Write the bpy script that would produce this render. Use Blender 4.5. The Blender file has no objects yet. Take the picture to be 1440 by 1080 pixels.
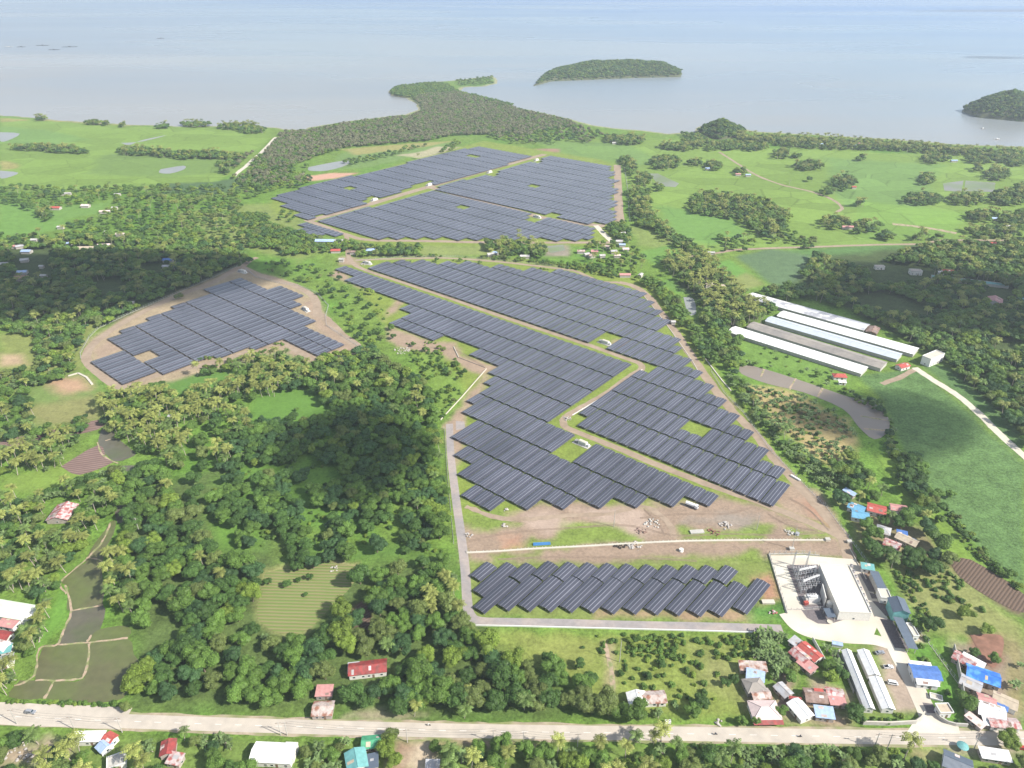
import bpy, math, random
import numpy as np
from mathutils import Vector, Matrix
from mathutils.geometry import tessellate_polygon

# ------------------------------------------------------------------ camera, light, air
H = 290.0                       # flying height of the camera above the plain, metres
F = 1040.0                      # focal length in pixels of the 1440 wide photograph
P = math.atan(585.0 / F)        # pitch below the horizon
SUN_EL, SUN_AZ = 40.0, -24.0    # azimuth of the sun measured from +X towards +Y
sc = bpy.context.scene
C = sc.collection
cd = bpy.data.cameras.new('camera'); cam = bpy.data.objects.new('camera', cd); C.objects.link(cam)
cam.location = (0, 0, H); cam.rotation_euler = (math.pi / 2 - P, 0, 0)
cd.sensor_width = 36.0; cd.lens = 36.0 * F / 1440.0; cd.clip_start = 1.0; cd.clip_end = 60000.0
sc.camera = cam
w = bpy.data.worlds.new("World"); sc.world = w; w.use_nodes = True
nt = w.node_tree; bg = nt.nodes['Background']
sky = nt.nodes.new('ShaderNodeTexSky'); sky.sky_type = 'NISHITA'; sky.sun_disc = False
sky.sun_elevation = math.radians(SUN_EL)
sky.sun_rotation = math.radians(90 - SUN_AZ)
sky.dust_density = 0.5; sky.air_density = 1.0; sky.ozone_density = 1.5
# broken cloud in the sky (mirrored by the bay)
tc = nt.nodes.new('ShaderNodeTexCoord'); mp = nt.nodes.new('ShaderNodeMapping'); mp.inputs['Scale'].default_value = (1.6, 1.6, 5.0); mp.inputs['Location'].default_value = (.35, .1, 0); nt.links.new(tc.outputs['Generated'], mp.inputs[0])
cn = nt.nodes.new('ShaderNodeTexNoise'); cn.inputs['Scale'].default_value = 1.5; cn.inputs['Detail'].default_value = 5; nt.links.new(mp.outputs[0], cn.inputs['Vector'])
cr = nt.nodes.new('ShaderNodeMapRange'); cr.inputs[1].default_value = .42; cr.inputs[2].default_value = .62; cr.inputs[4].default_value = .75; nt.links.new(cn.outputs[0], cr.inputs[0])
cmx = nt.nodes.new('ShaderNodeMix'); cmx.data_type = 'RGBA'; cmx.inputs[7].default_value = (6.6, 6.8, 7.2, 1); nt.links.new(cr.outputs[0], cmx.inputs[0]); nt.links.new(sky.outputs[0], cmx.inputs[6])
nt.links.new(cmx.outputs[2], bg.inputs[0]); bg.inputs[1].default_value = 0.095
sl = bpy.data.lights.new('sun', 'SUN'); sl.energy = 5.0; sl.angle = math.radians(0.5); sl.color = (1.0, 0.955, 0.88)
so = bpy.data.objects.new('sun', sl); C.objects.link(so)
el, az = math.radians(SUN_EL), math.radians(SUN_AZ)
SD = Vector((math.cos(el) * math.cos(az), math.cos(el) * math.sin(az), math.sin(el)))
so.rotation_euler = SD.to_track_quat('Z', 'Y').to_euler()
sc.view_settings.view_transform = 'Standard'; sc.view_settings.look = 'None'
sc.view_settings.gamma = 1.0; sc.view_settings.exposure = 0.80
sc.cycles.max_bounces = 5; sc.cycles.diffuse_bounces = 2; sc.cycles.glossy_bounces = 2
sc.cycles.transmission_bounces = 2; sc.cycles.transparent_max_bounces = 12; sc.cycles.volume_bounces = 0
sc.cycles.caustics_reflective = False; sc.cycles.caustics_refractive = False

R = random.Random(7)
NR = np.random.default_rng(5)

def G(x, y, z=0.0):
    """point of the plain (height z) seen at pixel x, y of the survey photograph"""
    a = (x - 720) / F; b = (y - 540) / F
    dy = math.cos(P) - b * math.sin(P); dz = -math.sin(P) - b * math.cos(P)
    t = (z - H) / dz
    return (a * t, dy * t)
def PX(X, Y, Z=0.0):
    dz = Z - H
    zc = Y * math.cos(P) - dz * math.sin(P); yc = Y * math.sin(P) + dz * math.cos(P)
    return (720 + F * X / zc, 540 - F * yc / zc)

# ------------------------------------------------------------------ helpers
def tag(o, label=None, cat=None, group=None, kind=None):
    if label: o['label'] = label
    if cat: o['category'] = cat
    if group: o['group'] = group
    if kind: o['kind'] = kind
    return o

class MB:
    def __init__(s): s.v = []; s.f = []; s.m = []; s.uv = {}
    def add(s, vs, fs, mi=0):
        n = len(s.v); s.v += [tuple(q) for q in vs]; s.f += [tuple(i + n for i in f) for f in fs]; s.m += [mi] * len(fs)
        return s
    def box(s, x0, y0, z0, x1, y1, z1, mi=0):
        vs = [(x0,y0,z0),(x1,y0,z0),(x1,y1,z0),(x0,y1,z0),(x0,y0,z1),(x1,y0,z1),(x1,y1,z1),(x0,y1,z1)]
        return s.add(vs, [(3,2,1,0),(4,5,6,7),(0,1,5,4),(1,2,6,5),(2,3,7,6),(3,0,4,7)], mi)
    def bar(s, a, b, r, n=6, r2=None, mi=0):
        a = Vector(a); b = Vector(b); d = (b - a)
        if d.length < 1e-6: return s
        q = d.to_track_quat('Z', 'Y'); r2 = r if r2 is None else r2
        vs = []
        for P0, rr in ((a, r), (b, r2)):
            for k in range(n):
                t = 2 * math.pi * k / n
                vs.append(P0 + q @ Vector((rr * math.cos(t), rr * math.sin(t), 0)))
        fs = [(k, (k + 1) % n, n + (k + 1) % n, n + k) for k in range(n)] + [tuple(range(n - 1, -1, -1)), tuple(range(n, 2 * n))]
        return s.add(vs, fs, mi)
    def lathe(s, c, prof, n=10, mi=0):
        vs = []; fs = []
        for (r, z) in prof:
            for k in range(n):
                t = 2 * math.pi * k / n; vs.append((c[0] + r * math.cos(t), c[1] + r * math.sin(t), c[2] + z))
        for j in range(len(prof) - 1):
            for k in range(n):
                fs.append((j*n+k, j*n+(k+1)%n, (j+1)*n+(k+1)%n, (j+1)*n+k))
        fs.append(tuple(range(n - 1, -1, -1))); fs.append(tuple(range((len(prof)-1)*n, len(prof)*n)))
        return s.add(vs, fs, mi)
    def prism(s, prof, y0, y1, mi=0):
        """profile in x,z extruded along y"""
        n = len(prof)
        vs = [(p[0], y0, p[1]) for p in prof] + [(p[0], y1, p[1]) for p in prof]
        fs = [(k, (k+1) % n, n + (k+1) % n, n + k) for k in range(n)] + [tuple(range(n-1, -1, -1)), tuple(range(n, 2*n))]
        return s.add(vs, fs, mi)
    def mesh(s, name, mats, smooth=False):
        me = bpy.data.meshes.new(name)
        me.from_pydata(s.v, [], s.f)
        for m in (mats if isinstance(mats, (list, tuple)) else [mats]): me.materials.append(m)
        if any(s.m): me.polygons.foreach_set('material_index', s.m)
        if smooth: me.polygons.foreach_set('use_smooth', [True] * len(me.polygons))
        me.update(); return me
    def build(s, name, mats, parent=None, smooth=False):
        return link(name, s.mesh(name, mats, smooth), parent)

def link(name, me, parent=None):
    o = bpy.data.objects.new(name, me); C.objects.link(o)
    if parent: o.parent = parent
    return o
def empty(name, loc, rz=0.0):
    o = bpy.data.objects.new(name, None); C.objects.link(o)
    o.location = loc if len(loc) == 3 else (loc[0], loc[1], 0.0); o.rotation_euler = (0, 0, rz); o.empty_display_size = 1
    return o
def copy_tree(o, kids, parent=None):
    c = o.copy(); C.objects.link(c)
    if parent: c.parent = parent
    for ch in kids.get(o.name, []): copy_tree(ch, kids, c)
    return c
ORD = ['first','second','third','fourth','fifth','sixth','seventh','eighth','ninth','tenth','eleventh','twelfth','thirteenth','fourteenth','fifteenth','sixteenth','seventeenth','eighteenth','nineteenth','twentieth']
TENS = {2:'twent', 3:'thirt', 4:'fort', 5:'fift', 6:'sixt', 7:'sevent', 8:'eight', 9:'ninet'}
def ordn(i):
    if i < 20: return ORD[i]
    t, u = divmod(i + 1, 10)
    return TENS[t] + ('ieth' if u == 0 else 'y-' + ORD[u - 1])

# ------------------------------------------------------------------ materials
def lin(r, g, b):
    f = lambda c: (c / 255) / 12.92 if c / 255 <= 0.04045 else ((c / 255 + 0.055) / 1.055) ** 2.4
    return (f(r), f(g), f(b))
def newmat(name):
    m = bpy.data.materials.new(name); m.use_nodes = True
    return m, m.node_tree, m.node_tree.nodes['Principled BSDF']
def mat(name, col, rough=0.8, var=0.15, scale=1.0, metal=0.0, spec=0.3, col2=None, mixscale=0.3, thr=(0.45, 0.6), bump=0.0, corr=0.0):
    """plain procedural surface: colour, noise variation, optional second colour in patches, optional corrugation"""
    m, t, b = newmat(name); L = t.links.new
    tc = t.nodes.new('ShaderNodeTexCoord')
    n = t.nodes.new('ShaderNodeTexNoise'); n.inputs['Scale'].default_value = scale; n.inputs['Detail'].default_value = 5
    L(tc.outputs['Object'], n.inputs['Vector'])
    mr = t.nodes.new('ShaderNodeMapRange'); mr.inputs[1].default_value = 0.3; mr.inputs[2].default_value = 0.7
    mr.inputs[3].default_value = 1 - var; mr.inputs[4].default_value = 1 + var
    L(n.outputs[0], mr.inputs[0])
    mx = t.nodes.new('ShaderNodeMix'); mx.data_type = 'RGBA'
    mx.inputs[6].default_value = (*col, 1); mx.inputs[7].default_value = (*(col2 or col), 1)
    if col2:
        n2 = t.nodes.new('ShaderNodeTexNoise'); n2.inputs['Scale'].default_value = mixscale; n2.inputs['Detail'].default_value = 6
        L(tc.outputs['Object'], n2.inputs['Vector'])
        r2 = t.nodes.new('ShaderNodeMapRange'); r2.inputs[1].default_value = thr[0]; r2.inputs[2].default_value = thr[1]
        L(n2.outputs[0], r2.inputs[0]); L(r2.outputs[0], mx.inputs[0])
    else: mx.inputs[0].default_value = 0
    vm = t.nodes.new('ShaderNodeVectorMath'); vm.operation = 'SCALE'
    L(mx.outputs[2], vm.inputs[0]); L(mr.outputs[0], vm.inputs['Scale']); L(vm.outputs[0], b.inputs['Base Color'])
    b.inputs['Roughness'].default_value = rough; b.inputs['Metallic'].default_value = metal
    b.inputs['Specular IOR Level'].default_value = spec
    if bump or corr:
        bp = t.nodes.new('ShaderNodeBump'); bp.inputs['Strength'].default_value = bump or 0.5; bp.inputs['Distance'].default_value = 0.1
        if corr:
            wv = t.nodes.new('ShaderNodeTexWave'); wv.inputs['Scale'].default_value = corr; wv.bands_direction = 'X'
            L(tc.outputs['Object'], wv.inputs['Vector']); L(wv.outputs['Fac'], bp.inputs['Height'])
        else: L(n.outputs[0], bp.inputs['Height'])
        L(bp.outputs[0], b.inputs['Normal'])
    return m

M = {}
M['white'] = mat('white_paint', (.68,.67,.64), .6, .06)
M['roofcream'] = mat('stained_cream_roof', (.60,.56,.47), .85, .08, .1, col2=(.46,.40,.32), mixscale=.05, thr=(.52,.66))
M['cream'] = mat('cream_concrete', (.50,.46,.38), .85, .08, .2)
M['plaster'] = mat('pale_plaster', (.62,.60,.55), .85, .1)
M['conc'] = mat('grey_concrete', (.42,.40,.36), .85, .12, .5)
M['steel'] = mat('galvanised_steel', (.42,.43,.44), .45, .1, 2, metal=.4)
M['dsteel'] = mat('dark_steel', (.10,.10,.11), .5, .1)
M['porc'] = mat('grey_porcelain', (.38,.36,.36), .3, .1)
M['dark'] = mat('dark_opening', (.03,.03,.035), .4, .1)
M['glass'] = mat('window_glass', (.03,.045,.055), .08, .05, spec=.8)
M['wood'] = mat('weathered_wood', (.19,.13,.09), .85, .25, 2)
M['brick'] = mat('bare_block_wall', (.36,.31,.27), .9, .15, 1)
M['red'] = mat('red_painted_sheet', (.42,.09,.07), .5, .2, .8, corr=1.2)
M['maroon'] = mat('maroon_roof_sheet', (.30,.055,.05), .5, .25, .6, corr=1.2, col2=(.22,.07,.06), mixscale=.4)
M['pinkroof'] = mat('faded_pink_roof_sheet', (.48,.24,.22), .6, .15, .6, corr=1.2)
M['paleroof'] = mat('pale_pinkish_roof_sheet', (.66,.52,.48), .5, .1, .6, corr=1.2)
M['rust'] = mat('rusted_roof_sheet', (.46,.38,.34), .7, .25, .8, corr=1.2, col2=(.24,.11,.07), mixscale=.35)
M['rustred'] = mat('red_and_white_worn_sheet', (.50,.42,.40), .65, .2, .8, corr=1.2, col2=(.33,.09,.08), mixscale=.45, thr=(.42,.58))
M['brown'] = mat('brown_roof_sheet', (.27,.19,.16), .7, .2, .8, corr=1.2, col2=(.19,.12,.09))
M['greyroof'] = mat('grey_roof_sheet', (.42,.42,.43), .5, .15, .6, corr=1.2, col2=(.33,.30,.28), mixscale=.3)
M['whiteroof'] = mat('white_roof_sheet', (.74,.73,.70), .5, .10, .5, corr=1.0)
M['blueroof'] = mat('blue_roof_sheet', (.08,.17,.42), .5, .2, .6, corr=1.2)
M['paleblue'] = mat('pale_blue_roof_sheet', (.34,.44,.60), .5, .15, .6, corr=1.2)
M['cyanroof'] = mat('cyan_blue_roof_sheet', (.13,.33,.48), .5, .15, .6, corr=1.2)
M['greenroof'] = mat('green_roof_sheet', (.07,.30,.16), .5, .2, .6, corr=1.2)
M['tealroof'] = mat('teal_roof_sheet', (.15,.36,.35), .5, .15, .6, corr=1.2)
M['palegreen'] = mat('pale_green_roof_sheet', (.60,.68,.52), .5, .06, .6, corr=1.0)
M['slate'] = mat('blue_grey_roof_sheet', (.10,.125,.16), .4, .08, .5, corr=.8)
M['tanroof'] = mat('tan_roof_sheet', (.46,.38,.28), .7, .15, .5, corr=1.0)
M['greytan'] = mat('weathered_grey_tan_roof', (.30,.27,.235), .8, .12, .3, corr=1.0, col2=(.24,.22,.20), mixscale=.08)
M['patchwhite'] = mat('patched_white_roof', (.66,.65,.64), .6, .1, .3, corr=1.0, col2=(.36,.36,.38), mixscale=.12, thr=(.52,.6))
M['tarp'] = mat('blue_tarpaulin', (.04,.16,.55), .4, .2, .4, col2=(.10,.30,.65), mixscale=.3)
M['car_white'] = mat('white_car_paint', (.75,.75,.75), .25, .02)
M['car_silver'] = mat('silver_car_paint', (.42,.43,.45), .3, .02, metal=.5)
M['car_red'] = mat('red_car_paint', (.40,.03,.03), .25, .02)
M['car_black'] = mat('black_car_paint', (.03,.03,.035), .25, .02)
M['rubber'] = mat('black_rubber', (.025,.025,.025), .8, .1)
M['skin'] = mat('brown_skin', (.32,.19,.13), .6, .05)
M['cloth'] = mat('dark_clothing', (.06,.07,.10), .9, .1)
M['rock'] = mat('pale_rubble_stone', (.40,.365,.33), .9, .2, 2)
M['bark'] = mat('grey_brown_bark', (.17,.13,.10), .9, .2, 3)
M['palmbark'] = mat('pale_palm_trunk', (.36,.31,.26), .9, .15, 3)
M['tankblue'] = mat('blue_tank_plastic', (.06,.20,.42), .4, .1)
M['gravel'] = mat('dark_gravel', (.145,.125,.125), .95, .25, 1.2, bump=.3)
M['highway'] = mat('pale_concrete_roadway', (.47,.415,.345), .85, .07, .25, col2=(.40,.355,.30), mixscale=.12, thr=(.4,.7))  # pale concrete tone with slightly darker patches
M['shoulder'] = mat('sandy_verge', (.34,.28,.20), .95, .2, .4, col2=(.20,.215,.09), mixscale=.1)
M['asphalt'] = mat('worn_lavender_asphalt', (.27,.245,.235), .9, .1, .4, col2=(.33,.28,.25), mixscale=.06)
M['dirtroad'] = mat('compacted_dirt_road', (.31,.238,.172), .95, .12, .3, col2=(.265,.20,.14), mixscale=.07, thr=(.4,.65))
M['padconc'] = mat('bright_concrete_yard', (.56,.52,.43), .85, .06, .2, col2=(.48,.42,.34), mixscale=.05)
M['whiteline'] = mat('white_road_paint', (.72,.70,.66), .7, .12, 2)
M['track'] = mat('pale_farm_track', (.52,.47,.38), .95, .1, .3)
M['mudwater'] = mat('muddy_pond_water', (.215,.178,.14), .4, .06, .05, spec=.5)
M['paddywater'] = mat('flooded_green_paddy', (.105,.105,.048), .45, .12, .25, spec=.3, col2=(.105,.13,.04), mixscale=.04, thr=(.4,.65))
M['paddywater2'] = mat('flooded_grey_paddy', (.105,.098,.068), .4, .1, .25, spec=.3, col2=(.09,.10,.05), mixscale=.05)
M['bund'] = mat('earth_bund', (.36,.27,.19), .95, .15, .6, col2=(.20,.22,.09), mixscale=.25)
def rowmat(name, c1, c2, per, ang, rough=.95):
    m, t, b = newmat(name); L = t.links.new; ge = t.nodes.new('ShaderNodeNewGeometry')
    mp = t.nodes.new('ShaderNodeMapping'); mp.inputs['Rotation'].default_value = (0, 0, math.radians(ang)); L(ge.outputs['Position'], mp.inputs['Vector'])
    wv = t.nodes.new('ShaderNodeTexWave'); wv.bands_direction = 'Y'; wv.inputs['Scale'].default_value = .314 / per; wv.inputs['Distortion'].default_value = 1.2; wv.inputs['Detail'].default_value = 3; wv.inputs['Detail Scale'].default_value = .6; L(mp.outputs[0], wv.inputs['Vector'])
    n = t.nodes.new('ShaderNodeTexNoise'); n.inputs['Scale'].default_value = .09; n.inputs['Detail'].default_value = 5; L(ge.outputs['Position'], n.inputs['Vector'])
    a = t.nodes.new('ShaderNodeMath'); a.operation = 'ADD'; L(wv.outputs['Fac'], a.inputs[0]); L(n.outputs[0], a.inputs[1])
    r = t.nodes.new('ShaderNodeMapRange'); r.inputs[1].default_value = .55; r.inputs[2].default_value = 1.35; L(a.outputs[0], r.inputs[0])
    mx = t.nodes.new('ShaderNodeMix'); mx.data_type = 'RGBA'; mx.inputs[6].default_value = (*c1, 1); mx.inputs[7].default_value = (*c2, 1); L(r.outputs[0], mx.inputs[0]); L(mx.outputs[2], b.inputs['Base Color'])
    b.inputs['Roughness'].default_value = rough; b.inputs['Specular IOR Level'].default_value = .1
    bp = t.nodes.new('ShaderNodeBump'); bp.inputs['Strength'].default_value = .6; bp.inputs['Distance'].default_value = .3; L(wv.outputs['Fac'], bp.inputs['Height']); L(bp.outputs[0], b.inputs['Normal'])
    return m
M['maize'] = rowmat('maize_rows', (.225,.205,.095), (.145,.195,.055), 2.2, 2)
M['furrow'] = rowmat('purple_furrows', (.24,.165,.14), (.15,.10,.085), 2.0, 12)
M['furrow2'] = rowmat('dark_furrows', (.15,.105,.078), (.105,.075,.055), 1.7, -42)
M['plough'] = mat('ploughed_purple_soil', (.20,.135,.115), .95, .2, .3, col2=(.15,.10,.08), mixscale=.1)
M['redsoil'] = mat('ploughed_red_soil', (.24,.125,.085), .95, .2, .3, col2=(.17,.09,.06), mixscale=.1)
M['greyplot'] = mat('flooded_grey_plot', (.21,.215,.185), .5, .12, .04, col2=(.15,.19,.09), mixscale=.02)
M['greywater'] = mat('shallow_grey_water', (.24,.25,.235), .4, .06, .03, spec=.4)

def leafmat(name, col, hue=(.8, 1.25)):
    m, t, b = newmat(name); L = t.links.new
    at = t.nodes.new('ShaderNodeAttribute'); at.attribute_name = 'rnd'
    oi = t.nodes.new('ShaderNodeObjectInfo')
    r1 = t.nodes.new('ShaderNodeMapRange'); r1.inputs[3].default_value = .5; r1.inputs[4].default_value = 1.5
    L(at.outputs['Fac'], r1.inputs[0])
    r2 = t.nodes.new('ShaderNodeMapRange'); r2.inputs[3].default_value = hue[0]; r2.inputs[4].default_value = hue[1]
    L(oi.outputs['Random'], r2.inputs[0])
    mu = t.nodes.new('ShaderNodeMath'); mu.operation = 'MULTIPLY'; L(r1.outputs[0], mu.inputs[0]); L(r2.outputs[0], mu.inputs[1])
    vm = t.nodes.new('ShaderNodeVectorMath'); vm.operation = 'SCALE'; vm.inputs[0].default_value = col
    L(mu.outputs[0], vm.inputs['Scale'])
    L(vm.outputs[0], b.inputs['Base Color']); b.inputs['Roughness'].default_value = .55; b.inputs['Specular IOR Level'].default_value = .25
    tr = t.nodes.new('ShaderNodeBsdfTranslucent'); L(vm.outputs[0], tr.inputs['Color'])
    ms = t.nodes.new('ShaderNodeMixShader'); ms.inputs[0].default_value = .22
    L(b.outputs[0], ms.inputs[1]); L(tr.outputs[0], ms.inputs[2]); L(ms.outputs[0], t.nodes['Material Output'].inputs[0])
    return m
LM = {'dark': leafmat('dark_green_leaves', (.072,.140,.030)), 'deep': leafmat('deep_bluish_green_leaves', (.060,.125,.040)),
      'mid': leafmat('mid_green_leaves', (.120,.210,.038)), 'bright': leafmat('bright_yellow_green_leaves', (.185,.265,.040)),
      'olive': leafmat('olive_green_leaves', (.145,.190,.050)), 'palm': leafmat('coconut_palm_fronds', (.215,.240,.060)),
      'palmg': leafmat('green_palm_fronds', (.13,.195,.050)), 'grey': leafmat('grey_green_mangrove_leaves', (.185,.190,.100), (.75,1.3)),
      'banana': leafmat('banana_leaves', (.14,.205,.07))}

# ------------------------------------------------------------------ terrain: one fan-shaped sheet of land, tinted by what grows or lies on it
def vn(x, y, s, seed=0):
    """smooth value noise 0..1, feature size s metres"""
    X = x / s + seed * 17.3; Y = y / s - seed * 9.1
    xi = np.floor(X).astype(np.int64); yi = np.floor(Y).astype(np.int64); fx = X - xi; fy = Y - yi
    fx = fx * fx * (3 - 2 * fx); fy = fy * fy * (3 - 2 * fy)
    def h(a, b):
        n = (a * 374761393 + b * 668265263 + seed * 1442695) & 0x7fffffff
        n = ((n ^ (n >> 13)) * 1274126177) & 0x7fffffff
        return ((n ^ (n >> 16)) & 0xffff) / 65535.0
    return (h(xi, yi) * (1 - fx) + h(xi + 1, yi) * fx) * (1 - fy) + (h(xi, yi + 1) * (1 - fx) + h(xi + 1, yi + 1) * fx) * fy
def fbm(x, y, s, seed=0): return .5 * vn(x, y, s, seed) + .3 * vn(x, y, s / 2.3, seed + 1) + .2 * vn(x, y, s / 5.1, seed + 2)
def sdist(x, y, poly):
    """signed distance, positive inside"""
    d = np.full(x.shape, 1e9); ins = np.zeros(x.shape, bool); n = len(poly)
    for i in range(n):
        ax, ay = poly[i]; bx, by = poly[(i + 1) % n]
        ex, ey = bx - ax, by - ay; L2 = ex * ex + ey * ey + 1e-9
        t = np.clip(((x - ax) * ex + (y - ay) * ey) / L2, 0, 1)
        d = np.minimum(d, np.hypot(x - ax - t * ex, y - ay - t * ey))
        c = ((ay > y) != (by > y)) & (x < (bx - ax) * (y - ay) / (by - ay + 1e-12) + ax)
        ins ^= c
    return np.where(ins, d, -d)
def gp(pts, z=0): return [G(x, y, z) for x, y in pts]
COAST = [(0,162),(60,167),(180,176),(300,178),(370,178),(400,182),(433,184),(437,179),(480,172),(530,166),(575,161),(591,154),(588,146),(575,138),(552,134),(549,129),(556,123),(600,116),(640,113),(690,107),(697,117),(680,121),(650,122),(645,127),(665,133),(720,150),(760,158),(800,167),(830,176),(880,182),(940,188),(980,186),(990,176),(1030,178),(1060,185),(1130,189),(1240,195),(1340,203),(1440,207)]
LAND = gp(COAST)
LAND = [(-5200, 1950)] + LAND + [(5200, 1250), (5200, -600), (-5200, -600)]
ys = [60.0]
while ys[-1] < 3300: ys.append(ys[-1] * 1.0062)
ys = np.array(ys); ts = np.linspace(-1.55, 1.55, 690)
YY, TT = np.meshgrid(ys, ts, indexing='ij'); XX = YY * TT
x = XX.ravel(); y = YY.ravel(); NV = len(x)
tint = np.zeros((NV, 3)); veg = np.ones(NV); plot = np.zeros(NV)
GRASS = (.130, .200, .038); LUSH = (.098, .195, .030); RICE = (.158, .240, .050); DRY = (.25, .235, .085); DIRT = (.30, .222, .158)
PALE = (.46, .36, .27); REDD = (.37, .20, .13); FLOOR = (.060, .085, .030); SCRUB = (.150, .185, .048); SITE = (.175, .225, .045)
n1 = fbm(x, y, 90, 1); n2 = fbm(x, y, 22, 4); n3 = fbm(x, y, 7, 8)
mixc = lambda a, b, t: np.array(a)[None, :] * (1 - t[:, None]) + np.array(b)[None, :] * t[:, None]
tint[:] = mixc(GRASS, LUSH, np.clip((n1 - .35) * 2.5, 0, 1))
def paint(pts, col, soft=2.0, rag=6.0, rs=14.0, v=1.0, pl=0.0, a=1.0, seed=3, world=False):
    poly = pts if world else gp(pts)
    px = [p[0] for p in poly]; py = [p[1] for p in poly]; m = soft + rag + 2
    idx = np.nonzero((x > min(px) - m) & (x < max(px) + m) & (y > min(py) - m) & (y < max(py) + m))[0]
    if not len(idx): return
    X, Y = x[idx], y[idx]
    d = sdist(X, Y, poly) + (fbm(X, Y, rs, seed) - .5) * 2 * rag
    t = np.clip(d / soft * .5 + .5, 0, 1) * a
    tint[idx] = tint[idx] * (1 - t[:, None]) + np.array(col)[None, :] * t[:, None]
    veg[idx] = veg[idx] * (1 - t) + v * t; plot[idx] = plot[idx] * (1 - t) + pl * t
def line(pts, width):
    """ground polygon around a pixel polyline, width in metres"""
    p = [Vector(G(*q)) for q in pts]; l = []; r = []
    for i in range(len(p)):
        a = p[max(0, i - 1)]; b = p[min(len(p) - 1, i + 1)]; d = (b - a).normalized(); nrm = Vector((-d.y, d.x)) * (width / 2)
        l.append(tuple(p[i] + nrm)); r.append(tuple(p[i] - nrm))
    return l + r[::-1]
# rice plains by the sea
paint([(0,164),(180,178),(380,181),(378,195),(335,240),(300,258),(230,268),(0,270)], RICE, 4, 6, 40, .25, .7)
paint([(0,178),(60,182),(130,196),(60,205),(0,200)], (.14,.235,.06), 6, 10, 50, .2, .5)
paint([(150,215),(330,222),(320,240),(240,250),(120,245)], (.13,.20,.05), 8, 12, 50, .2, .6)
paint([(880,190),(980,200),(1100,210),(1440,222),(1440,335),(1290,345),(1060,350),(980,352),(930,320),(900,290),(870,250),(780,215),(760,200)], RICE, 4, 8, 40, .25, .85)
paint([(1160,222),(1320,232),(1300,300),(1180,290)], (.135,.225,.06), 10, 16, 60, .2, .8)
paint([(1200,280),(1360,300),(1340,335),(1210,338)], (.15,.25,.05), 8, 12, 50, .2, .8)
paint([(925,290),(1020,300),(1060,330),(1000,345),(950,335)], (.13,.235,.055), 6, 10, 50, .2, .6)
paint([(750,198),(880,200),(940,230),(900,232),(810,222)], (.13,.21,.055), 6, 10, 50, .3, .6)
paint([(745,210),(785,209),(783,218),(752,217)], (.27,.17,.12), 3, 4, 20, .3)
paint([(1210,172),(1230,172),(1230,176),(1210,176)], PALE, 3, 3)
paint([(0,226),(25,230),(26,236),(0,240)], DRY, 4, 5); paint([(0,172),(60,168),(200,178),(0,166)], DRY, 3, 3)
paint([(1012,214),(1100,250),(1150,272),(1190,300)], PALE, 2, 2, a=0.0)
paint([(233,258),(300,256),(330,250),(345,262),(300,275),(235,272)], (.075,.125,.05), 3, 3, 20, .4)
paint([(0,285),(60,285),(100,300),(90,320),(50,330),(0,332)], (.125,.23,.05), 4, 5, 25, .3)
paint([(75,290),(150,285),(160,278),(140,300),(80,310)], (.125,.22,.05), 4, 5, 25, .3)
# hills and pastures around the middle
paint([(240,300),(330,290),(400,285),(440,330),(470,350),(420,370),(330,345),(270,330)], (.17,.215,.06), 6, 10, 40, .6)
paint([(480,215),(600,200),(640,200),(600,215),(520,235),(460,240)], (.135,.21,.06), 4, 5, 30, .4, .2)
paint([(480,210),(560,203),(640,198),(600,206),(500,218)], DRY, 4, 4, 20, .5)
paint([(428,248),(470,243),(505,243),(470,251),(432,255)], (.46,.27,.19), 3, 3, 20, .1)
paint([(560,218),(590,214),(615,206),(650,207),(600,224)], PALE, 3, 4, 20, .3, a=.6)
paint([(500,345),(700,345),(700,358),(600,362),(505,362)], (.19,.23,.07), 4, 5, 30, .5)
paint([(760,345),(800,343),(800,360),(765,360)], (.24,.21,.16), 3, 3, 20, .3)
paint([(810,350),(850,348),(850,362),(812,362)], (.115,.22,.045), 3, 2, 20, .3)
paint([(880,315),(960,340),(950,355),(900,345)], (.17,.22,.06), 5, 6, 25, .6)
paint([(895,355),(950,343),(962,360),(920,372)], (.125,.23,.048), 3, 2, 20, .25)
paint([(930,395),(960,390),(975,412),(950,412)], (.115,.22,.045), 3, 2, 20, .25)
paint([(1000,372),(1025,365),(1058,385),(1030,392),(1005,388)], (.12,.24,.048), 2, 1, 20, .2)
paint([(1020,395),(1050,383),(1078,400),(1050,407),(1030,408)], (.19,.22,.07), 3, 2, 20, .3)
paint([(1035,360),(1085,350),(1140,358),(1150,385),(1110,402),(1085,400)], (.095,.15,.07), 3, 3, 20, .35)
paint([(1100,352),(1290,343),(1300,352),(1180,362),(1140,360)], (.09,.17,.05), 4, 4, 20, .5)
paint([(1215,365),(1245,360),(1260,372),(1230,376)], (.2,.25,.07), 3, 3, 20, .5)
paint([(1225,388),(1265,388),(1263,402),(1235,400)], (.19,.10,.07), 4, 3, 20, .4); paint([(1262,385),(1300,388),(1295,402),(1265,400)], (.27,.27,.10), 4, 4, 20, .4)
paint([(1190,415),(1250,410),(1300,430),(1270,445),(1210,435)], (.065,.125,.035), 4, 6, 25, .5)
paint([(1385,400),(1420,405),(1418,420),(1385,415)], LUSH, 4, 4, 25, .5)
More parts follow.
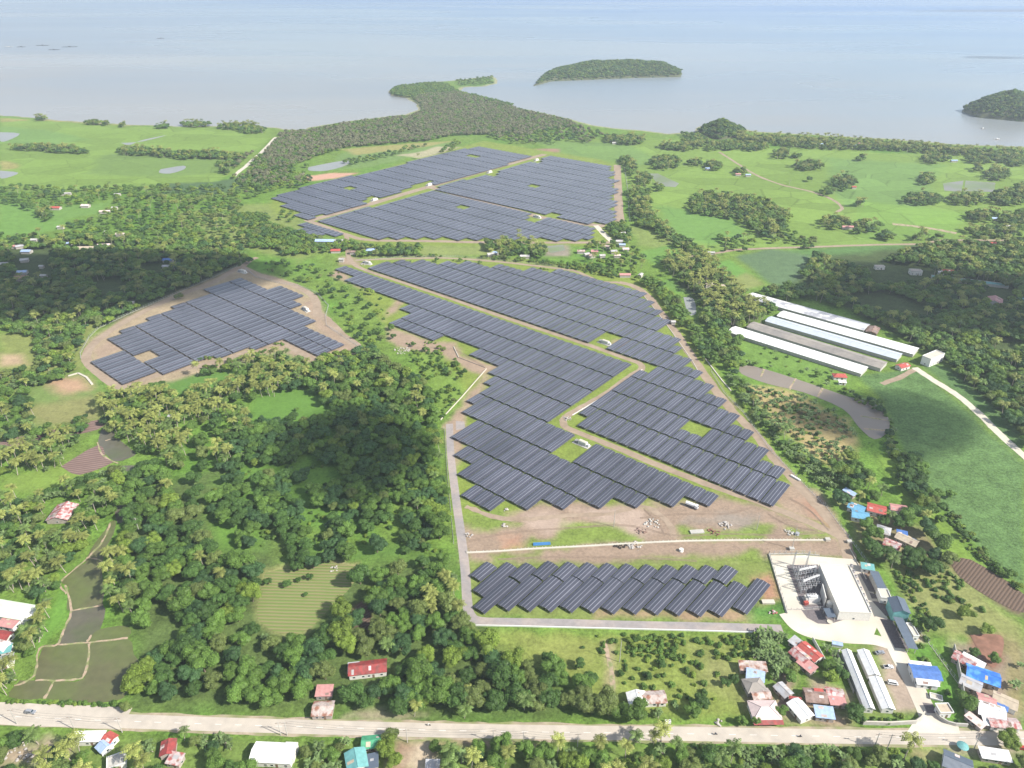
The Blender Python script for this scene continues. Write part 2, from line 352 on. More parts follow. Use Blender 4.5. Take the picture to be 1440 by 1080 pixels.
# forest floors
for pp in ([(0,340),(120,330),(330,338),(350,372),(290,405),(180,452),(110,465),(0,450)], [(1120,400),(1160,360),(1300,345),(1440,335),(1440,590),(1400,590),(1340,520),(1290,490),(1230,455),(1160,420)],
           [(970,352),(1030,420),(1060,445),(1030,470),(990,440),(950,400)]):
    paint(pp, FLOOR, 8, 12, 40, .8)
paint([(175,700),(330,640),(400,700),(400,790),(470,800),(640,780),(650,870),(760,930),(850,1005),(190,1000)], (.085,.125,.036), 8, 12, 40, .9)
# clearings around the left block
paint([(0,472),(70,455),(140,450),(110,520),(60,540),(0,560)], (.18,.21,.06), 6, 8, 30, .5)
paint([(0,498),(28,498),(40,512),(0,516)], (.38,.28,.17), 4, 4, 20, .3)
paint([(20,550),(110,520),(140,545),(140,600),(40,610)], (.14,.20,.055), 5, 6, 20, .4)
paint([(70,535),(118,530),(125,548),(90,555)], (.37,.24,.15), 6, 6, 16, .2)
paint([(30,575),(130,555),(145,590),(60,605)], (.20,.20,.075), 6, 8, 20, .4)
paint([(230,535),(330,522),(340,538),(250,560),(225,552)], (.095,.185,.038), 3, 2, 20, .3)
paint([(358,560),(420,536),(462,566),(455,580),(380,600),(355,590)], (.100,.195,.036), 3, 3, 20, .2)
paint([(0,600),(80,598),(140,592),(140,610),(0,640)], (.14,.205,.05), 4, 4, 20, .5)
paint([(0,672),(90,655),(145,662),(110,690),(0,695)], (.16,.235,.045), 3, 4, 20, .35)
paint([(300,680),(360,640),(440,640),(560,690),(520,760),(400,740),(330,740)], (.10,.19,.034), 6, 10, 30, .6)
paint([(285,700),(380,715),(380,780),(300,780)], (.105,.20,.035), 6, 8, 30, .5)
paint([(405,735),(480,775),(560,760),(600,780),(470,800),(400,790)], (.09,.165,.034), 5, 6, 30, .6)
paint([(368,800),(440,788),(500,796),(480,830),(430,890),(385,890),(358,870)], (.26,.255,.10), 3, 4, 16, .3)
paint([(455,793),(500,796),(495,810),(460,808)], (.36,.26,.18), 4, 5, 14, .3)
paint([(500,850),(515,845),(525,885),(505,890),(490,872)], (.17,.09,.065), 2, 1, 10, .3)
paint([(90,830),(100,822),(90,870),(60,905),(50,920),(60,880)], (.12,.24,.04), 3, 3, 20, .3)
paint([(565,480),(620,478),(660,520),(650,560),(622,590),(612,560),(600,520)], (.15,.23,.045), 4, 6, 16, .6)
# dirt and grass inside the plant
paint([(440,312),(500,340),(520,345),(850,345),(875,325),(870,235),(845,225),(680,198),(380,282),(385,300)], SITE, 4, 4, 20, .5)
paint([(118,505),(125,480),(170,450),(250,410),(340,375),(400,395),(445,420),(460,450),(505,490),(440,512),(395,495),(300,520),(175,552)], (.30,.235,.15), 4, 5, 20, .4)
paint([(470,365),(510,362),(700,362),(830,375),(910,395),(960,450),(1020,540),(1110,660),(1180,745),(1180,775),(660,780),(640,700),(625,600),(660,560),(620,490),(540,455),(500,400)], SITE, 3, 4, 16, .55)
for q in ([(135,492),(152,478),(172,490),(140,505)], [(425,425),(445,420),(455,450),(480,470),(505,490),(490,500),(440,455)], [(395,478),(430,495),(445,505),(430,508),(395,490)],
          [(540,450),(570,425),(560,415),(545,440)], [(545,460),(610,480),(640,482),(650,500),(700,515),(680,530),(655,520),(620,498),(570,490),(545,480)],
          [(690,515),(655,560),(625,600),(640,600),(655,582),(690,530)], [(627,600),(655,585),(645,640),(635,615)], [(632,612),(660,600),(640,660)],
          [(480,360),(500,362),(505,372),(480,372)], [(460,385),(480,378),(500,400),(520,410),(480,395)], [(860,478),(885,478),(880,490),(858,486)], [(1025,560),(1040,575),(1020,572)],
          [(1085,700),(1110,680),(1150,690),(1185,750),(1150,735),(1100,715)], [(1000,545),(1020,560),(1012,568)]):
    paint(q, DIRT, 3, 4, 10, .25)
paint([(655,745),(720,720),(800,700),(900,712),(1020,700),(1060,705),(1140,740),(1180,760),(1190,782),(1085,785),(1080,790),(660,800),(655,770)], (.27,.20,.145), 4, 7, 14, .3)
for q in ([(655,710),(700,715),(730,735),(700,745),(655,745)], [(790,735),(880,735),(900,760),(800,765),(780,750)], [(750,758),(880,756),(800,768),(700,775)], [(955,742),(1030,748),(1080,742),(1080,756),(960,760)],
          [(1110,745),(1160,752),(1130,760)], [(690,780),(760,778),(700,792)], [(920,782),(1000,785),(1060,775),(1090,800),(1085,830),(1040,795),(950,795)], [(1050,735),(1085,740),(1070,756),(1045,752)]):
    paint(q, (.16,.215,.048), 3, 5, 9, .6, seed=9)
for q in ([(735,722),(790,720),(800,735),(770,748),(740,742)], [(800,715),(900,715),(930,745),(900,755),(860,738)]): paint(q, (.36,.275,.215), 4, 6, 12, .1)
paint([(700,755),(730,752),(735,770),(705,775)], (.36,.21,.14), 4, 5, 10, .2); paint([(1010,720),(1070,725),(1060,742),(960,735)], (.25,.21,.17), 4, 6, 12, .2)
paint([(1120,705),(1150,700),(1180,745),(1165,745)], (.31,.19,.13), 3, 4, 10, .1)
paint([(660,790),(1090,790),(1085,872),(662,872)], (.165,.205,.055), 3, 5, 12, .5)
paint([(840,855),(1040,862),(1080,840),(1085,850),(1060,870),(840,869)], (.30,.215,.13), 3, 5, 10, .3)
paint([(1062,815),(1084,805),(1100,845),(1075,850)], (.33,.19,.12), 3, 4, 10, .3)
paint([(1045,850),(1100,845),(1115,870),(1060,875)], (.09,.19,.04), 3, 4, 10, .8)
# south field, roadside strips
paint([(668,888),(1060,892),(1055,1005),(870,1000),(760,930),(690,905)], (.175,.215,.05), 3, 5, 20, .8)
paint([(960,900),(1040,915),(1050,970),(980,960)], (.20,.21,.075), 6, 9, 20, .5); paint([(740,895),(860,900),(830,930),(760,920)], (.20,.225,.06), 6, 9, 20, .6)
paint([(850,905),(862,905),(865,960),(855,990),(846,985),(855,940)], (.27,.24,.12), 2, 2, 8, .4)
paint([(1055,985),(1090,975),(1180,990),(1190,1020),(1100,1022)], (.30,.22,.16), 4, 6, 12, .4)
paint([(1100,940),(1120,950),(1110,1000),(1095,1000)], (.29,.20,.16), 3, 4, 12, .3); paint([(1140,955),(1200,975),(1190,990),(1150,990)], (.30,.23,.17), 3, 4, 12, .4)
paint([(0,1036),(1440,1058),(1440,1200),(0,1200)], (.13,.19,.045), 2, 3, 16, .8)
paint([(20,1050),(60,1045),(110,1045),(100,1062),(30,1075),(0,1080),(0,1050)], (.34,.27,.19), 3, 5, 12, .3)
paint([(560,1042),(640,1043),(590,1062),(570,1090),(545,1090)], (.30,.21,.14), 3, 4, 12, .4); paint([(585,1045),(610,1045),(612,1080),(585,1085),(570,1075)], (.42,.34,.24), 3, 4, 12, .3)
paint([(640,1040),(760,1044),(760,1052),(660,1050)], (.28,.20,.14), 3, 4, 10, .3); paint([(1270,1048),(1330,1050),(1320,1075),(1290,1070)], (.26,.24,.11), 3, 4, 12, .5)
paint([(1330,1048),(1440,1050),(1440,1060),(1340,1062)], (.36,.29,.22), 3, 4, 12, .3)
paint([(500,997),(600,1005),(560,1012),(480,1010)], (.30,.25,.17), 3, 3, 12, .3)
# east side: gardens, plots, crop fields
paint([(1183,905),(1245,905),(1300,985),(1295,1003),(1210,1010)], (.15,.20,.055), 2, 3, 14, .5)
paint([(1232,905),(1248,905),(1300,985),(1285,1000),(1262,1000),(1240,950)], (.33,.26,.20), 2, 3, 10, .2)
paint([(1272,893),(1300,900),(1345,960),(1345,1015),(1320,1000),(1300,950)], (.10,.21,.034), 3, 3, 12, .7)
paint([(1350,910),(1430,915),(1440,1030),(1362,1028)], (.24,.19,.14), 4, 6, 14, .4)
paint([(1180,700),(1230,720),(1300,745),(1330,790),(1290,800),(1230,780)], (.22,.19,.10), 5, 8, 16, .5)
paint([(1250,795),(1335,790),(1400,850),(1440,880),(1440,900),(1360,893),(1300,885)], (.20,.215,.075), 4, 6, 14, .6)
paint([(1330,790),(1360,785),(1440,840),(1440,870),(1400,850)], (.135,.095,.065), 2, 2, 10, .2)
paint([(1362,893),(1408,893),(1412,930),(1395,940),(1370,915)], (.21,.115,.08), 2, 2, 10, .2)
paint([(1408,895),(1440,900),(1440,1000),(1425,990),(1412,935)], (.22,.19,.09), 3, 5, 12, .5)
paint([(1195,790),(1212,790),(1285,890),(1275,900),(1240,850)], (.22,.155,.12), 3, 3, 10, .3)
paint([(1235,640),(1265,640),(1300,700),(1340,745),(1365,785),(1330,790),(1300,740),(1270,705)], (.155,.24,.042), 3, 4, 14, .5)
paint([(1205,528),(1290,518),(1340,560),(1440,655),(1440,830),(1385,780),(1330,720),(1285,655),(1255,600),(1240,560)], (.092,.160,.052), 2, 1.5, 14, .9)
paint([(1300,515),(1330,512),(1440,610),(1440,650),(1400,610)], (.085,.15,.05), 3, 3, 14, .5)
paint([(1045,545),(1100,545),(1190,590),(1205,610),(1190,665),(1150,645),(1095,600)], (.35,.28,.13), 4, 5, 10, .3)
paint([(1100,570),(1180,590),(1190,610),(1130,590)], (.15,.13,.06), 5, 7, 12, .6)
paint([(1030,480),(1060,480),(1200,530),(1190,545),(1060,510)], (.13,.22,.045), 4, 5, 14, .6)
paint([(1280,880),(1300,900),(1280,905)], PALE, 2, 2)
sd = sdist(x, y, LAND) + (fbm(x, y, 60, 12) - .5) * 22
t = np.clip((6 - sd) / 8, 0, 1) * (sd > -30)
tint = tint * (1 - t[:, None] * .7) + np.array((.36,.31,.22))[None, :] * t[:, None] * .7
zz = np.where(sd > 0, 0.0, np.maximum(sd * .12, -4.0)) * 1.0
tint *= (1 + (n3 - .5) * .25 * veg + (n2 - .5) * .25 * (.3 + .7 * veg))[:, None]
nr, nc = len(ys), len(ts)
me = bpy.data.meshes.new('ground')
me.vertices.add(NV); me.vertices.foreach_set('co', np.stack([x, y, zz], 1).astype(np.float32).ravel())
ii = (np.arange(nr - 1)[:, None] * nc + np.arange(nc - 1)[None, :]).ravel()
quads = np.stack([ii, ii + 1, ii + nc + 1, ii + nc], 1).astype(np.int32)
me.loops.add(quads.size); me.polygons.add(len(quads))
me.polygons.foreach_set('loop_start', np.arange(0, quads.size, 4, dtype=np.int32)); me.loops.foreach_set('vertex_index', quads.ravel())
me.update(calc_edges=True)
ca = me.color_attributes.new('tint', 'FLOAT_COLOR', 'POINT')
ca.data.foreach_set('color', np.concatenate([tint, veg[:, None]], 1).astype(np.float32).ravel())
pa = me.attributes.new('plots', 'FLOAT', 'POINT'); pa.data.foreach_set('value', plot.astype(np.float32))
gm, t, b = newmat('ground_cover'); L = t.links.new
at = t.nodes.new('ShaderNodeAttribute'); at.attribute_name = 'tint'
ap = t.nodes.new('ShaderNodeAttribute'); ap.attribute_name = 'plots'
ge = t.nodes.new('ShaderNodeNewGeometry')
def noise(t, vec, s, d=4, r=.6):
    n = t.nodes.new('ShaderNodeTexNoise'); n.inputs['Scale'].default_value = s; n.inputs['Detail'].default_value = d; n.inputs['Roughness'].default_value = r
    t.links.new(vec, n.inputs['Vector']); return n.outputs[0]
def rng(t, src, a, b_, c, d):
    n = t.nodes.new('ShaderNodeMapRange'); n.inputs[1].default_value = a; n.inputs[2].default_value = b_; n.inputs[3].default_value = c; n.inputs[4].default_value = d
    t.links.new(src, n.inputs[0]); return n.outputs[0]
def mth(t, op, a, b_):
    n = t.nodes.new('ShaderNodeMath'); n.operation = op
    for k, q in enumerate((a, b_)):
        if isinstance(q, (int, float)): n.inputs[k].default_value = q
        else: t.links.new(q, n.inputs[k])
    return n.outputs[0]
pos = ge.outputs['Position']
fine = rng(t, noise(t, pos, .55, 5, .7), .3, .7, -.5, .5)
mid_ = rng(t, noise(t, pos, .12, 3), .3, .7, -.28, .28)
amp = mth(t, 'MULTIPLY', mth(t, 'ADD', fine, mid_), rng(t, at.outputs['Alpha'], 0, 1, .22, .95))
mp = t.nodes.new('ShaderNodeMapping'); mp.inputs['Scale'].default_value = (1 / 75, 1 / 48, 1); mp.inputs['Rotation'].default_value = (0, 0, .5); L(pos, mp.inputs['Vector'])
vo = t.nodes.new('ShaderNodeTexVoronoi'); vo.inputs['Scale'].default_value = 1; L(mp.outputs[0], vo.inputs['Vector'])
vs = t.nodes.new('ShaderNodeSeparateColor'); L(vo.outputs['Color'], vs.inputs[0])
vd = t.nodes.new('ShaderNodeTexVoronoi'); vd.feature = 'DISTANCE_TO_EDGE'; vd.inputs['Scale'].default_value = 1; L(mp.outputs[0], vd.inputs['Vector'])
cell = mth(t, 'MULTIPLY', rng(t, vs.outputs[0], 0, 1, -.15, .15), ap.outputs['Fac'])
bund = mth(t, 'MULTIPLY', rng(t, vd.outputs[0], .006, .018, -.32, 0), ap.outputs['Fac'])
tot = mth(t, 'ADD', mth(t, 'ADD', amp, 1.0), mth(t, 'ADD', cell, bund))
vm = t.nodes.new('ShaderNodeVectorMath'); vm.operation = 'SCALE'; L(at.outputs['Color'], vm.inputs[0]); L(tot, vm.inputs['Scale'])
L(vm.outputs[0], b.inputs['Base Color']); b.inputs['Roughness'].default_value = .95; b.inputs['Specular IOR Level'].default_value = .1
bp = t.nodes.new('ShaderNodeBump'); bp.inputs['Distance'].default_value = .5; L(rng(t, at.outputs['Alpha'], 0, 1, .1, .8), bp.inputs['Strength']); L(noise(t, pos, .7, 5, .7), bp.inputs['Height']); L(bp.outputs[0], b.inputs['Normal'])
me.materials.append(gm); tag(link('ground', me), kind='structure')

# sea
sm, t, b = newmat('bay_water'); L = t.links.new
ge = t.nodes.new('ShaderNodeNewGeometry'); pos = ge.outputs['Position']
sp = t.nodes.new('ShaderNodeSeparateXYZ'); L(pos, sp.inputs[0])
off = mth(t, 'ADD', mth(t, 'MULTIPLY', sp.outputs['Y'], 1 / 4200), mth(t, 'MULTIPLY', sp.outputs['X'], 1 / 6500))
mp = t.nodes.new('ShaderNodeMapping'); mp.inputs['Scale'].default_value = (.0006, .0016, 1); L(pos, mp.inputs['Vector'])
off = mth(t, 'ADD', off, rng(t, noise(t, mp.outputs[0], 1.0, 5), .3, .7, -.22, .22))
cr_ = t.nodes.new('ShaderNodeValToRGB'); e_ = cr_.color_ramp.elements; e_[0].position = .14; e_[0].color = (.25, .245, .225, 1); e_[1].position = 1; e_[1].color = (.025, .15, .38, 1)
n_ = cr_.color_ramp.elements.new(.30); n_.color = (.20, .24, .27, 1); n_ = cr_.color_ramp.elements.new(.60); n_.color = (.15, .24, .34, 1)
L(rng(t, off, 0, 2.2, 0, 1), cr_.inputs[0]); L(cr_.outputs[0], b.inputs['Base Color'])
mp2 = t.nodes.new('ShaderNodeMapping'); mp2.inputs['Scale'].default_value = (.0005, .0016, 1); L(pos, mp2.inputs['Vector'])
L(rng(t, noise(t, mp2.outputs[0], 1.0, 3, .4), .35, .65, .22, .34), b.inputs['Roughness'])
b.inputs['Specular IOR Level'].default_value = .5
bp = t.nodes.new('ShaderNodeBump'); bp.inputs['Distance'].default_value = .3; bp.inputs['Strength'].default_value = .12; L(noise(t, pos, .12, 3), bp.inputs['Height']); L(bp.outputs[0], b.inputs['Normal'])
mb = MB(); mb.add([(-45000, 900, -.7), (45000, 900, -.7), (45000, 52000, -.7), (-45000, 52000, -.7)], [(0, 1, 2, 3)])
tag(mb.build('sea', sm), kind='structure')

# flat sheets lying on the ground
LAY = [0.0]      # every sheet lies a little above the ones laid before it
def lay():
    LAY[0] += .0009; return LAY[0]
def sheet(name, poly, z, m, kind='structure', label=None):
    z += lay()
    vs = [Vector((p[0], p[1], 0)) for p in poly]; tr = tessellate_polygon([vs])
    mb = MB(); mb.add([(v.x, v.y, z) for v in vs], [tuple(q) for q in tr]); o = mb.build(name, m)
    me = o.data
    fl = [p for p in me.polygons if p.normal.z < 0]
    if fl: me.flip_normals() if len(fl) == len(me.polygons) else None
    return tag(o, label, kind=kind)
def smooth(pts, n=3):
    out = []
    for i in range(len(pts) - 1):
        p0 = pts[max(0, i-1)]; p1 = pts[i]; p2 = pts[i+1]; p3 = pts[min(len(pts)-1, i+2)]
        for k in range(n):
            t = k / n
            out.append(tuple(.5 * (2*p1[j] + (p2[j]-p0[j])*t + (2*p0[j]-5*p1[j]+4*p2[j]-p3[j])*t*t + (3*p1[j]-p0[j]-3*p2[j]+p3[j])*t**3) for j in (0, 1)))
    return out + [tuple(pts[-1])]
def ribbon(name, pts, width, z, m, world=False, n=4, jag=0.0, kind='structure'):
    z += lay()
    p = [Vector(q) for q in smooth(pts if world else gp(pts), n)]
    vs = []; fs = []
    for i in range(len(p)):
        a = p[max(0, i - 1)]; b = p[min(len(p) - 1, i + 1)]; d = (b - a).normalized(); nn = Vector((-d.y, d.x))
        wl = width / 2 + R.uniform(-jag, jag); wr = width / 2 + R.uniform(-jag, jag)
        vs += [(*(p[i] + nn * wl), z), (*(p[i] - nn * wr), z)]
        if i: k = 2 * i; fs.append((k - 2, k - 1, k + 1, k))
    mb = MB(); mb.add(vs, fs); return tag(mb.build(name, m), kind=kind)
HW = [(-60,1003),(0,1007),(160,1013.5),(320,1019),(480,1023.5),(640,1027.5),(800,1030),(960,1031.8),(1200,1036),(1440,1038.5),(1520,1039.5)]
ribbon('verge', HW, 9.2, .02, M['shoulder'], jag=.5, n=10)
ribbon('verge', [(-60,999),(0,1003),(100,1007),(178,1010)], 11, .028, M['highway'], n=6, jag=.2)
ribbon('road', HW, 6.9, .04, M['highway'])
pw = [Vector(q) for q in smooth(gp(HW), 4)]
mk = MB(); acc = 0.0
for i in range(len(pw) - 1):
    d = pw[i+1] - pw[i]; L_ = d.length; u = d / L_; nn = Vector((-u.y, u.x)); s = -acc
    while s < L_:
        a = max(s, 0); e = min(s + 3.0, L_)
        if e > a: 
            A_ = pw[i] + u * a; B_ = pw[i] + u * e
            mk.add([(*(A_ + nn * .09), .05), (*(A_ - nn * .09), .05), (*(B_ - nn * .09), .05), (*(B_ + nn * .09), .05)], [(0, 1, 2, 3)])
        s += 9.0
    acc = (L_ - (s - 9.0)) if s - 9.0 < L_ else 0
    acc = (acc) % 9.0
tag(mk.build('road_marking', M['whiteline']), kind='structure')
# plant roads
ribbon('road', [(632,596),(634,640),(641,700),(648,750),(654,800),(657,845),(661,864),(675,873),(720,874.5),(800,876),(880,878.5),(1000,881),(1100,884)], 5.2, .03, M['asphalt'], n=6)
sheet('road', gp([(641,592),(653,593),(654,603),(641,605)]), .045, M['asphalt'])
ribbon('road', [(870,397),(845,396),(825,388),(808,381),(780,377),(700,368),(640,363.5),(600,363),(540,364.5),(500,366)], 5, .03, M['dirtroad'], jag=.4, n=6)
ribbon('road', [(870,397),(890,402),(910,415),(930,440),(950,467),(972,500),(1000,540),(1030,578),(1060,608),(1085,640),(1110,668),(1140,700),(1165,728),(1183,752),(1192,775),(1196,790)], 7.5, .035, M['dirtroad'], jag=.5, n=6)
ribbon('road', [(487,330),(489,345),(490,360),(498,372),(520,382),(560,395),(620,415),(700,443),(760,463),(830,486),(880,504),(899,511),(902,519),(885,530),(850,555),(805,580),(794,588),(792,594),(798,602),(830,615),(880,635),(940,660),(1000,683),(1060,703),(1110,723),(1150,740),(1185,756)], 5.6, .04, M['dirtroad'], jag=.35, n=6)
ribbon('road', [(440,312),(520,340),(500,333),(470,322),(432,308)], 1, -.5, M['dirtroad'])
ribbon('road', [(430,309),(460,320),(490,331),(520,337.5),(600,339),(700,341),(800,341),(860,341)], 8, .03, M['dirtroad'], jag=.5, n=6)
ribbon('road', [(437,309.5),(520,287),(600,263.5),(700,235),(766,217)], 13, .03, M['dirtroad'], jag=.5, n=6)
ribbon('road', [(604,263),(640,273),(720,295),(780,309.5),(850,318)], 12, .035, M['dirtroad'], jag=.5, n=6)
ribbon('road', [(868,232),(869,260),(870,290),(872,312)], 12, .03, M['dirtroad'], jag=.5, n=6)
ribbon('road', [(838,317),(850,330),(862,341)], 7, .04, M['track'], jag=.5, n=6)
ribbon('road', [(200,535),(172,545),(150,533),(125,512),(122,498),(135,480),(180,450),(240,420),(300,397),(325,382),(340,376),(360,385),(390,394),(415,402),(438,415),(446,430),(445,445)], 8, .03, M['dirtroad'], jag=.5, n=6)
ribbon('road', [(170,545),(240,522),(310,508),(370,487),(393,483),(410,487),(430,500),(455,505),(490,497),(505,490),(480,470),(460,450),(446,440)], 8, .035, M['dirtroad'], jag=.5, n=6)
ribbon('road', [(340,376),(352,366),(362,362)], 7, .03, M['dirtroad'], jag=.3)
ribbon('path', [(1012,214),(1040,232),(1065,247),(1100,260),(1135,268),(1160,276),(1176,284),(1184,293),(1177,298)], 5, .03, M['dirtroad'], jag=.6, n=6)
ribbon('path', [(1255,315),(1300,320),(1345,328)], 9, .03, M['bund'], jag=1, n=6)
ribbon('path', [(1020,352),(1060,350),(1150,347),(1240,344),(1300,343),(1330,338),(1440,338)], 6, .03, M['dirtroad'], jag=.5, n=6)
ribbon('path', [(960,362),(1000,357),(1045,350)], 5, .035, M['dirtroad'], jag=.5)
ribbon('path', [(328,248),(350,230),(370,212),(388,193)], 8, .03, M['track'], jag=1)
ribbon('path', [(1286,517),(1310,533),(1345,555),(1375,580),(1400,605),(1425,628),(1450,650),(1480,680)], 6, .04, M['track'], jag=.3, n=6)
ribbon('path', [(1240,540),(1262,532),(1286,520)], 5, .03, M['dirtroad'], jag=.5)
ribbon('path', [(655,712),(700,728),(740,730),(800,725),(860,722),(905,712),(940,735),(948,755)], 3.5, .03, M['dirtroad'], jag=.8, n=6)
ribbon('path', [(850,905),(858,935),(862,965),(862,985)], 2, .03, M['bund'], jag=.4)
ribbon('path', [(1320,1022),(1380,1020),(1440,1024)], 1, -.4, M['track'])
# substation yard and the lane to the highway
sheet('yard', gp([(1083,781),(1130,781),(1195,786),(1213,812),(1232,850),(1240,865),(1228,895),(1190,897),(1145,893),(1122,884),(1104,860)]), .05, M['padconc'])
ribbon('road', [(1193,786),(1207,812),(1222,843),(1234,865),(1250,892),(1266,925),(1282,955),(1296,985),(1306,1008),(1312,1030)], 8.5, .06, M['padconc'], n=6)
ribbon('road', [(1104,862),(1122,882),(1150,892),(1190,897),(1225,899),(1248,905)], 7, .055, M['padconc'], n=6)
sheet('yard', gp([(1287,1012),(1298,1004),(1316,1004),(1330,1014),(1348,1022),(1350,1032),(1275,1030)]), .055, M['padconc'])
for q in ([(1106,795),(1150,794),(1164,822),(1177,868),(1139,868),(1127,851)], [(1127,858),(1177,861),(1186,872),(1166,878),(1150,877),(1135,869)], [(1208,806),(1216,806),(1233,833),(1222,832)], [(1222,833),(1232,836),(1240,842),(1226,842)],
          [(1226,845),(1240,847),(1258,868),(1245,866)], [(1237,870),(1254,871),(1278,913),(1258,911)], [(1274,933),(1285,934),(1291,952),(1284,953)], [(1297,988),(1312,990),(1316,1003),(1304,1003)]):
    sheet('gravel_bed', gp(q), .085, M['gravel'])
# wheel ruts across the bare ground
M['rut'] = mat('darker_wheel_rut', (.225,.165,.12), .95, .15, .5)
for q in ([(660,760),(720,748),(800,742),(880,738),(950,752),(1020,750),(1100,752),(1160,748)], [(905,715),(925,735),(935,752)], [(1060,712),(1020,722),(960,722),(900,728)], [(1080,722),(1110,738),(1150,746)], [(700,786),(800,782),(900,784),(980,788)], [(1110,700),(1140,718),(1165,745)], [(560,492),(600,488),(640,492),(680,515)]):
    for dy in (0, 1.6): ribbon('path', [(a, b_ + dy) for a, b_ in q], .45, .05, M['rut'], jag=.12, n=8)
# flooded paddies, ponds and ploughed plots
def field(name, pts, m, z=.03): return sheet(name, smooth(gp(pts) + gp(pts[:1]), 3)[:-1], z, m)
field('water', [(156,733),(163,733),(160,750),(150,768),(140,780),(120,792),(132,766),(148,745)], M['paddywater'])
field('water', [(122,791),(146,775),(143,800),(144,850),(100,859),(94,850),(97,826),(86,818),(105,800)], M['paddywater'])
field('water', [(101,860),(145,851),(143,880),(125,905),(82,907),(92,885)], M['paddywater2'])
field('water', [(62,907),(120,905),(126,918),(118,948),(105,956),(56,957),(50,950),(55,925)], M['paddywater'])
field('water', [(128,895),(140,885),(178,880),(180,896),(125,903)], M['paddywater'])
field('water', [(127,905),(180,898),(188,920),(196,935),(178,975),(165,985),(130,988),(64,982),(76,959),(118,955)], M['paddywater'])
field('water', [(28,957),(72,959),(60,982),(12,980)], M['paddywater'])
field('water', [(150,590),(138,620),(150,640),(165,649),(190,640),(185,632),(165,615)], M['paddywater2'])
field('water', [(170,655),(200,655),(198,663),(178,663)], M['paddywater2']); field('water', [(160,713),(177,708),(176,730),(165,735)], M['paddywater2'])
for q in ([(92,823),(100,858),(90,885),(80,907),(56,912),(48,950),(20,965)], [(101,859),(145,851)], [(82,907),(122,904),(180,897)], [(126,905),(120,945),(105,956),(50,957)], [(128,893),(122,904)], [(76,958),(62,983)], [(155,735),(145,760),(120,788),(86,818),(94,835)], [(122,784),(143,788)], [(137,622),(145,640),(166,652)], [(148,620),(165,615)]):
    ribbon('path', q, 1.1, .06, M['bund'], jag=.35, n=6)
field('field', [(24,615),(140,590),(138,604),(72,618),(0,634),(0,622)], M['furrow'], .04)
field('field', [(86,656),(138,626),(150,645),(160,650),(112,668)], M['furrow'], .04)
field('water', [(1040,516),(1060,515),(1120,533),(1190,557),(1230,568),(1248,585),(1250,605),(1230,618),(1207,600),(1185,575),(1130,552),(1080,540),(1043,526)], M['mudwater'])
for q in ([(1074,519),(1070,530)], [(1119,532),(1110,548)], [(1157,546),(1150,558)], [(1210,585),(1250,592)], [(1215,603),(1250,606)]): ribbon('path', q, 1.5, .06, M['bund'], jag=.3)
field('water', [(961,418),(975,420),(979,440),(968,442)], M['greywater'])
field('water', [(226,238),(258,233),(259,238),(240,244),(224,243)], M['greywater']); field('water', [(0,186),(28,188),(10,198),(0,198)], M['greywater']); field('water', [(170,201),(200,199),(235,190),(200,197),(182,204)], M['greywater'])
field('water', [(0,240),(26,243),(10,250),(0,250)], M['greywater']); field('water', [(434,235),(470,228),(490,226),(488,232),(460,240),(435,240)], M['greywater'])
sheet('water', gp([(1326,258),(1355,254),(1352,270),(1328,268)]), .03, M['greyplot']); sheet('water', gp([(1358,254),(1400,257),(1398,270),(1355,269)]), .03, M['greyplot'])
sheet('water', gp([(912,244),(925,244),(955,258),(950,263),(928,262)]), .03, M['greyplot']); sheet('water', gp([(765,347),(792,344),(795,352),(775,356)]), .03, M['greyplot'])
field('field', [(373,806),(440,792),(503,798),(496,822),(470,850),(452,868),(428,888),(388,889),(362,868),(366,835)], M['maize'], .035)
field('field', [(503,850),(514,846),(524,882),(508,890),(496,872)], M['furrow2'], .035)
field('field', [(1336,790),(1365,787),(1440,836),(1440,862),(1390,840),(1350,812)], M['furrow2'], .035)
field('field', [(1364,893),(1406,893),(1411,912),(1400,938),(1385,930)], M['redsoil'], .035)

# ------------------------------------------------------------------ solar tables (east-west gables)
pm, t, b = newmat('solar_glass'); L = t.links.new
uvn = t.nodes.new('ShaderNodeUVMap'); uvn.uv_map = 'UVMap'
sp = t.nodes.new('ShaderNodeSeparateXYZ'); L(uvn.outputs[0], sp.inputs[0])
def gridline(co, per, wd):
    f_ = mth(t, 'FRACT', mth(t, 'ADD', mth(t, 'MULTIPLY', co, 1 / per), .5), 0); d_ = mth(t, 'ABSOLUTE', mth(t, 'SUBTRACT', f_, .5), 0)
    return mth(t, 'LESS_THAN', d_, wd / per / 2)
l1 = gridline(sp.outputs['X'], 2.0, .24); l2 = gridline(sp.outputs['Y'], 1.0, .05)
mx = t.nodes.new('ShaderNodeMix'); mx.data_type = 'RGBA'; mx.inputs[6].default_value = (.046, .047, .062, 1); mx.inputs[7].default_value = (.10, .10, .12, 1); L(l2, mx.inputs[0])
m2 = t.nodes.new('ShaderNodeMix'); m2.data_type = 'RGBA'; m2.inputs[7].default_value = (.28, .28, .31, 1); L(mx.outputs[2], m2.inputs[6]); L(l1, m2.inputs[0])
oi = t.nodes.new('ShaderNodeObjectInfo'); geo = t.nodes.new('ShaderNodeNewGeometry')
v_ = t.nodes.new('ShaderNodeVectorMath'); v_.operation = 'SCALE'; L(m2.outputs[2], v_.inputs[0])
L(mth(t, 'MULTIPLY', rng(t, oi.outputs['Random'], 0, 1, .85, 1.15), rng(t, noise(t, geo.outputs['Position'], .02, 3), .3, .7, .8, 1.25)), v_.inputs['Scale'])
L(v_.outputs[0], b.inputs['Base Color']); b.inputs['Roughness'].default_value = .32; b.inputs['Specular IOR Level'].default_value = .6
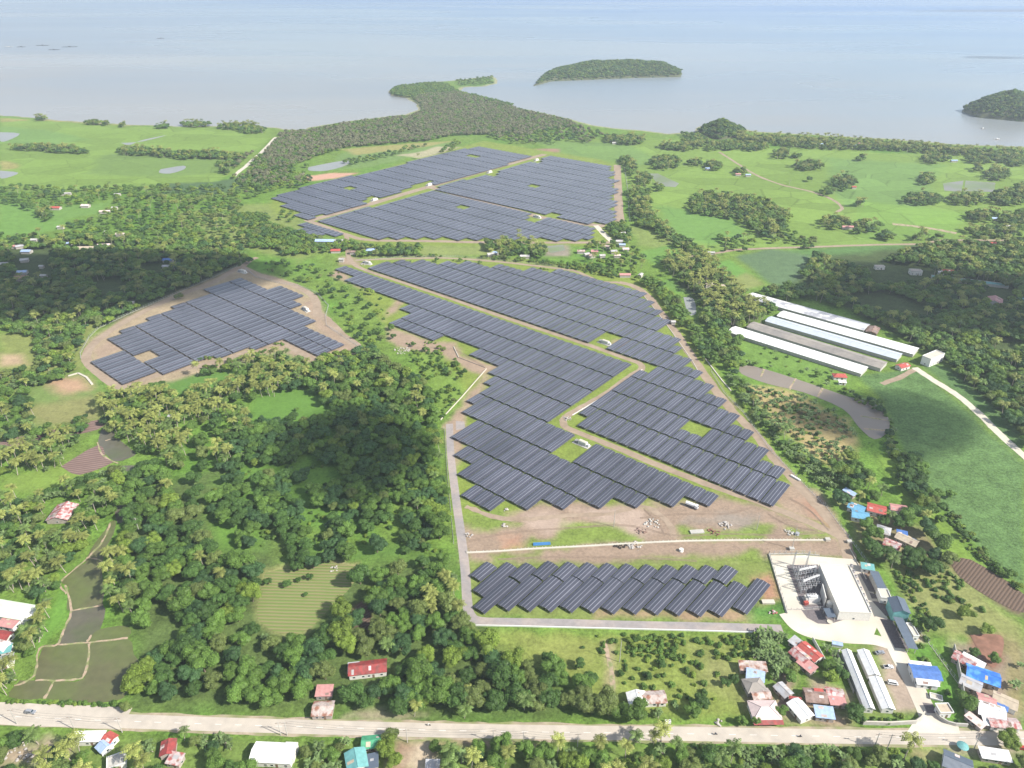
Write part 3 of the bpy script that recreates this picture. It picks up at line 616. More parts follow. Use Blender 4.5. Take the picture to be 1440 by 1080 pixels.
b.inputs['Coat Weight'].default_value = .6; b.inputs['Coat Roughness'].default_value = .25
M['panel'] = pm
TW, TZ, TR = 7.95, 1.35, .62      # width, eaves height, ridge rise
def panel_geo(vs, fs, uvs, cx, cy, ca, sa, ln):
    """two slopes and a rim, local x across, y along"""
    h = TW / 2; n = len(vs); y0, y1 = -ln / 2, ln / 2
    loc = [(-h, y0, TZ), (0, y0, TZ + TR), (h, y0, TZ), (-h, y1, TZ), (0, y1, TZ + TR), (h, y1, TZ),
           (-h, y0, TZ - .12), (h, y0, TZ - .12), (-h, y1, TZ - .12), (h, y1, TZ - .12)]
    vs += [(cx + a * ca - b_ * sa, cy + a * sa + b_ * ca, c) for a, b_, c in loc]
    F_ = [(0, 1, 4, 3), (1, 2, 5, 4), (6, 0, 3, 8), (2, 7, 9, 5), (6, 7, 2, 1, 0), (8, 3, 4, 5, 9), (6, 8, 9, 7)]
    fs += [tuple(i + n for i in f) for f in F_]
    U = {0: (0.06, 0), 1: (4, 0), 2: (7.94, 0), 3: (0.06, ln), 4: (4, ln), 5: (7.94, ln), 6: (.5, .5), 7: (.5, .5), 8: (.5, .5), 9: (.5, .5)}
    for k, f in enumerate(F_):
        for i in f: uvs.append(U[i] if k < 2 else (.5, .5))
def panel_mesh(name, items):
    vs, fs, uvs = [], [], []
    for it in items: panel_geo(vs, fs, uvs, *it)
    me = bpy.data.meshes.new(name); me.from_pydata(vs, [], fs); u = me.uv_layers.new(name='UVMap')
    u.data.foreach_set('uv', np.array(uvs, dtype=np.float32).ravel()); me.materials.append(M['panel']); return me
def frame_mesh(ln):
    mb = MB(); n = max(3, int(ln / 4.6)); 
    for k in range(n + 1):
        yy = -ln / 2 + .3 + (ln - .6) * k / n
        for xx in (-3.5, 0, 3.5): mb.box(xx - .07, yy - .07, 0, xx + .07, yy + .07, TZ - .05 + (TR if xx == 0 else .05))
        mb.bar((-3.9, yy, TZ - .1), (0, yy, TZ + TR - .12), .05, 4).bar((0, yy, TZ + TR - .12), (3.9, yy, TZ - .1), .05, 4)
    return mb.mesh('support_frame', M['steel'])
TM = {}
for key, ln in (('full', 27.9), ('half', 13.7)): TM[key] = (panel_mesh('panel_array', [(0, 0, 1, 0, ln)]), frame_mesh(ln))
KS = (H - 1.7) / H
tables = []     # X, Y, angle, full/half, block, lane, index
def block(name, ang, pitchu, pitchv, uref, vref, poly, holes=(), lanes=range(-3, 16), zf=1.7):
    a = math.radians(ang); A = (math.cos(a), math.sin(a)); B = (-math.sin(a), math.cos(a))
    uvq = lambda q: (q[0] * A[0] + q[1] * A[1], q[0] * B[0] + q[1] * B[1])
    PU = [uvq(G(p[0], p[1], zf)) for p in poly]; HO = [[uvq(G(p[0], p[1], zf)) for p in h] for h in holes]
    us = [p[0] for p in PU]; 
    u0 = uvq(G(*uref, zf))[0]; v0 = uvq(G(*vref, zf))[1]
    i0 = int((min(us) - u0) / pitchu) - 2; i1 = int((max(us) - u0) / pitchu) + 2
    ui = np.arange(i0, i1)
    for ln in lanes:
        hv = []
        for hf in (0, 1):
            uc = u0 + (ui + .5) * pitchu; vc = np.full(len(ui), v0 + (ln + .25 + .5 * hf) * pitchv)
            ok = sdist(uc, vc, PU) > -1.0
            for h_ in HO: ok &= ~(sdist(uc, vc, h_) > 0)
            hv.append(ok)
        for k in range(len(ui)):
            a0, a1 = hv[0][k], hv[1][k]
            if not (a0 or a1): continue
            vv = v0 + (ln + (.5 if a0 and a1 else (.25 if a0 else .75))) * pitchv
            uu = u0 + (ui[k] + .5) * pitchu
            tables.append((uu * A[0] + vv * B[0], uu * A[1] + vv * B[1], a, 'full' if a0 and a1 else 'half', name, ln, int(k)))
ML = [(488,374.3),(500,378),(521.7,385.4),(577,405.5),(628.6,421.5),(680,439.6),(699,446),(700,452),(718,459),(724,457),(727,456),(791,475.7),(846.7,497),(871.7,505),(887,511),(801.5,569),(767,593),(786.7,603.6),(806,612.6),(774,637.5),(802,650.7),(840.8,626.4),(910.3,657),(960,676),(977,684.7),(1011.7,698.6),(996.4,713),(982.5,707),(964,698.6),(945,714),(931,707),(911.7,698.6),(893,714),(861.7,699),(840.8,714.6),(807.5,700),(788.7,715),(761,700),(738,714.6),(709,700),(686.7,715.3),(646.4,695),(668.6,680.5),(642,666),(660,651),(636.7,638),(656,626),(632.5,614),(668.6,592.5),(647.8,580.7),(663,568),(654,564),(671.4,553.6),(688,540),(678,537),(695,527),(684,523),(699,512.6),(659,496.7),(671,488),(655.4,487.6),(637.4,480.7),(656.4,487.5),(639.7,481),(644,477),(621.7,471),(607.8,478.5),(547.4,453.5),(564.7,446.5),(576.5,441),(563,435.4),(575.8,428.5),(485.6,394.4),(498,388),(476,381),(470,377)]
UR = [(514.7,376.4),(541,367),(569,366.7),(577,369.4),(591,364),(612,370),(625.8,366),(645,371.5),(660.5,368),(680,374.3),(703.6,373.6),(732.8,380.6),(750.8,377.8),(774,383),(785.6,380),(864.7,397),(881,404),(903.8,412.5),(894.7,418),(912,423.6),(925,436.8),(915.6,443),(936,451),(936,460),(929.4,466.7),(960,479),(953,483),(963.5,490),(953,498),(976,507),(969.7,514),(991,523.6),(982,532),(1007,541.7),(997.5,550),(1024,562.5),(1012,572),(1042.8,583),(1031.7,596),(1061.5,605.6),(1051,618),(1081.7,630.6),(1070.6,645.8),(1105,657),(1091.4,670),(1112,679),(1085,709),(1020,683.3),(820,602.8),(813,598),(827,584),(816,580.7),(832,568),(862,546.7),(889.7,528),(903.6,520.3),(919,524.4),(930,514.7),(857.8,490),(878.6,475),(856.4,468),(831.4,481)]
LB = [(130,506.7),(173,489),(151.7,474),(188,457.5),(223,439),(261,426),(293,413),(286,408),(321,396),(334,391),(372.5,406),(391,402),(419,413),(410.7,421),(426,427),(412,434),(444,451),(432,460),(481,484),(447,500),(392,474.7),(372.5,481.5),(353,490),(343,486),(326.7,495),(306,503),(300,500),(276.7,508),(232.5,526),(223,522),(176.7,539)]
F1 = [(383,281),(398,272),(438,260),(478,250),(517,243),(552,234),(605,220),(640,212),(680.7,203.7),(757,215.5),(697.6,235.6),(620,256),(605,261),(594,263),(612,253),(598,254),(520,285),(441.7,304),(431,309),(412.5,303.7),(423,299.6),(394,291),(402.5,287.5)]
F2 = [(610,266.5),(617.5,262),(740,230),(768,219.4),(861,234),(855,239),(863,241),(858,250),(866,253),(858,264.4),(866,266.4),(858,280),(864,285),(857,294.6),(868,297.5),(868,303),(852.8,313),(840,313),(825,315.5),(783,305),(790,303),(772,298),(766.7,302),(720,291)]
F3 = [(446,310.4),(606,269.4),(744,302),(736.5,309.6),(749,313.5),(763,308.6),(770,307),(834.7,320),(832,328),(842.5,332.4),(834,336),(817,337.5),(780,337.5),(754,334.5),(711,335.5),(661,335.5),(626,334.5),(600,334.8),(575,334.8),(519,333.5),(480,321)]
F4 = [(416,315),(426.7,311.7),(481,328.6),(476.5,331),(459,328.6),(447.6,333),(420.6,323),(433,319.6)]
block('west', -39.3, 8.43, 29.45, (632.5,614), (632.5,613.9), ML, lanes=range(-3, 7))
block('east', -39.3, 8.66, 29.55, (882.5,627.8), (882.5,627.8), UR, [[(973,589),(1004,601.4),(987,612.5),(961,600)]], lanes=range(-1, 10))
block('hill', -40.6, 8.6, 29.2, (130,506.7), (188.3,457.5), LB, [[(186,497),(209,490),(221,497.5),(201,507)]], lanes=range(-4, 6))
block('sea', -39.9, 8.6, 29.4, (441,310), (441.7,304), F1, [[(481,265),(488,262),(499,265),(490,269)],[(657,219),(663,216),(673,219),(667,222)],[(508,282),(520,276),(534,280),(530,287),(515,290)],[(592,262),(606,256),(612,258),(600,266)]], lanes=range(-2, 16))
block('sea', -38.6, 8.6, 29.4, (610,266.5), (720,291), F2, [[(741,261),(748,258),(758,261),(750,264)],[(678,244),(692,240),(703,243),(694,247)],[(745,226),(754,222),(764,223),(760,229)]], lanes=range(-3, 14))
block('sea', -39.3, 8.6, 29.4, (446,310.4), (520,333), F3, [[(641,292),(648,289),(658,292),(651,295)]], lanes=range(-3, 12))
block('sea', -39.3, 8.6, 29.4, (459,328.6), (459,328.6), F4, lanes=range(-2, 4))
block('sea', -39.3, 8.6, 29.4, (422,338.5), (422,338.5), [(408,336),(434,329),(440,331),(424,339)], lanes=range(-1, 2))
NEAR = []
def near_tbl(px, py, key, row, i, ang=50.4):
    X, Y = G(px, py, 1.7); a = math.radians(ang); ln = 27.9 if key == 'full' else 13.7
    NEAR.append((X + math.cos(a) * ln / 2, Y + math.sin(a) * ln / 2, a - math.pi / 2, key, row, i))
for i, q in enumerate([(673.4,857.5),(707.3,853.9),(737.1,854.6),(766.5,855.2),(795.6,856),(825.4,856.6),(854.4,858),(884.8,858.4),(915.2,859.2),(945.6,860.3),(975.9,861.6),(1005.7,861.8)]): near_tbl(*q, 'full', 'front', i, 50.2 - i * .2)
near_tbl(1040.5, 858, 'full', 'lone', 0, 48.3)
near_tbl(672.5, 834, 'full', 'middle', 0); near_tbl(668.3, 812.5, 'half', 'corner', 0)
for i, q in enumerate([(724.8,813.8),(756.4,811.1),(785,812.2),(812.7,813),(840.8,813.8),(868.8,814.7),(897.5,815.7),(926.3,816),(955,816),(983.2,816.5),(1012,816.7)]): near_tbl(*q, 'half', 'back', i, 50.2 - i * .25)
tables.sort(key=lambda q: q[0] ** 2 + q[1] ** 2)
NT = 300 - len(NEAR)
def make_table(X, Y, a, key, label):
    r = empty('solar_table', (X, Y, 0), a); tag(r, label, 'solar table', 'dark solar tables of the power plant')
    link('panel_array', TM[key][0], r); link('support_frame', TM[key][1], r)
for X, Y, a, key, row, i in NEAR:
    lab = {'front': f'long solar table, {ORD[i]} from the lane corner in the front row above the asphalt lane',
           'lone': 'long solar table standing alone beside the substation fence', 'middle': 'long solar table behind the first front-row table at the lane corner',
           'corner': 'short solar table at the lane bend by the white concrete channel',
           'back': f'short solar table, {ORD[i]} from the asphalt lane in the back row facing the white channel'}[row]
    make_table(X, Y, a, key, lab)
ind = tables[:NT]; rest = tables[NT:]
cnt = {}
for q in sorted(ind, key=lambda q: (q[4], q[5], q[6])):
    k = (q[4], q[5]); i = cnt.get(k, 0); cnt[k] = i + 1
    ln0 = min(r[5] for r in ind if r[4] == q[4]); st = q[5] - ln0
    side = {'west': 'west of the curving plant road', 'east': 'between plant road and perimeter track', 'hill': 'on the hill'}[q[4]] if q[4] in ('west', 'east', 'hill') else 'by the sea'
    lab = f"{'long' if q[3] == 'full' else 'short'} solar table, {ordn(i)} along the {ORD[st]} strip {side}"
    make_table(q[0], q[1], q[2], q[3], lab)
me = panel_mesh('solar_tables', [(q[0], q[1], math.cos(q[2]), math.sin(q[2]), 27.9 if q[3] == 'full' else 13.7) for q in rest])
tag(link('solar_tables', me), 'distant blocks of dark solar tables in diagonal rows towards the bay', 'solar tables', kind='stuff')
print('TABLES', len(tables) + len(NEAR), 'individual', len(ind) + len(NEAR))

# ------------------------------------------------------------------ vegetation meshes
def leaf_mesh(name, quads, rnd, m, extra=None):
    """quads: (n,4,3) array"""
    n = len(quads); me = bpy.data.meshes.new(name)
    v = quads.reshape(-1, 3); f = np.arange(n * 4).reshape(n, 4)
    ev, ef = (extra if extra else (np.zeros((0, 3)), []))
    allv = np.concatenate([v, ev]) if len(ev) else v
    fs = [tuple(q) for q in f.tolist()] + [tuple(i + n * 4 for i in q) for q in ef]
    me.from_pydata(allv.tolist(), [], fs)
    a = me.attributes.new('rnd', 'FLOAT', 'FACE'); a.data.foreach_set('value', np.concatenate([rnd, np.full(len(ef), .25)]).astype(np.float32))  # core faces fixed darker: shade inside the crown is put into the colour
    me.materials.append(m); return me
def ico():
    bm_ = __import__('bmesh').new(); __import__('bmesh').ops.create_icosphere(bm_, subdivisions=2, radius=1)
    v = np.array([q.co[:] for q in bm_.verts]); f = [tuple(w_.index for w_ in q.verts) for q in bm_.faces]; bm_.free(); return v, f
ICV, ICF = ico()
def leafquads(c, nrm, size, rg):
    n = len(c); nrm = nrm / (np.linalg.norm(nrm, axis=1, keepdims=True) + 1e-9)
    t1 = np.cross(nrm, rg.normal(size=(n, 3))); t1 /= np.linalg.norm(t1, axis=1, keepdims=True) + 1e-9; t2 = np.cross(nrm, t1)
    s = size[:, None]
    return np.stack([c - t1 * s * .6, c + t2 * s * .45 + nrm * s * .1, c + t1 * s * .6, c - t2 * s * .45 + nrm * s * .08], 1)
def crown(name, m, seed, rx=5, rz=3.4, z0=4.6, lumps=16, per=130, ls=.42, lumpr=.42, droop=0.0):
    rg = np.random.default_rng(seed); Q = []; RN = []; EV = []; EF = []
    skew = rg.uniform(-.25, .25, 2)
    for k in range(lumps):
        ph = rg.uniform(0, 2 * math.pi); ct = rg.uniform(-.15, 1); r = rg.uniform(.35, .72) if k else 0
        st = math.sqrt(max(0, 1 - ct * ct))
        c = np.array([rx * r * st * math.cos(ph) * rg.uniform(.9, 1.45) + skew[0] * rx * ct, rx * r * st * math.sin(ph) * rg.uniform(.9, 1.45) + skew[1] * rx * ct, z0 + rz * (r + .1) * ct])
        rr = rx * lumpr * rg.uniform(.62, 1.2); n = int(per * (rr / (rx * lumpr)) ** 2)
        d = rg.normal(size=(n, 3)); d /= np.linalg.norm(d, axis=1, keepdims=True); d[:, 2] = np.where(d[:, 2] < -.35, -d[:, 2], d[:, 2])
        p = c + d * np.array([rr, rr, rr * .82]) * rg.uniform(.86, 1.12, (n, 1)); 
        nn = d + rg.normal(size=(n, 3)) * .42; nn[:, 2] += .25 - droop
        Q.append(leafquads(p, nn, rg.uniform(.7, 1.3, n) * ls * rx / 5, rg)); RN.append(np.clip(rg.normal(.5, .22, n) + rg.uniform(-.18, .18), 0, 1))
        o = len(EV) * len(ICV); EV.append(c + ICV * np.array([rr, rr, rr * .8]) * .86 * (1 + .12 * rg.normal(size=(len(ICV), 1)))); EF += [tuple(i + o for i in f) for f in ICF]
    return leaf_mesh(name, np.concatenate(Q), np.concatenate(RN), m, (np.concatenate(EV), EF))
def trunk_mesh(seed, h=5.0, r=.32):
    rg = random.Random(seed); mb = MB(); top = (rg.uniform(-.4, .4), rg.uniform(-.4, .4), h * .62)
    mb.bar((0, 0, -.1), top, r, 7, r * .7)
    for k in range(4):
        a = k * 1.57 + rg.uniform(-.4, .4); mb.bar(top, (top[0] + 2.1 * math.cos(a), top[1] + 2.1 * math.sin(a), h * 1.05), r * .5, 5, r * .2)
    return mb.mesh('trunk', M['bark'])
TINTS = ['dark', 'mid', 'dark', 'bright', 'mid', 'olive', 'deep', 'mid', 'dark', 'mid', 'olive', 'deep']
CROWN = []
for k, tn in enumerate(TINTS):
    CROWN.append((crown('crown', LM[tn], 100 + k, rx=5, rz=[3.2, 3.8, 2.7, 3.4][k % 4], lumps=[17, 13, 22, 15][k % 4], per=[120, 150, 95, 130][k % 4], lumpr=[.40, .46, .35, .42][k % 4]), trunk_mesh(k), tn))
FAR = [crown('crown', LM[tn], 300 + k, rx=5, rz=3.3, lumps=9, per=34, ls=.85, lumpr=.48) for k, tn in enumerate(['dark', 'mid', 'deep', 'dark', 'bright', 'olive'])]
MANG = [crown('crown', LM['grey'], 330 + k, rx=5, rz=2.8, lumps=8, per=34, ls=.85, lumpr=.5) for k in range(2)] + [crown('crown', LM['mid'], 340, rx=5, rz=2.8, lumps=8, per=34, ls=.85, lumpr=.5)]
def palm_mesh(seed, m, fr=15, L_=4.6, h=0.0, seg=6, wd=1.0):
    rg = np.random.default_rng(seed); Q = []; RN = []
    for k in range(fr):
        a = 2 * math.pi * k / fr + rg.uniform(-.2, .2); e = rg.uniform(.05, 1.05) if k % 3 else rg.uniform(.6, 1.3); ln = L_ * rg.uniform(.8, 1.1); p = np.array([0, 0, h]); el_ = e; rn = rg.uniform(.2, .8)
        dirh = np.array([math.cos(a), math.sin(a), 0]); side = np.array([-math.sin(a), math.cos(a), 0])
        for s in range(seg):
            q = p + (dirh * math.cos(el_) + np.array([0, 0, math.sin(el_)])) * ln / seg
            w0 = wd * math.sin(math.pi * min(1, (s + .6) / (seg + .5))) ; w1 = wd * math.sin(math.pi * min(1, (s + 1.5) / (seg + .6)))
            for sg in (-1, 1):
                dn = np.array([0, 0, -.45])
                a0 = p + (q - p) * .06; a1 = p + (q - p) * .74
                Q.append(np.array([a0, a1, a1 + side * sg * w1 + dn * w1 + (q - p) * .5, a0 + side * sg * w0 + dn * w0 + (q - p) * .42])); RN.append(np.clip(rn + rg.uniform(-.2, .2), 0, 1))
            p = q; el_ -= 1.75 / seg * rg.uniform(.8, 1.2)
    return leaf_mesh('crown', np.array(Q), np.array(RN), m)
def palm_trunk(seed, h):
    rg = random.Random(seed); mb = MB(); bx, by = rg.uniform(-1.2, 1.2), rg.uniform(-1.2, 1.2); p = (bx, by, -.1)
    for k in range(1, 5):
        f = k / 4; q = (bx * (1 - f) ** 1.6, by * (1 - f) ** 1.6, h * f); mb.bar(p, q, .24 - .03 * k, 6, .22 - .03 * k); p = q
    return mb.mesh('trunk', M['palmbark'])
PALM = []
for k in range(6):
    h = [8.5, 10.5, 9.5, 7.5, 11, 9][k]; PALM.append((palm_mesh(k, LM['palm' if k % 3 else 'palmg'], h=h), palm_trunk(k, h), 'yellowing' if k % 3 else 'green'))
def banana_mesh(seed):
    rg = np.random.default_rng(seed); Q = []; RN = []
    for st in range(4):
        bx, by = rg.uniform(-1, 1, 2)
        for k in range(7):
            a = rg.uniform(0, 6.28); p = np.array([bx, by, rg.uniform(1.6, 2.4)]); el_ = rg.uniform(.9, 1.3); ln = rg.uniform(1.8, 2.6)
            dh = np.array([math.cos(a), math.sin(a), 0]); sd_ = np.array([-math.sin(a), math.cos(a), 0]); rn = rg.uniform(.2, .9)
            for s in range(4):
                q = p + (dh * math.cos(el_) + np.array([0, 0, math.sin(el_)])) * ln / 4; w0 = .38 * math.sin(math.pi * (s + .35) / 4.7); w1 = .38 * math.sin(math.pi * min(1, (s + 1.35) / 4.7))
                Q.append(np.array([p - sd_ * w0, p + sd_ * w0, q + sd_ * w1, q - sd_ * w1])); RN.append(rn); p = q; el_ -= .5
    return leaf_mesh('crown', np.array(Q), np.array(RN), LM['banana'])
BAN = []
for k in range(3):
    mb = MB()
    for s in range(3): mb.bar((R.uniform(-1, 1), R.uniform(-1, 1), -.1), (R.uniform(-.8, .8), R.uniform(-.8, .8), 2.0), .16, 6, .12)
    BAN.append((banana_mesh(k), mb.mesh('trunk', M['palmbark']), 'pale green'))
def bush_mesh(seed, tn): return crown('bush', LM[tn], seed, rx=1.5, rz=.9, z0=.5, lumps=5, per=26, ls=1.1, lumpr=.55)
BUSH = [bush_mesh(400, 'mid'), bush_mesh(401, 'bright'), bush_mesh(402, 'dark'), bush_mesh(403, 'mid')]

def stuff(name, variants, pts, label, cat, kind='stuff'):
    """pts: list of (x, y, z, scale, rot, variant) placed by geometry nodes as ONE object; the variants are meshes already in use"""
    if not len(pts): return
    a = np.array(pts, dtype=np.float32); me = bpy.data.meshes.new(name); me.vertices.add(len(a)); me.vertices.foreach_set('co', a[:, :3].ravel())
    for nm, c in (('scl', 3), ('rot', 4)):
        at = me.attributes.new(nm, 'FLOAT', 'POINT'); at.data.foreach_set('value', a[:, c].copy())
    at = me.attributes.new('var', 'INT', 'POINT'); at.data.foreach_set('value', a[:, 5].astype(np.int32))
    o = link(name, me); ng = bpy.data.node_groups.new(name + '_scatter', 'GeometryNodeTree')
    ng.interface.new_socket('Geometry', in_out='INPUT', socket_type='NodeSocketGeometry'); ng.interface.new_socket('Geometry', in_out='OUTPUT', socket_type='NodeSocketGeometry')
    gi = ng.nodes.new('NodeGroupInput'); go = ng.nodes.new('NodeGroupOutput'); jn = ng.nodes.new('GeometryNodeJoinGeometry'); Lk = ng.links.new
    m2p = ng.nodes.new('GeometryNodeMeshToPoints'); Lk(gi.outputs[0], m2p.inputs[0])
    def attr(nm, ty):
        n = ng.nodes.new('GeometryNodeInputNamedAttribute'); n.data_type = ty; n.inputs[0].default_value = nm; return n.outputs[0]
    sc_, ro_, va_ = attr('scl', 'FLOAT'), attr('rot', 'FLOAT'), attr('var', 'INT')
    cx = ng.nodes.new('ShaderNodeCombineXYZ'); Lk(ro_, cx.inputs[2]); e2r = ng.nodes.new('FunctionNodeEulerToRotation'); Lk(cx.outputs[0], e2r.inputs[0])
    for k, src in enumerate(variants):
        oi_ = ng.nodes.new('GeometryNodeObjectInfo'); oi_.inputs[0].default_value = src; oi_.inputs[1].default_value = True; oi_.transform_space = 'ORIGINAL'
        cp = ng.nodes.new('FunctionNodeCompare'); cp.data_type = 'INT'; cp.operation = 'EQUAL'; Lk(va_, cp.inputs[2]); cp.inputs[3].default_value = k
        ip = ng.nodes.new('GeometryNodeInstanceOnPoints'); Lk(m2p.outputs[0], ip.inputs['Points']); Lk(oi_.outputs['Geometry'], ip.inputs['Instance'])
        Lk(cp.outputs[0], ip.inputs['Selection']); Lk(e2r.outputs[0], ip.inputs['Rotation']); Lk(sc_, ip.inputs['Scale']); Lk(ip.outputs[0], jn.inputs[0])
        assert src.type == 'MESH'
    Lk(jn.outputs[0], go.inputs[0]); md = o.modifiers.new('scatter', 'NODES'); md.node_group = ng
    return tag(o, label, cat, kind=kind)

# ------------------------------------------------------------------ buildings
KEEP = []           # world polygons no tree may stand in: (poly, margin)
def house(px, py, w_, d_, h, rot, kind, roof, wall, label, cat='house', rise=None, ovh=.5, wins=True, name=None, base_z=0.0, group=None, world=None, skirt=None, open_sides=False):
    """w_ along local x (ridge direction), d_ along y; px,py the middle of the roof seen in the photograph; rot degrees"""
    X, Y = world or G(px, py, h + .5); a = math.radians(rot); r = empty(name or 'house', (X, Y, base_z), a); tag(r, label, cat, group)
    rise = rise if rise is not None else d_ * .18
    x0, y0 = w_ / 2, d_ / 2
    mb = MB()
    if open_sides:
        for i in range(int(w_ / 4) + 1):
            for sy in (-1, 1):
                xx = -x0 + .3 + (w_ - .6) * i / max(1, int(w_ / 4)); mb.box(xx - .12, sy * y0 - .12 - sy * .2, 0, xx + .12, sy * y0 + .12 - sy * .2, h)
    elif kind == 'gable': 
        prof = [(-y0, 0), (y0, 0), (y0, h), (0, h + rise - .05), (-y0, h)]
        mb.add([(-x0, p[0], p[1]) for p in prof] + [(x0, p[0], p[1]) for p in prof], [(4, 3, 2, 1, 0), (5, 6, 7, 8, 9), (0, 1, 6, 5), (1, 2, 7, 6), (2, 3, 8, 7), (3, 4, 9, 8), (4, 0, 5, 9)])
    elif kind == 'shed':
        mb.add([(-x0, -y0, 0), (x0, -y0, 0), (x0, y0, 0), (-x0, y0, 0), (-x0, -y0, h), (x0, -y0, h), (x0, y0, h + rise - .05), (-x0, y0, h + rise - .05)], [(3,2,1,0),(4,5,6,7),(0,1,5,4),(1,2,6,5),(2,3,7,6),(3,0,4,7)])
    else: mb.box(-x0, -y0, 0, x0, y0, h)
    mb.build('wall', wall, r)
    ox, oy = x0 + ovh, y0 + ovh; th = .12; mb = MB(); sl_ = rise / max(y0, .1)
    if kind == 'gable':
        e = h - sl_ * ovh; t_ = h + rise
        top = [(-oy, e), (0, t_), (oy, e)]; vs = [(sx * ox, p[0], p[1] + dz) for dz in (0.02, th) for sx in (-1, 1) for p in top]
        mb.add(vs, [(6, 7, 10, 9), (7, 8, 11, 10), (3, 4, 1, 0), (4, 5, 2, 1), (0, 1, 7, 6), (1, 2, 8, 7), (9, 10, 4, 3), (10, 11, 5, 4), (0, 6, 9, 3), (5, 11, 8, 2)])
        rf = mb.build('roof', roof, r); mr_ = MB(); mr_.bar((-ox, 0, t_ + th), (ox, 0, t_ + th), .14, 6); mr_.build('ridge_cap', roof, rf)
    elif kind == 'hip':
        e = h - sl_ * ovh; rl = max(0.05, x0 - y0 * .9) if x0 > y0 else .05; t_ = h + rise
        vs = [(-ox, -oy, e), (ox, -oy, e), (ox, oy, e), (-ox, oy, e), (-rl, 0, t_), (rl, 0, t_), (-ox, -oy, e + th), (ox, -oy, e + th), (ox, oy, e + th), (-ox, oy, e + th), (-rl, 0, t_ + th), (rl, 0, t_ + th)]
        mb.add(vs, [(6, 7, 11, 10), (8, 9, 10, 11), (7, 8, 11), (9, 6, 10), (3, 2, 1, 0), (0, 1, 7, 6), (1, 2, 8, 7), (2, 3, 9, 8), (3, 0, 6, 9)])
        rf = mb.build('roof', roof, r); mr_ = MB()
        for q in (6, 7, 8, 9): mr_.bar(vs[q], vs[10 if q in (6, 9) else 11], .1, 5)
        mr_.build('ridge_cap', M['dsteel'] if skirt else roof, rf)
        if skirt: MB().add([(-ox - .1, -oy - 1.8, e - .9), (ox + .1, -oy - 1.8, e - .9), (ox + .1, -oy + .3, e + .02), (-ox - .1, -oy + .3, e + .02), (-ox - .1, -oy - 1.8, e - .8), (ox + .1, -oy - 1.8, e - .8), (ox + .1, -oy + .3, e + .14), (-ox - .1, -oy + .3, e + .14)], [(3,2,1,0),(4,5,6,7),(0,1,5,4),(1,2,6,5),(2,3,7,6),(3,0,4,7)]).build('porch_roof', skirt, r)
    elif kind == 'shed':
        e0 = h - sl_ * .5 * ovh; e1 = h + rise + sl_ * .5 * ovh
        mb.add([(-ox, -oy, e0), (ox, -oy, e0), (ox, oy, e1), (-ox, oy, e1), (-ox, -oy, e0 + th), (ox, -oy, e0 + th), (ox, oy, e1 + th), (-ox, oy, e1 + th)], [(3,2,1,0),(4,5,6,7),(0,1,5,4),(1,2,6,5),(2,3,7,6),(3,0,4,7)]); mb.build('roof', roof, r)
    elif kind == 'arch':
        n = 10; out = [(-oy * math.cos(math.pi * k / n), h - .1 + rise * math.sin(math.pi * k / n)) for k in range(n + 1)]
        vs = [(sx * ox, p[0], p[1]) for sx in (-1, 1) for p in out] + [(sx * ox, p[0] * .98, p[1] - th) for sx in (-1, 1) for p in out]; m_ = n + 1
        fs = [(k, k + 1, m_ + k + 1, m_ + k) for k in range(n)] + [(3*m_ + k, 3*m_ + k + 1, 2*m_ + k + 1, 2*m_ + k) for k in range(n)]
        fs += [(2*m_ + k, 2*m_ + k + 1, k + 1, k) for k in range(n)] + [(m_ + k, m_ + k + 1, 3*m_ + k + 1, 3*m_ + k) for k in range(n)]
        mb.add(vs, fs); rf = mb.build('roof', roof, r)
        for sx in (-1, 1): MB().add([(sx * (x0 - .02), p[0] * .95, p[1] - th * 1.5) for p in out], [tuple(range(n + 1)) if sx < 0 else tuple(range(n, -1, -1))]).build('gable_end', wall, r)
    else:   # flat with parapet
        mb.box(-ox, -oy, h + .01, ox, oy, h + .3); rf = mb.build('roof', roof, r)
        pr = MB()
        for q in ((-ox, -oy, ox, -oy + .25), (-ox, oy - .25, ox, oy), (-ox, -oy + .26, -ox + .25, oy - .26), (ox - .25, -oy + .26, ox, oy - .26)): pr.box(q[0], q[1], h + .31, q[2], q[3], h + .85)
        pr.build('parapet', wall, rf)
    if wins and not open_sides and kind in ('gable', 'shed') and h < 3.45 and w_ > 4:
        rr = random.Random(int(X * 7 + Y * 3)); pm_ = [M['rust'], M['greyroof'], M['paleroof'], M['brown'], M['tanroof'], roof]
        for k in range(rr.choice([1, 2, 2, 3])):
            pw_, pd_ = rr.uniform(1, 2.6), rr.uniform(.8, max(.9, y0 * .8)); cx_ = rr.uniform(-ox + pw_, ox - pw_) if ox > pw_ else 0
            if kind == 'gable':
                sg = rr.choice([-1, 1]); ya = rr.uniform(.3, max(.31, oy - pd_ - .1)); yb = ya + pd_; f_ = lambda q: h + rise - sl_ * q * (rise + sl_ * ovh) / max(rise + sl_ * ovh, .01) + th + .02
                q4 = [(cx_ - pw_ / 2, sg * ya, f_(ya)), (cx_ + pw_ / 2, sg * ya, f_(ya)), (cx_ + pw_ / 2, sg * yb, f_(yb)), (cx_ - pw_ / 2, sg * yb, f_(yb))]
            else:
                ya = rr.uniform(-oy + .1, max(-oy + .11, oy - pd_ - .1)); yb = ya + pd_; f_ = lambda q: h - sl_ * .5 * ovh + (q + oy) * (rise + sl_ * ovh) / (2 * oy) + th + .02
                q4 = [(cx_ - pw_ / 2, ya, f_(ya)), (cx_ + pw_ / 2, ya, f_(ya)), (cx_ + pw_ / 2, yb, f_(yb)), (cx_ - pw_ / 2, yb, f_(yb))]
            pt = MB(); up = [(a_, b_, c_ + .04) for a_, b_, c_ in q4]
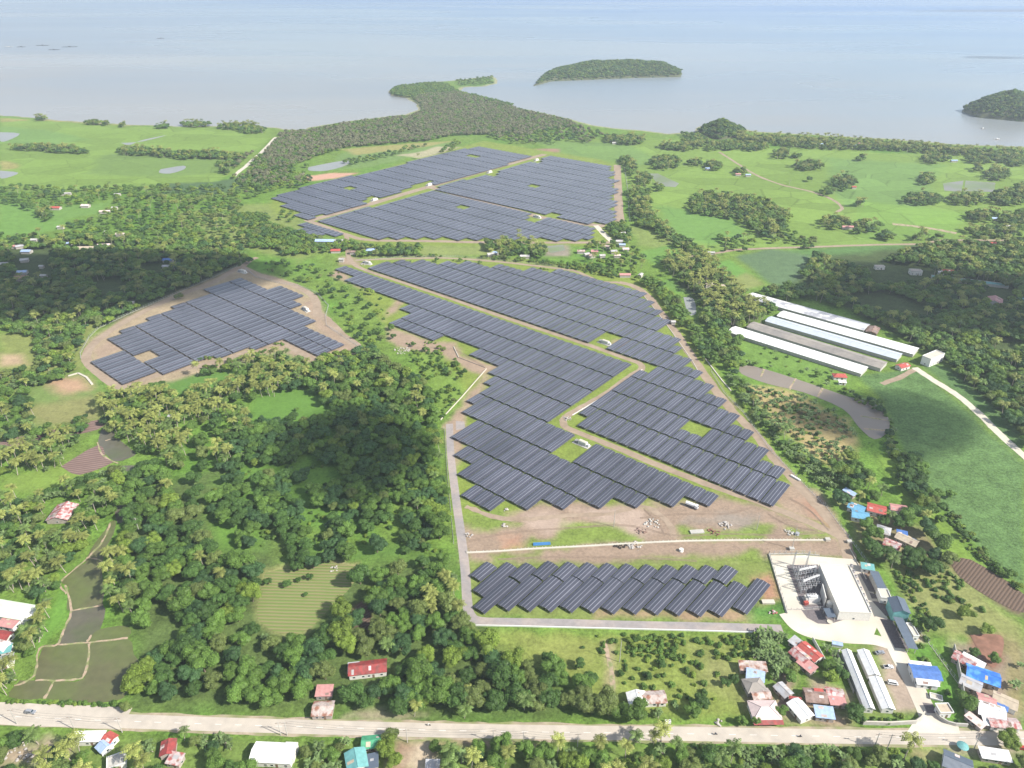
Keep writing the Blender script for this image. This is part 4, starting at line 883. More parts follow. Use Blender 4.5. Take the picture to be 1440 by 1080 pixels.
            pt.add(q4 + up, [(3,2,1,0),(4,5,6,7),(0,1,5,4),(1,2,6,5),(2,3,7,6),(3,0,4,7)]); pt.build('roof_patch', rr.choice(pm_), rf if kind == 'gable' else r)
    if wins and not open_sides:
        n = max(1, int(w_ / 3.5))
        MB().box(-.5 + (x0 * .3), -y0 - .06, .02, .5 + (x0 * .3), -y0 + .02, min(2.1, h - .2)).build('door', M['wood'], r)
        for k in range(n):
            xx = -x0 + (k + .5) * w_ / n
            if abs(xx - x0 * .3) < 1.2: xx -= 1.6
            if abs(xx) > x0 - .6: continue
            f_ = MB().box(xx - .65, -y0 - .05, .9, xx + .65, -y0 + .02, min(2.0, h - .25)).build('window', M['white'], r)
            MB().box(xx - .55, -y0 - .08, 1.0, xx + .55, -y0 - .051, min(1.9, h - .35)).build('pane', M['glass'], f_)
        for sx in (-1, 1):
            f_ = MB().box(min(sx * (x0 - .02), sx * (x0 + .05)), -.6, .9, max(sx * (x0 - .02), sx * (x0 + .05)), .6, min(2.0, h - .25)).build('window', M['white'], r)
            MB().box(min(sx * (x0 + .051), sx * (x0 + .08)), -.5, 1.0, max(sx * (x0 + .051), sx * (x0 + .08)), .5, min(1.9, h - .35)).build('pane', M['glass'], f_)
    ca, sa = math.cos(a), math.sin(a)
    KEEP.append(([(X + p * ca - q * sa, Y + p * sa + q * ca) for p, q in ((-ox, -oy), (ox, -oy), (ox, oy), (-ox, oy))], 2.2))
    return r
def farroof(n): return 'farwhite' if n == 'whiteroof' else n
M['farwhite'] = mat('weathered_pale_roof', (.50,.48,.45), .6, .15, .4, corr=1.0, col2=(.36,.34,.33), mixscale=.2)
M['farpale'] = mat('dusty_wall', (.40,.37,.33), .9, .1)
def fitrect(pts, z):
    """rectangle from four roof corners (pixel, any order round) at height z"""
    g_ = [Vector(G(*q, z)) for q in pts]; c = sum(g_, Vector((0, 0))) / 4
    e1 = ((g_[1] - g_[0]) + (g_[2] - g_[3])) / 2; e2 = ((g_[2] - g_[1]) + (g_[3] - g_[0])) / 2
    if e1.length < e2.length: e1, e2 = e2, e1
    a = math.atan2(e1.y, e1.x)
    if a > math.pi / 2: a -= math.pi
    if a < -math.pi / 2: a += math.pi
    return (c.x, c.y), e1.length, e2.length, math.degrees(a)
def hq(pts, h, kind, roof, wall, label, cat='house', ovh=.5, **k):
    c, l, d, a = fitrect(pts, h); g_ = 1.6 if cat == 'poultry house' else 0; return house(0, 0, l - 2 * ovh, d - 2 * ovh + g_, h, a, kind, roof, wall, label, cat, world=c, ovh=ovh, **k)
m = M
# village beside the substation wall
house(1059,936,12,4.6,2.8,-4,'shed',m['rust'],m['brick'],'long low shack with rusted patched roof, northmost of the roadside village','house',rise=.5)
house(1062.5,949,7.5,5,3,-18,'shed',m['paleblue'],m['brick'],'small house with pale blue tin roof behind the big pink-roofed house','house',rise=.7)
house(1061,962,8.5,7,3.2,8,'hip',m['greytan'],m['brick'],'house with faded grey-tan hipped roof beside the blue tin roof','house',rise=1.5)
house(1070,975,8,5,2.8,6,'gable',m['rust'],m['wood'],'shack with rusty patched gable just behind the pink hipped house','house')
house(1075.5,997,12,9,3.4,1,'hip',m['paleroof'],m['plaster'],'large roadside house with pale pink hipped roof and maroon porch roof','house',rise=1.9,skirt=m['maroon'])
house(1102,969,6.5,5,2.8,-62,'gable',m['greyroof'],m['brick'],'small dark grey gabled hut among trees in the village middle','house')
house(1126,996,9,6.6,3,-68,'gable',m['whiteroof'],m['plaster'],'house with white and grey gabled roof facing the highway, village centre','house')
house(1119,985,4.5,3.2,2.7,-10,'shed',m['maroon'],m['brick'],'tiny maroon-roofed lean-to behind the white gabled house','house',rise=.4)
house(1147,977,9,7,2.9,-6,'gable',m['brown'],m['wood'],'brown-roofed house beside the red cloth awning','house')
house(1152,972,3.2,2.2,3.4,-6,'shed',m['red'],m['wood'],'small bright red lean-to roof over the brown-roofed house','house',rise=.3,wins=False)
house(1159.5,1001,7.5,5,3,-8,'shed',m['paleblue'],m['brick'],'house with pale blue tin roof next to the highway-side tree','house',rise=.7)
house(1174,973,7,4.6,3,-12,'gable',m['rustred'],m['brick'],'house with red and white striped roof near the long white sheds','house')
house(1178,985,6.5,3.5,2.7,-4,'shed',m['pinkroof'],m['brick'],'low pink-roofed annex below the striped roof','house',rise=.4)
house(1121,903,6,4.5,2.8,-55,'shed',m['greyroof'],m['brick'],'small grey-roofed shack under the substation lane trees','house',rise=.5)
house(1126,920,8,6.5,3,-58,'gable',m['rustred'],m['brick'],'house with worn red and grey roof below the banana thicket','house')
house(1139.5,915,10,6,3.1,-58,'gable',m['red'],m['plaster'],'house with bright red and white roof along the leaning wall','house')
house(1135,934,7.5,4.8,2.9,-56,'shed',m['pinkroof'],m['brick'],'pink lean-to house in front of the bright red roof','house',rise=.6)
house(1178,903.5,4.6,2.2,1.9,-15,'arch',m['paleblue'],m['white'],'small pale canopy shelter south of the substation lane','shelter',rise=.5,wins=False,ovh=.2)
# long white sheds and plant offices
hq([(1183,914),(1197,914),(1231,997),(1216,997)],3.4,'gable',m['whiteroof'],m['plaster'],'longest white-roofed barrack, running full length beside the village','barrack',rise=1.0,name='barrack')
hq([(1205,914),(1222,914),(1239,950),(1221,950)],3.4,'gable',m['whiteroof'],m['plaster'],'short white-roofed barrack at the substation end beside the long one','barrack',rise=1.0,name='barrack')
hq([(1222,952),(1239,952),(1260,997),(1240,998)],3.4,'gable',m['whiteroof'],m['plaster'],'white-roofed barrack at the highway end beside the long one','barrack',rise=1.0,name='barrack')
hq([(1152,796.5),(1194,794.5),(1224.6,863),(1181,861.5)],5.3,'flat',m['roofcream'],m['plaster'],'large flat-roofed cream control building in the substation yard','control building',ovh=.05,name='control_building')
hq([(1223,803),(1235,804),(1247.5,827.5),(1234,828.5)],4.2,'shed',m['slate'],m['conc'],'narrow blue-grey shed roof facing the control building','office',rise=.3,name='office_shed')
hq([(1233,829),(1248,829),(1252,841),(1240,843)],3.6,'flat',m['cream'],m['white'],'small white flat-roofed office between the two dark roofs','office',ovh=.1,name='office')
hq([(1248,840),(1272,842),(1282,863),(1256,861)],6.5,'gable',m['slate'],m['tealroof'],'big blue-grey gabled warehouse with rounded eaves above the site lane','warehouse',rise=1.6,name='warehouse')
hq([(1255,868),(1270,869),(1291,913),(1277,913)],3.6,'shed',m['slate'],m['conc'],'long blue-grey carport roof running from the warehouse along the lane','carport',rise=.5,name='carport',open_sides=True)
hq([(1273,876),(1282,878),(1293,895),(1284,896)],3,'flat',m['cream'],m['white'],'white annex behind the long carport roof','annex',ovh=.1,name='annex')
house(1220.5,796,6,4,3,-15,'shed',m['tealroof'],m['white'],'little teal-roofed white guard hut at the top of the office row','hut',rise=.4,name='guard_hut')
house(1302,944,12,7.5,3.6,-8,'gable',m['blueroof'],m['white'],'white house with bright blue roof beside the site lane','house',rise=.9)
house(1295,934.5,9,3,3.4,-8,'shed',m['whiteroof'],m['white'],'white lean-to on the uphill side of the blue-roofed house','annex',rise=.3,name='annex')
house(1304,957,9,3.6,3.2,-8,'gable',m['whiteroof'],m['white'],'white-roofed block on the highway side of the blue-roofed house','annex',name='annex')
hq([(1316,990),(1334,990),(1340,1003),(1320,1004)],3.6,'flat',m['tanroof'],m['white'],'square white guardhouse with tan flat roof at the gate','guardhouse',ovh=.5,name='guardhouse')
house(1316.5,980,5,3,.4,-20,'flat',m['cream'],m['white'],'low pale slab behind the gate guardhouse','slab',ovh=.1,wins=False,name='concrete_slab')
# red roofs by the crop field
house(1205,712,9,6,3,-35,'gable',m['cyanroof'],m['plaster'],'house with cyan-blue roof topmost at the tree edge by the perimeter road','house')
house(1195,691,7,3,2.8,-55,'shed',m['paleblue'],m['brick'],'narrow pale blue shed roof hidden in trees beside the perimeter road','shed',rise=.3,name='shed')
house(1210,723,9,7,3.1,-20,'gable',m['cyanroof'],m['plaster'],'large cyan-blue roofed house below its twin by the perimeter road','house')
house(1233,714,10,8,3.2,-25,'gable',m['red'],m['plaster'],'house with clean bright red roof in the tree group by the crop field','house')
house(1264,713,9,6,3,-15,'gable',m['pinkroof'],m['white'],'pinkish-red roofed house with white gable, easternmost of its tree group','house')
house(1243,744,7,7,3,-30,'hip',m['greyroof'],m['plaster'],'grey-roofed house among trees below the bright red roof','house')
house(1255,764,8,6.5,3,-38,'gable',m['rustred'],m['plaster'],'house with red and white roof at the lower tree edge','house')
house(1276,757,11,6.5,3.1,-45,'gable',m['tanroof'],m['brick'],'tan-roofed house with a blue sheet at one end in the trees','house')
house(1269,749,5,4,3.3,-20,'shed',m['blueroof'],m['brick'],'small dark blue roof adjoining the tan-roofed house','annex',rise=.3,name='annex')
# east corner village
house(1357,926,9,6,3,-45,'gable',m['rustred'],m['brick'],'house with rust and white roof at the top of the walled corner village','house')
house(1368,930,9,5,3,-45,'shed',m['whiteroof'],m['brick'],'house with white tin roof next to the rust and white one','house',rise=.6)
house(1383,948,13,8,3.4,-28,'gable',m['tarp'],m['brick'],'largest house of the corner village, roofed in bright blue','house')
house(1366,959,8,6.5,3,-38,'gable',m['greyroof'],m['brick'],'grey gabled house beside the big blue roof','house')
house(1388,983,6.5,5.5,3,-20,'gable',m['pinkroof'],m['brick'],'small house with dusty pink roof in the corner village','house')
house(1414,984,9,6,3.2,-35,'gable',m['tanroof'],m['white'],'house with tan and pale roof beside the dark ploughed plot','house')
house(1408,990,5,4.5,3,-35,'shed',m['blueroof'],m['white'],'small blue-roofed annex of the tan-roofed house','annex',rise=.3,name='annex')
house(1395,998,10,8,3.3,-25,'gable',m['patchwhite'],m['brick'],'broad house with patched pale roof near the highway corner','house')
house(1402,1008,7,5,3,-20,'shed',m['pinkroof'],m['brick'],'pink-roofed lean-to in front of the patched pale roof','annex',rise=.4,name='annex')
house(1412,1015,12,4.6,3,-5,'gable',m['rustred'],m['plaster'],'long red and white roof closest to the highway in the corner village','house')
house(1391,1013,4,4,2.8,-12,'shed',m['whiteroof'],m['brick'],'tiny white-roofed hut beside the long red and white roof','hut',rise=.4,name='hut')
house(1372,1012,7,3,2.6,-60,'shed',m['paleroof'],m['brick'],'narrow pale hut at the foot of the boundary wall','hut',rise=.3,name='hut')
house(1347,1072,10,8,3.2,-30,'gable',m['slate'],m['plaster'],'house with steel blue gabled roof below the highway','house')
house(1400,1060,11,4.5,2.8,-10,'shed',m['patchwhite'],m['brick'],'low patched white roof below the highway near the corner tree','house',rise=.4)
# roadside houses along the highway and in the wood
house(517,937,17,7,3.4,8,'gable',m['maroon'],m['plaster'],'long maroon-roofed house in a clearing of the wood','house',rise=1.4)
house(497,938,4.5,5,3.1,8,'shed',m['greyroof'],m['plaster'],'grey lean-to at the end of the long maroon roof','annex',rise=.4,name='annex')
house(456,970.5,6.8,5,3,2,'shed',m['pinkroof'],m['brick'],'small house with faded red roof by the highway edge of the wood','house',rise=.6)
house(454,995,8.5,7,3,2,'gable',m['rust'],m['brick'],'roadside house with rusted patched gable beneath the faded red one','house')
house(896,980,5.6,8,3.2,-85,'gable',m['whiteroof'],m['plaster'],'white gabled end of the roadside farmhouse, by the big round tree','house')
house(919,979,10.5,6,2.9,3,'gable',m['rust'],m['plaster'],'low tan and rust roofed wing joined to the white gabled farmhouse','house')
house(939.5,1014,2.4,1.1,.9,0,'flat',m['white'],m['white'],'small white roadside box by the highway verge','box',wins=False,name='roadside_box',ovh=.05)
house(384,1057,17,8.5,3.6,-3,'gable',m['whiteroof'],m['plaster'],'big white-roofed house on the sea-facing lower roadside lawn','house',rise=1.3)
house(407,1055,5,7,3,-3,'flat',m['cream'],m['plaster'],'flat cream extension of the big white-roofed house','annex',ovh=.1,name='annex')
house(522,1042,7.5,5.5,3,5,'gable',m['greenroof'],m['brick'],'small dark green roofed house beside the bright roadside tree','house')
house(501,1067,8.5,8,3.2,-70,'gable',m['tealroof'],m['plaster'],'teal-roofed house below the green-roofed one','house')
house(523,1069,6,4.5,3,-80,'shed',m['slate'],m['brick'],'narrow dark roofed shed between the teal roof and the bright tree','shed',rise=.4,name='shed')
house(608,1076,5,4.5,2.8,0,'shed',m['greyroof'],m['plaster'],'small pale hut on the bare yard below the highway','hut',rise=.4,name='hut')
hq([(108,1028),(150,1029),(144,1042),(96,1045)],3.2,'shed',m['whiteroof'],m['plaster'],'wide white canopy beside the highway at the muddy paddies','canopy',rise=.4,name='roadside_canopy')
house(154,1036,4.5,4,3.4,-25,'gable',m['red'],m['plaster'],'tiny red-roofed booth beside the white canopy','booth',name='booth')
house(146,1047,4,5,3,-35,'gable',m['paleblue'],m['white'],'white gabled outhouse just below the red-roofed booth','outhouse',name='outhouse')
house(163,1069,7,6,2.4,25,'flat',m['conc'],m['white'],'roofless-looking white walled square shell in the garden','shell',ovh=.05,name='unfinished_building')
house(236,1050,6.5,5.5,3,-75,'gable',m['maroon'],m['brick'],'maroon-roofed house in trees below the highway','house')
house(246,1066,5.5,4.5,2.8,-10,'shed',m['rustred'],m['brick'],'small striped red roof below the maroon-roofed house','house',rise=.5)
# west edge compound
hq([(-12,840),(50,851),(30,872),(-34,862)],4.2,'gable',m['palegreen'],m['white'],'wide pale green roofed building beside the yellow palm','building',rise=1.0,name='school_building')
hq([(5,866),(28,871),(20,884),(-6,880)],3.2,'shed',m['pinkroof'],m['white'],'pink-roofed wing below the pale green roof','annex',rise=.4,name='annex')
house(2,892,9,5,3,-10,'gable',m['maroon'],m['plaster'],'dark red roofed house under the pink wing','house')
house(0,906,9,5,3,-18,'gable',m['whiteroof'],m['plaster'],'white-roofed house between palms at the settlement edge','house')
house(8,912,4,4,2.8,20,'shed',m['tealroof'],m['plaster'],'tiny turquoise lean-to beneath two palms','hut',rise=.4,name='hut')
house(2,928,9,6,3,25,'gable',m['greyroof'],m['plaster'],'grey-roofed house lowest of the settlement by the paddies','house')
hq([(74,722),(91,705),(101,713),(84,742)],3.0,'gable',m['rustred'],m['brick'],'house with old rust and white roof in the palm grove','house',name='house')
house(91,710,5,4,3,40,'shed',m['greyroof'],m['brick'],'small grey annex at the back of the rust-roofed palm grove house','annex',rise=.4,name='annex')
house(244,584,8,2,2,5,'shed',m['greyroof'],m['brick'],'grey low roof buried in the palm belt below the hill array','shed',rise=.2,name='shed')
# poultry houses
P_ = [([(1054,411),(1222,456),(1217,465),(1052,419)],'patchwhite','patched white and grey poultry house, farthest from the solar plant'),
      ([(1098,437),(1292,489),(1286,499),(1096,444)],'whiteroof','clean white poultry house reaching towards the white office'),
      ([(1081,445),(1270,497),(1262,506),(1079,451)],'paleblue','pale blue-grey poultry house, middle of the five'),
      ([(1056,452),(1247,509),(1241,519),(1054,460)],'greytan','weathered tan-grey poultry house between white and blue-grey ones'),
      ([(1028,459),(1221,515),(1212,527),(1029,466)],'whiteroof','bright white poultry house closest to the solar plant and fish ponds')]
M['dullblue'] = mat('dull_blue_grey_sheet', (.47,.51,.56), .55, .08, .3, corr=.8)
for pts, rm, lab in P_: hq(pts, 3.2, 'gable', m['dullblue'] if rm == 'paleblue' else m[rm], m['conc'], lab, cat='poultry house', name='poultry_house', group='long poultry houses', rise=1.4, wins=False)
hq([(1222,457),(1238,462),(1233,470),(1217,466)], 3, 'gable', m['brown'], m['wood'], 'short dark brown roof at the end of the patched poultry house', cat='shed', name='shed', rise=1.2)
hq([(1300,499),(1320,494),(1325,497),(1306,508)], 7, 'flat', m['cream'], m['white'], 'two-storey white farm office with flat roof at the end of the white track', cat='office', name='farm_office', ovh=.1)
house(1270,513,10,6,3,25,'gable',m['red'],m['plaster'],'bright red roofed house between farm office and poultry houses','house')
house(1181,527,10,6,3,-5,'hip',m['red'],m['plaster'],'dark red hipped house just below the bright white poultry house','house',rise=1.4)
house(1185,536,5,3,2.4,-10,'shed',m['whiteroof'],m['plaster'],'small white hut below the dark red hipped house','hut',rise=.3,name='hut')
hq([(1387,417),(1411,420),(1410,428),(1386,424)],3.4,'gable',m['pinkroof'],m['plaster'],'solitary house with faded red roof in the eastern forest','house')
house(1288,380,12,7,4,-5,'flat',m['brick'],m['plaster'],'unfinished square building at the edge of the eastern garden','building',name='unfinished_building',ovh=.1)
house(1333,380,11,6,3.2,-8,'gable',m['red'],m['white'],'red-roofed farmhouse above the thin turquoise greenhouse strip','house')
house(1324,382,5,4,3,0,'shed',m['whiteroof'],m['white'],'white hut beside the red-roofed forest farmhouse','hut',rise=.3,name='hut')
house(1323,347,9,6,3,0,'gable',m['red'],m['white'],'little red roof beside the dirt road at the forest top','house')
house(1237,374,10,5,3,0,'flat',m['brick'],m['plaster'],'grey block hut at the end of the green pond fence','hut',name='hut',ovh=.1)
hq([(1310,387),(1362,390),(1418,401),(1417,403),(1360,393),(1310,390)][:1] + [(1418,400),(1418,403),(1310,391)],2.2,'flat',m['tealroof'],m['conc'],'thin turquoise greenhouse roof strip in the eastern forest','greenhouse',wins=False,name='greenhouse_strip',ovh=.1)
house(1437,420,7,6,4,0,'gable',m['tealroof'],m['white'],'turquoise-roofed house beyond the solitary faded red roof','house')
# plant gate village and farther hamlets
def far_house(px, py, w_, d_, rot, rm, lab, kind='gable', h=3.0, name='house', cat='house', wm='farpale'): return house(px, py, w_ * .86, d_ * .9, h, rot, kind, m[farroof(rm)], m[wm], lab, cat, wins=False, name=name)
far_house(457,337.5,26,9,-2,'paleblue','long pale blue warehouse roof at the plant gate','gable',4.5,'warehouse','warehouse')
far_house(477,337,10,6,-5,'greyroof','grey shed beside the long pale blue warehouse')
far_house(472,351,12,7,5,'red','red-roofed house with white walls at the gate crossing')
far_house(480,364,6,5,0,'whiteroof','small white hut at the gate road fork','flat',3,'hut','hut')
far_house(521,350.5,11,8,0,'paleblue','pale blue hipped roof among trees beside the gate road','hip')
far_house(497,353,9,6,0,'brown','dark roofed house at the gate road corner')
for q in [(690,356,9,6,20,'whiteroof','white roof peeking from the middle grove, seaward one'),(697,354,7,5,-20,'paleblue','small pale blue roof in the middle grove'),(738,359,12,6,0,'whiteroof','long white roof at the east rim of the middle grove'),
          (817,352,10,6,0,'rust','pale rusty roof, west end of the hamlet under the far array'),(825,356,7,5,30,'whiteroof','small white roof next to the west hamlet roof'),(836,352,9,7,0,'pinkroof','pink roof in the hamlet under the far array'),
          (832,358,8,6,20,'rust','rusty roof below the pink hamlet roof'),(847,358,7,5,10,'whiteroof','white roof south of the pink hamlet roof'),(853,345,10,6,-20,'rust','rust-brown roof by the hamlet road fork'),
          (863,352,8,6,10,'brick','grey-brown hamlet roof east of the road fork'),(868,358,8,5,0,'paleroof','pale pink roof at the lower hamlet lane'),(871,338,9,6,0,'whiteroof','white roof under trees at the east hamlet side'),
          (875,343,8,5,0,'paleblue','pale blue roof at the east hamlet side'),(880,349,8,6,0,'paleroof','cream roof at the east edge of the hamlet'),(875,327,9,6,20,'whiteroof','white roof beside the far perimeter track'),
          (879,385,13,6,0,'pinkroof','pinkish-red roof beside the perimeter road bend'),(901,385,7,4,60,'whiteroof','narrow white roof close to the perimeter road bend'),
          (996,399,10,6,20,'paleroof','pale house at the top of the palm grove'),(1012,401,12,6,0,'paleroof','pale pink house in the palm grove near poultry farm'),(1000,354,9,4,0,'whiteroof','white hut beside the dirt road before the rice plain'),
          (947,451,4,4,0,'whiteroof','tiny white pump hut by the grey pond')]:
    far_house(*q[:5], q[5] if q[5] != 'brick' else 'greyroof', q[6])
for q in [(28,345,10,7,20,'greyroof','grey roof uppermost in the shaded west hamlet'),(37,352,12,8,0,'paleblue','blue-green roof in the shaded west hamlet'),(34,364,9,7,20,'whiteroof','white roof in the middle of the shaded west hamlet'),
          (5,370,13,8,10,'whiteroof','white roof at the outer edge of the shaded west hamlet'),(31,381,11,7,10,'paleblue','pale blue roof above the dusky red one'),(29,389,14,9,10,'pinkroof','dusky red roof lowest in the shaded west hamlet'),
          (58,373,5,4,0,'whiteroof','tiny white roof east of the shaded hamlet'),(61,386,7,4,0,'whiteroof','white and green roof near the dusky red one'),(48,336,8,6,0,'whiteroof','white house in sunlight above the shaded hamlet'),
          (50,341,8,6,0,'whiteroof','low white house just below the sunlit one'),(18,345,7,5,0,'pinkroof','small salmon roof at the hamlet upper rim'),(95,341,8,5,0,'paleblue','pale blue roof in the sunlit tree belt'),
          (119,348,24,11,3,'tanroof','long tan and white school roof at the shadow edge'),(146,344,16,9,10,'paleroof','dusty pink roof beside the long school roof'),(85,318,9,5,0,'whiteroof','white shed at the rice field corner'),
          (78,291,15,8,0,'red','red-roofed farmhouse in the green west field'),(62,293,7,6,0,'whiteroof','white hut in the tree clump of the west field'),(92,271,17,5,8,'whiteroof','long white roof on the upper tree belt'),
          (165,272,9,5,0,'whiteroof','white roof at the top of the western tree belt'),(120,288,12,8,0,'paleroof','pale rough roofs beside the dirt yard in the belt'),(147,296,15,5,10,'paleroof','long dusty roof by the belt dirt lane'),
          (161,291,8,5,0,'whiteroof','small white roof next to the belt dirt lane'),(151,325,8,5,0,'whiteroof','white roof above the shaded wood'),(169,328,12,5,0,'paleroof','orange-white roof above the shaded wood'),
          (236,364,12,7,0,'blueroof','blue roof alone in the shaded wood'),(233,373,8,5,0,'greyroof','grey roof below the lone blue roof in the wood'),(183,424,8,5,0,'whiteroof','small white roof at the lower rim of the shaded wood'),
          (312,176,12,6,0,'whiteroof','bright white house on the bay shore beside the trees'),(1054,201,9,5,0,'pinkroof','red-roofed house near the start of the dirt track'),(1026,203,9,5,0,'whiteroof','white house by the start of the dirt track'),
          (1198,203,18,8,0,'tealroof','pale teal roofed building in the shore tree belt'),(1210,201,12,6,0,'pinkroof','reddish roof beside the teal one in the shore belt'),(1154,202,10,6,20,'paleblue','pale blue gabled roof in the shore belt'),
          (1038,244,9,5,0,'pinkroof','small red roof beside the field hedge'),(1052,245,9,5,0,'paleblue','pale blue hut beside the small red field roof'),(1201,262,7,5,0,'red','red roof under the clump in the rice plain'),
          (1192,318,16,6,0,'pinkroof','dusty red farmhouse in the lower rice clump'),(1342,225,12,5,0,'paleblue','pale blue field hut on the open rice plain'),(1396,306,13,6,0,'paleblue','pale blue farmhouse in the east rice clump'),
          (1003,201,10,5,0,'whiteroof','white hut at the foot of the shore hill'),(864,200,9,5,0,'whiteroof','white hut in the grove beyond the far array'),(995,236,8,5,0,'paleblue','pale hut at the fold of the hedge'),
          (1420,317,12,5,0,'whiteroof','white roof at the eastern dirt road end'),(1396,341,9,6,0,'red','red hut beside the eastern dirt road')]:
    far_house(*q[:5], q[5], q[6])

# ------------------------------------------------------------------ islands and the shore hill
def mound(name, pts, peak, seed, label=None, z0=-1.0, grid=26):
    poly = gp(pts); px = [p[0] for p in poly]; py = [p[1] for p in poly]
    gx = np.linspace(min(px) - 10, max(px) + 10, grid * 3); gy = np.linspace(min(py) - 10, max(py) + 10, grid * 2)
    X, Y = np.meshgrid(gx, gy); d = sdist(X.ravel(), Y.ravel(), poly); dm = max(d.max(), 1)
    z = np.where(d > 0, peak * (np.clip(d / dm, 0, 1) ** .7) * (.75 + .5 * fbm(X.ravel(), Y.ravel(), dm * .9, seed)), -3 + 0 * d)
    z = np.where((d > 0) & (z < 1), 1, z) + (z0 + 1)
    nx = len(gx); me = bpy.data.meshes.new(name); f = [(j*nx+i, j*nx+i+1, (j+1)*nx+i+1, (j+1)*nx+i) for j in range(len(gy)-1) for i in range(nx-1)]
    me.from_pydata(np.stack([X.ravel(), Y.ravel(), z], 1).tolist(), [], f); me.materials.append(M['islandsoil']); me.polygons.foreach_set('use_smooth', [True] * len(f))
    o = tag(link(name, me), kind='structure')
    pts_ = []; rg = random.Random(seed)
    lut = z.reshape(len(gy), nx)
    n = int((max(px)-min(px)) * (max(py)-min(py)) / 17)
    for _ in range(n):
        xx = rg.uniform(min(px), max(px)); yy = rg.uniform(min(py), max(py))
        if sdist(np.array([xx]), np.array([yy]), poly)[0] < 2: continue
        i = (xx - gx[0]) / (gx[1] - gx[0]); j = (yy - gy[0]) / (gy[1] - gy[0]); pts_.append((xx, yy, float(lut[int(j), int(i)]) - 1.0, rg.uniform(.55, 1.0), rg.uniform(0, 6.28), rg.choice([0, 0, 1, 2, 2, 3, 4, 5])))
    return pts_
M['islandsoil'] = mat('island_soil', (.085,.095,.045), .95, .2, .05)
ISL = mound('island', [(750,121),(775,114),(850,111),(900,109),(957,108),(959,103),(930,98),(870,97),(800,100),(765,107)], 38, 3)
ISL += mound('island', [(1352,156),(1375,165),(1440,171),(1475,170),(1480,158),(1430,153),(1375,151)], 50, 5)
HIL = mound('hill', [(980,186),(990,193),(1012,197),(1040,193),(1048,187),(1030,182),(995,181)], 22, 8)

# ------------------------------------------------------------------ woods
TP = []             # x, y, kind, scale, rot, variant
occ = {}
def free(X, Y, r):
    ci, cj = int(X // 8), int(Y // 8)
    for i in (-1, 0, 1):
        for j in (-1, 0, 1):
            for (a, b_, q) in occ.get((ci + i, cj + j), ()):
                if (a - X) ** 2 + (b_ - Y) ** 2 < ((r + q) * .5) ** 2: return False
    return True
RL = []
for pts, wd in (([(0,1007),(160,1013.5),(320,1019),(640,1027.5),(960,1031.8),(1440,1038.5)], 6), ([(632,600),(634,640),(641,700),(648,750),(654,800),(657,845),(665,866),(720,874.5),(880,878.5),(1090,882)], 4.5),
                ([(870,397),(890,402),(910,415),(930,440),(950,467),(972,500),(1000,540),(1030,578),(1060,608),(1085,640),(1110,668),(1140,700),(1165,728),(1183,752),(1195,785)], 6),
                ([(1193,786),(1222,843),(1234,865),(1266,925),(1296,985),(1312,1030)], 7), ([(1286,517),(1345,555),(1400,605),(1450,650)], 5), ([(1100,870),(1122,884),(1190,897),(1248,905)], 5),
                ([(1012,214),(1065,247),(1135,268),(1184,293)], 5), ([(1045,350),(1240,344),(1440,338)], 4), ([(328,248),(388,193)], 7),
                ([(340,376),(300,397),(240,420),(180,450),(135,480),(122,500),(172,545),(240,522),(310,508),(370,487),(430,500),(500,492),(460,450),(438,415),(390,394),(340,376)], 6), ([(500,366),(640,363.5),(780,377),(870,397)], 5), ([(430,309),(490,331),(600,339),(860,341)], 6)):
    RL.append((gp(pts), wd))
WATER = [gp(q) for q in ([(148,733),(165,733),(150,780),(150,850),(182,880),(198,935),(170,988),(10,985),(55,915),(90,830)], [(1040,516),(1060,515),(1190,557),(1250,590),(1250,605),(1207,602),(1130,552),(1043,526)], [(140,590),(165,640),(140,650),(90,660),(100,640)], [(959,416),(977,418),(980,442),(966,444)])]
BLK = [gp(q) for q in (ML, UR, LB, F1, F2, F3)] + [gp([(655,788),(1090,788),(1100,872),(655,872)]), gp([(1080,778),(1200,782),(1250,870),(1215,897),(1120,885),(1098,860)]), gp([(1210,795),(1240,795),(1290,890),(1270,895),(1240,850)])]
def allowed(X, Y, r):
    a, b_ = np.array([X]), np.array([Y])
    for poly, wd in RL:
        for i in range(len(poly) - 1):
            ax, ay = poly[i]; bx, by = poly[i+1]; ex, ey = bx-ax, by-ay; t = max(0, min(1, ((X-ax)*ex+(Y-ay)*ey)/(ex*ex+ey*ey)))
            if math.hypot(X-ax-t*ex, Y-ay-t*ey) < wd + r * .42: return False
    for poly, mg in KEEPB:
        if abs(X - poly[0][0]) < 60 and abs(Y - poly[0][1]) < 60 and sdist(a, b_, poly)[0] > -(mg + r * .25): return False
    for poly in WATER + BLK:
        if inbox(X, Y, poly) and sdist(a, b_, poly)[0] > -r * .3: return False
    return True
def inbox(X, Y, poly, m_=8):
    k = id(poly)
    if k not in BB: BB[k] = (min(p[0] for p in poly) - m_, max(p[0] for p in poly) + m_, min(p[1] for p in poly) - m_, max(p[1] for p in poly) + m_)
    q = BB[k]; return q[0] < X < q[1] and q[2] < Y < q[3]
BB = {}; KEEPB = KEEP
def put(X, Y, kind, s, var=None, force=False):
    r = {'tree': 10 * s, 'palm': 5.5 * s, 'banana': 3 * s, 'bush': 2.2 * s, 'mang': 9 * s}[kind]
    if not force and (not free(X, Y, r * .82) or not allowed(X, Y, r)): return False
    occ.setdefault((int(X // 8), int(Y // 8)), []).append((X, Y, r * .82))
    TP.append([X, Y, kind, s, R.uniform(0, 6.28), var if var is not None else R.randrange(1000)]); return True
PK = {'tree': .60, 'palm': .66, 'banana': .7, 'bush': .8, 'mang': .62}
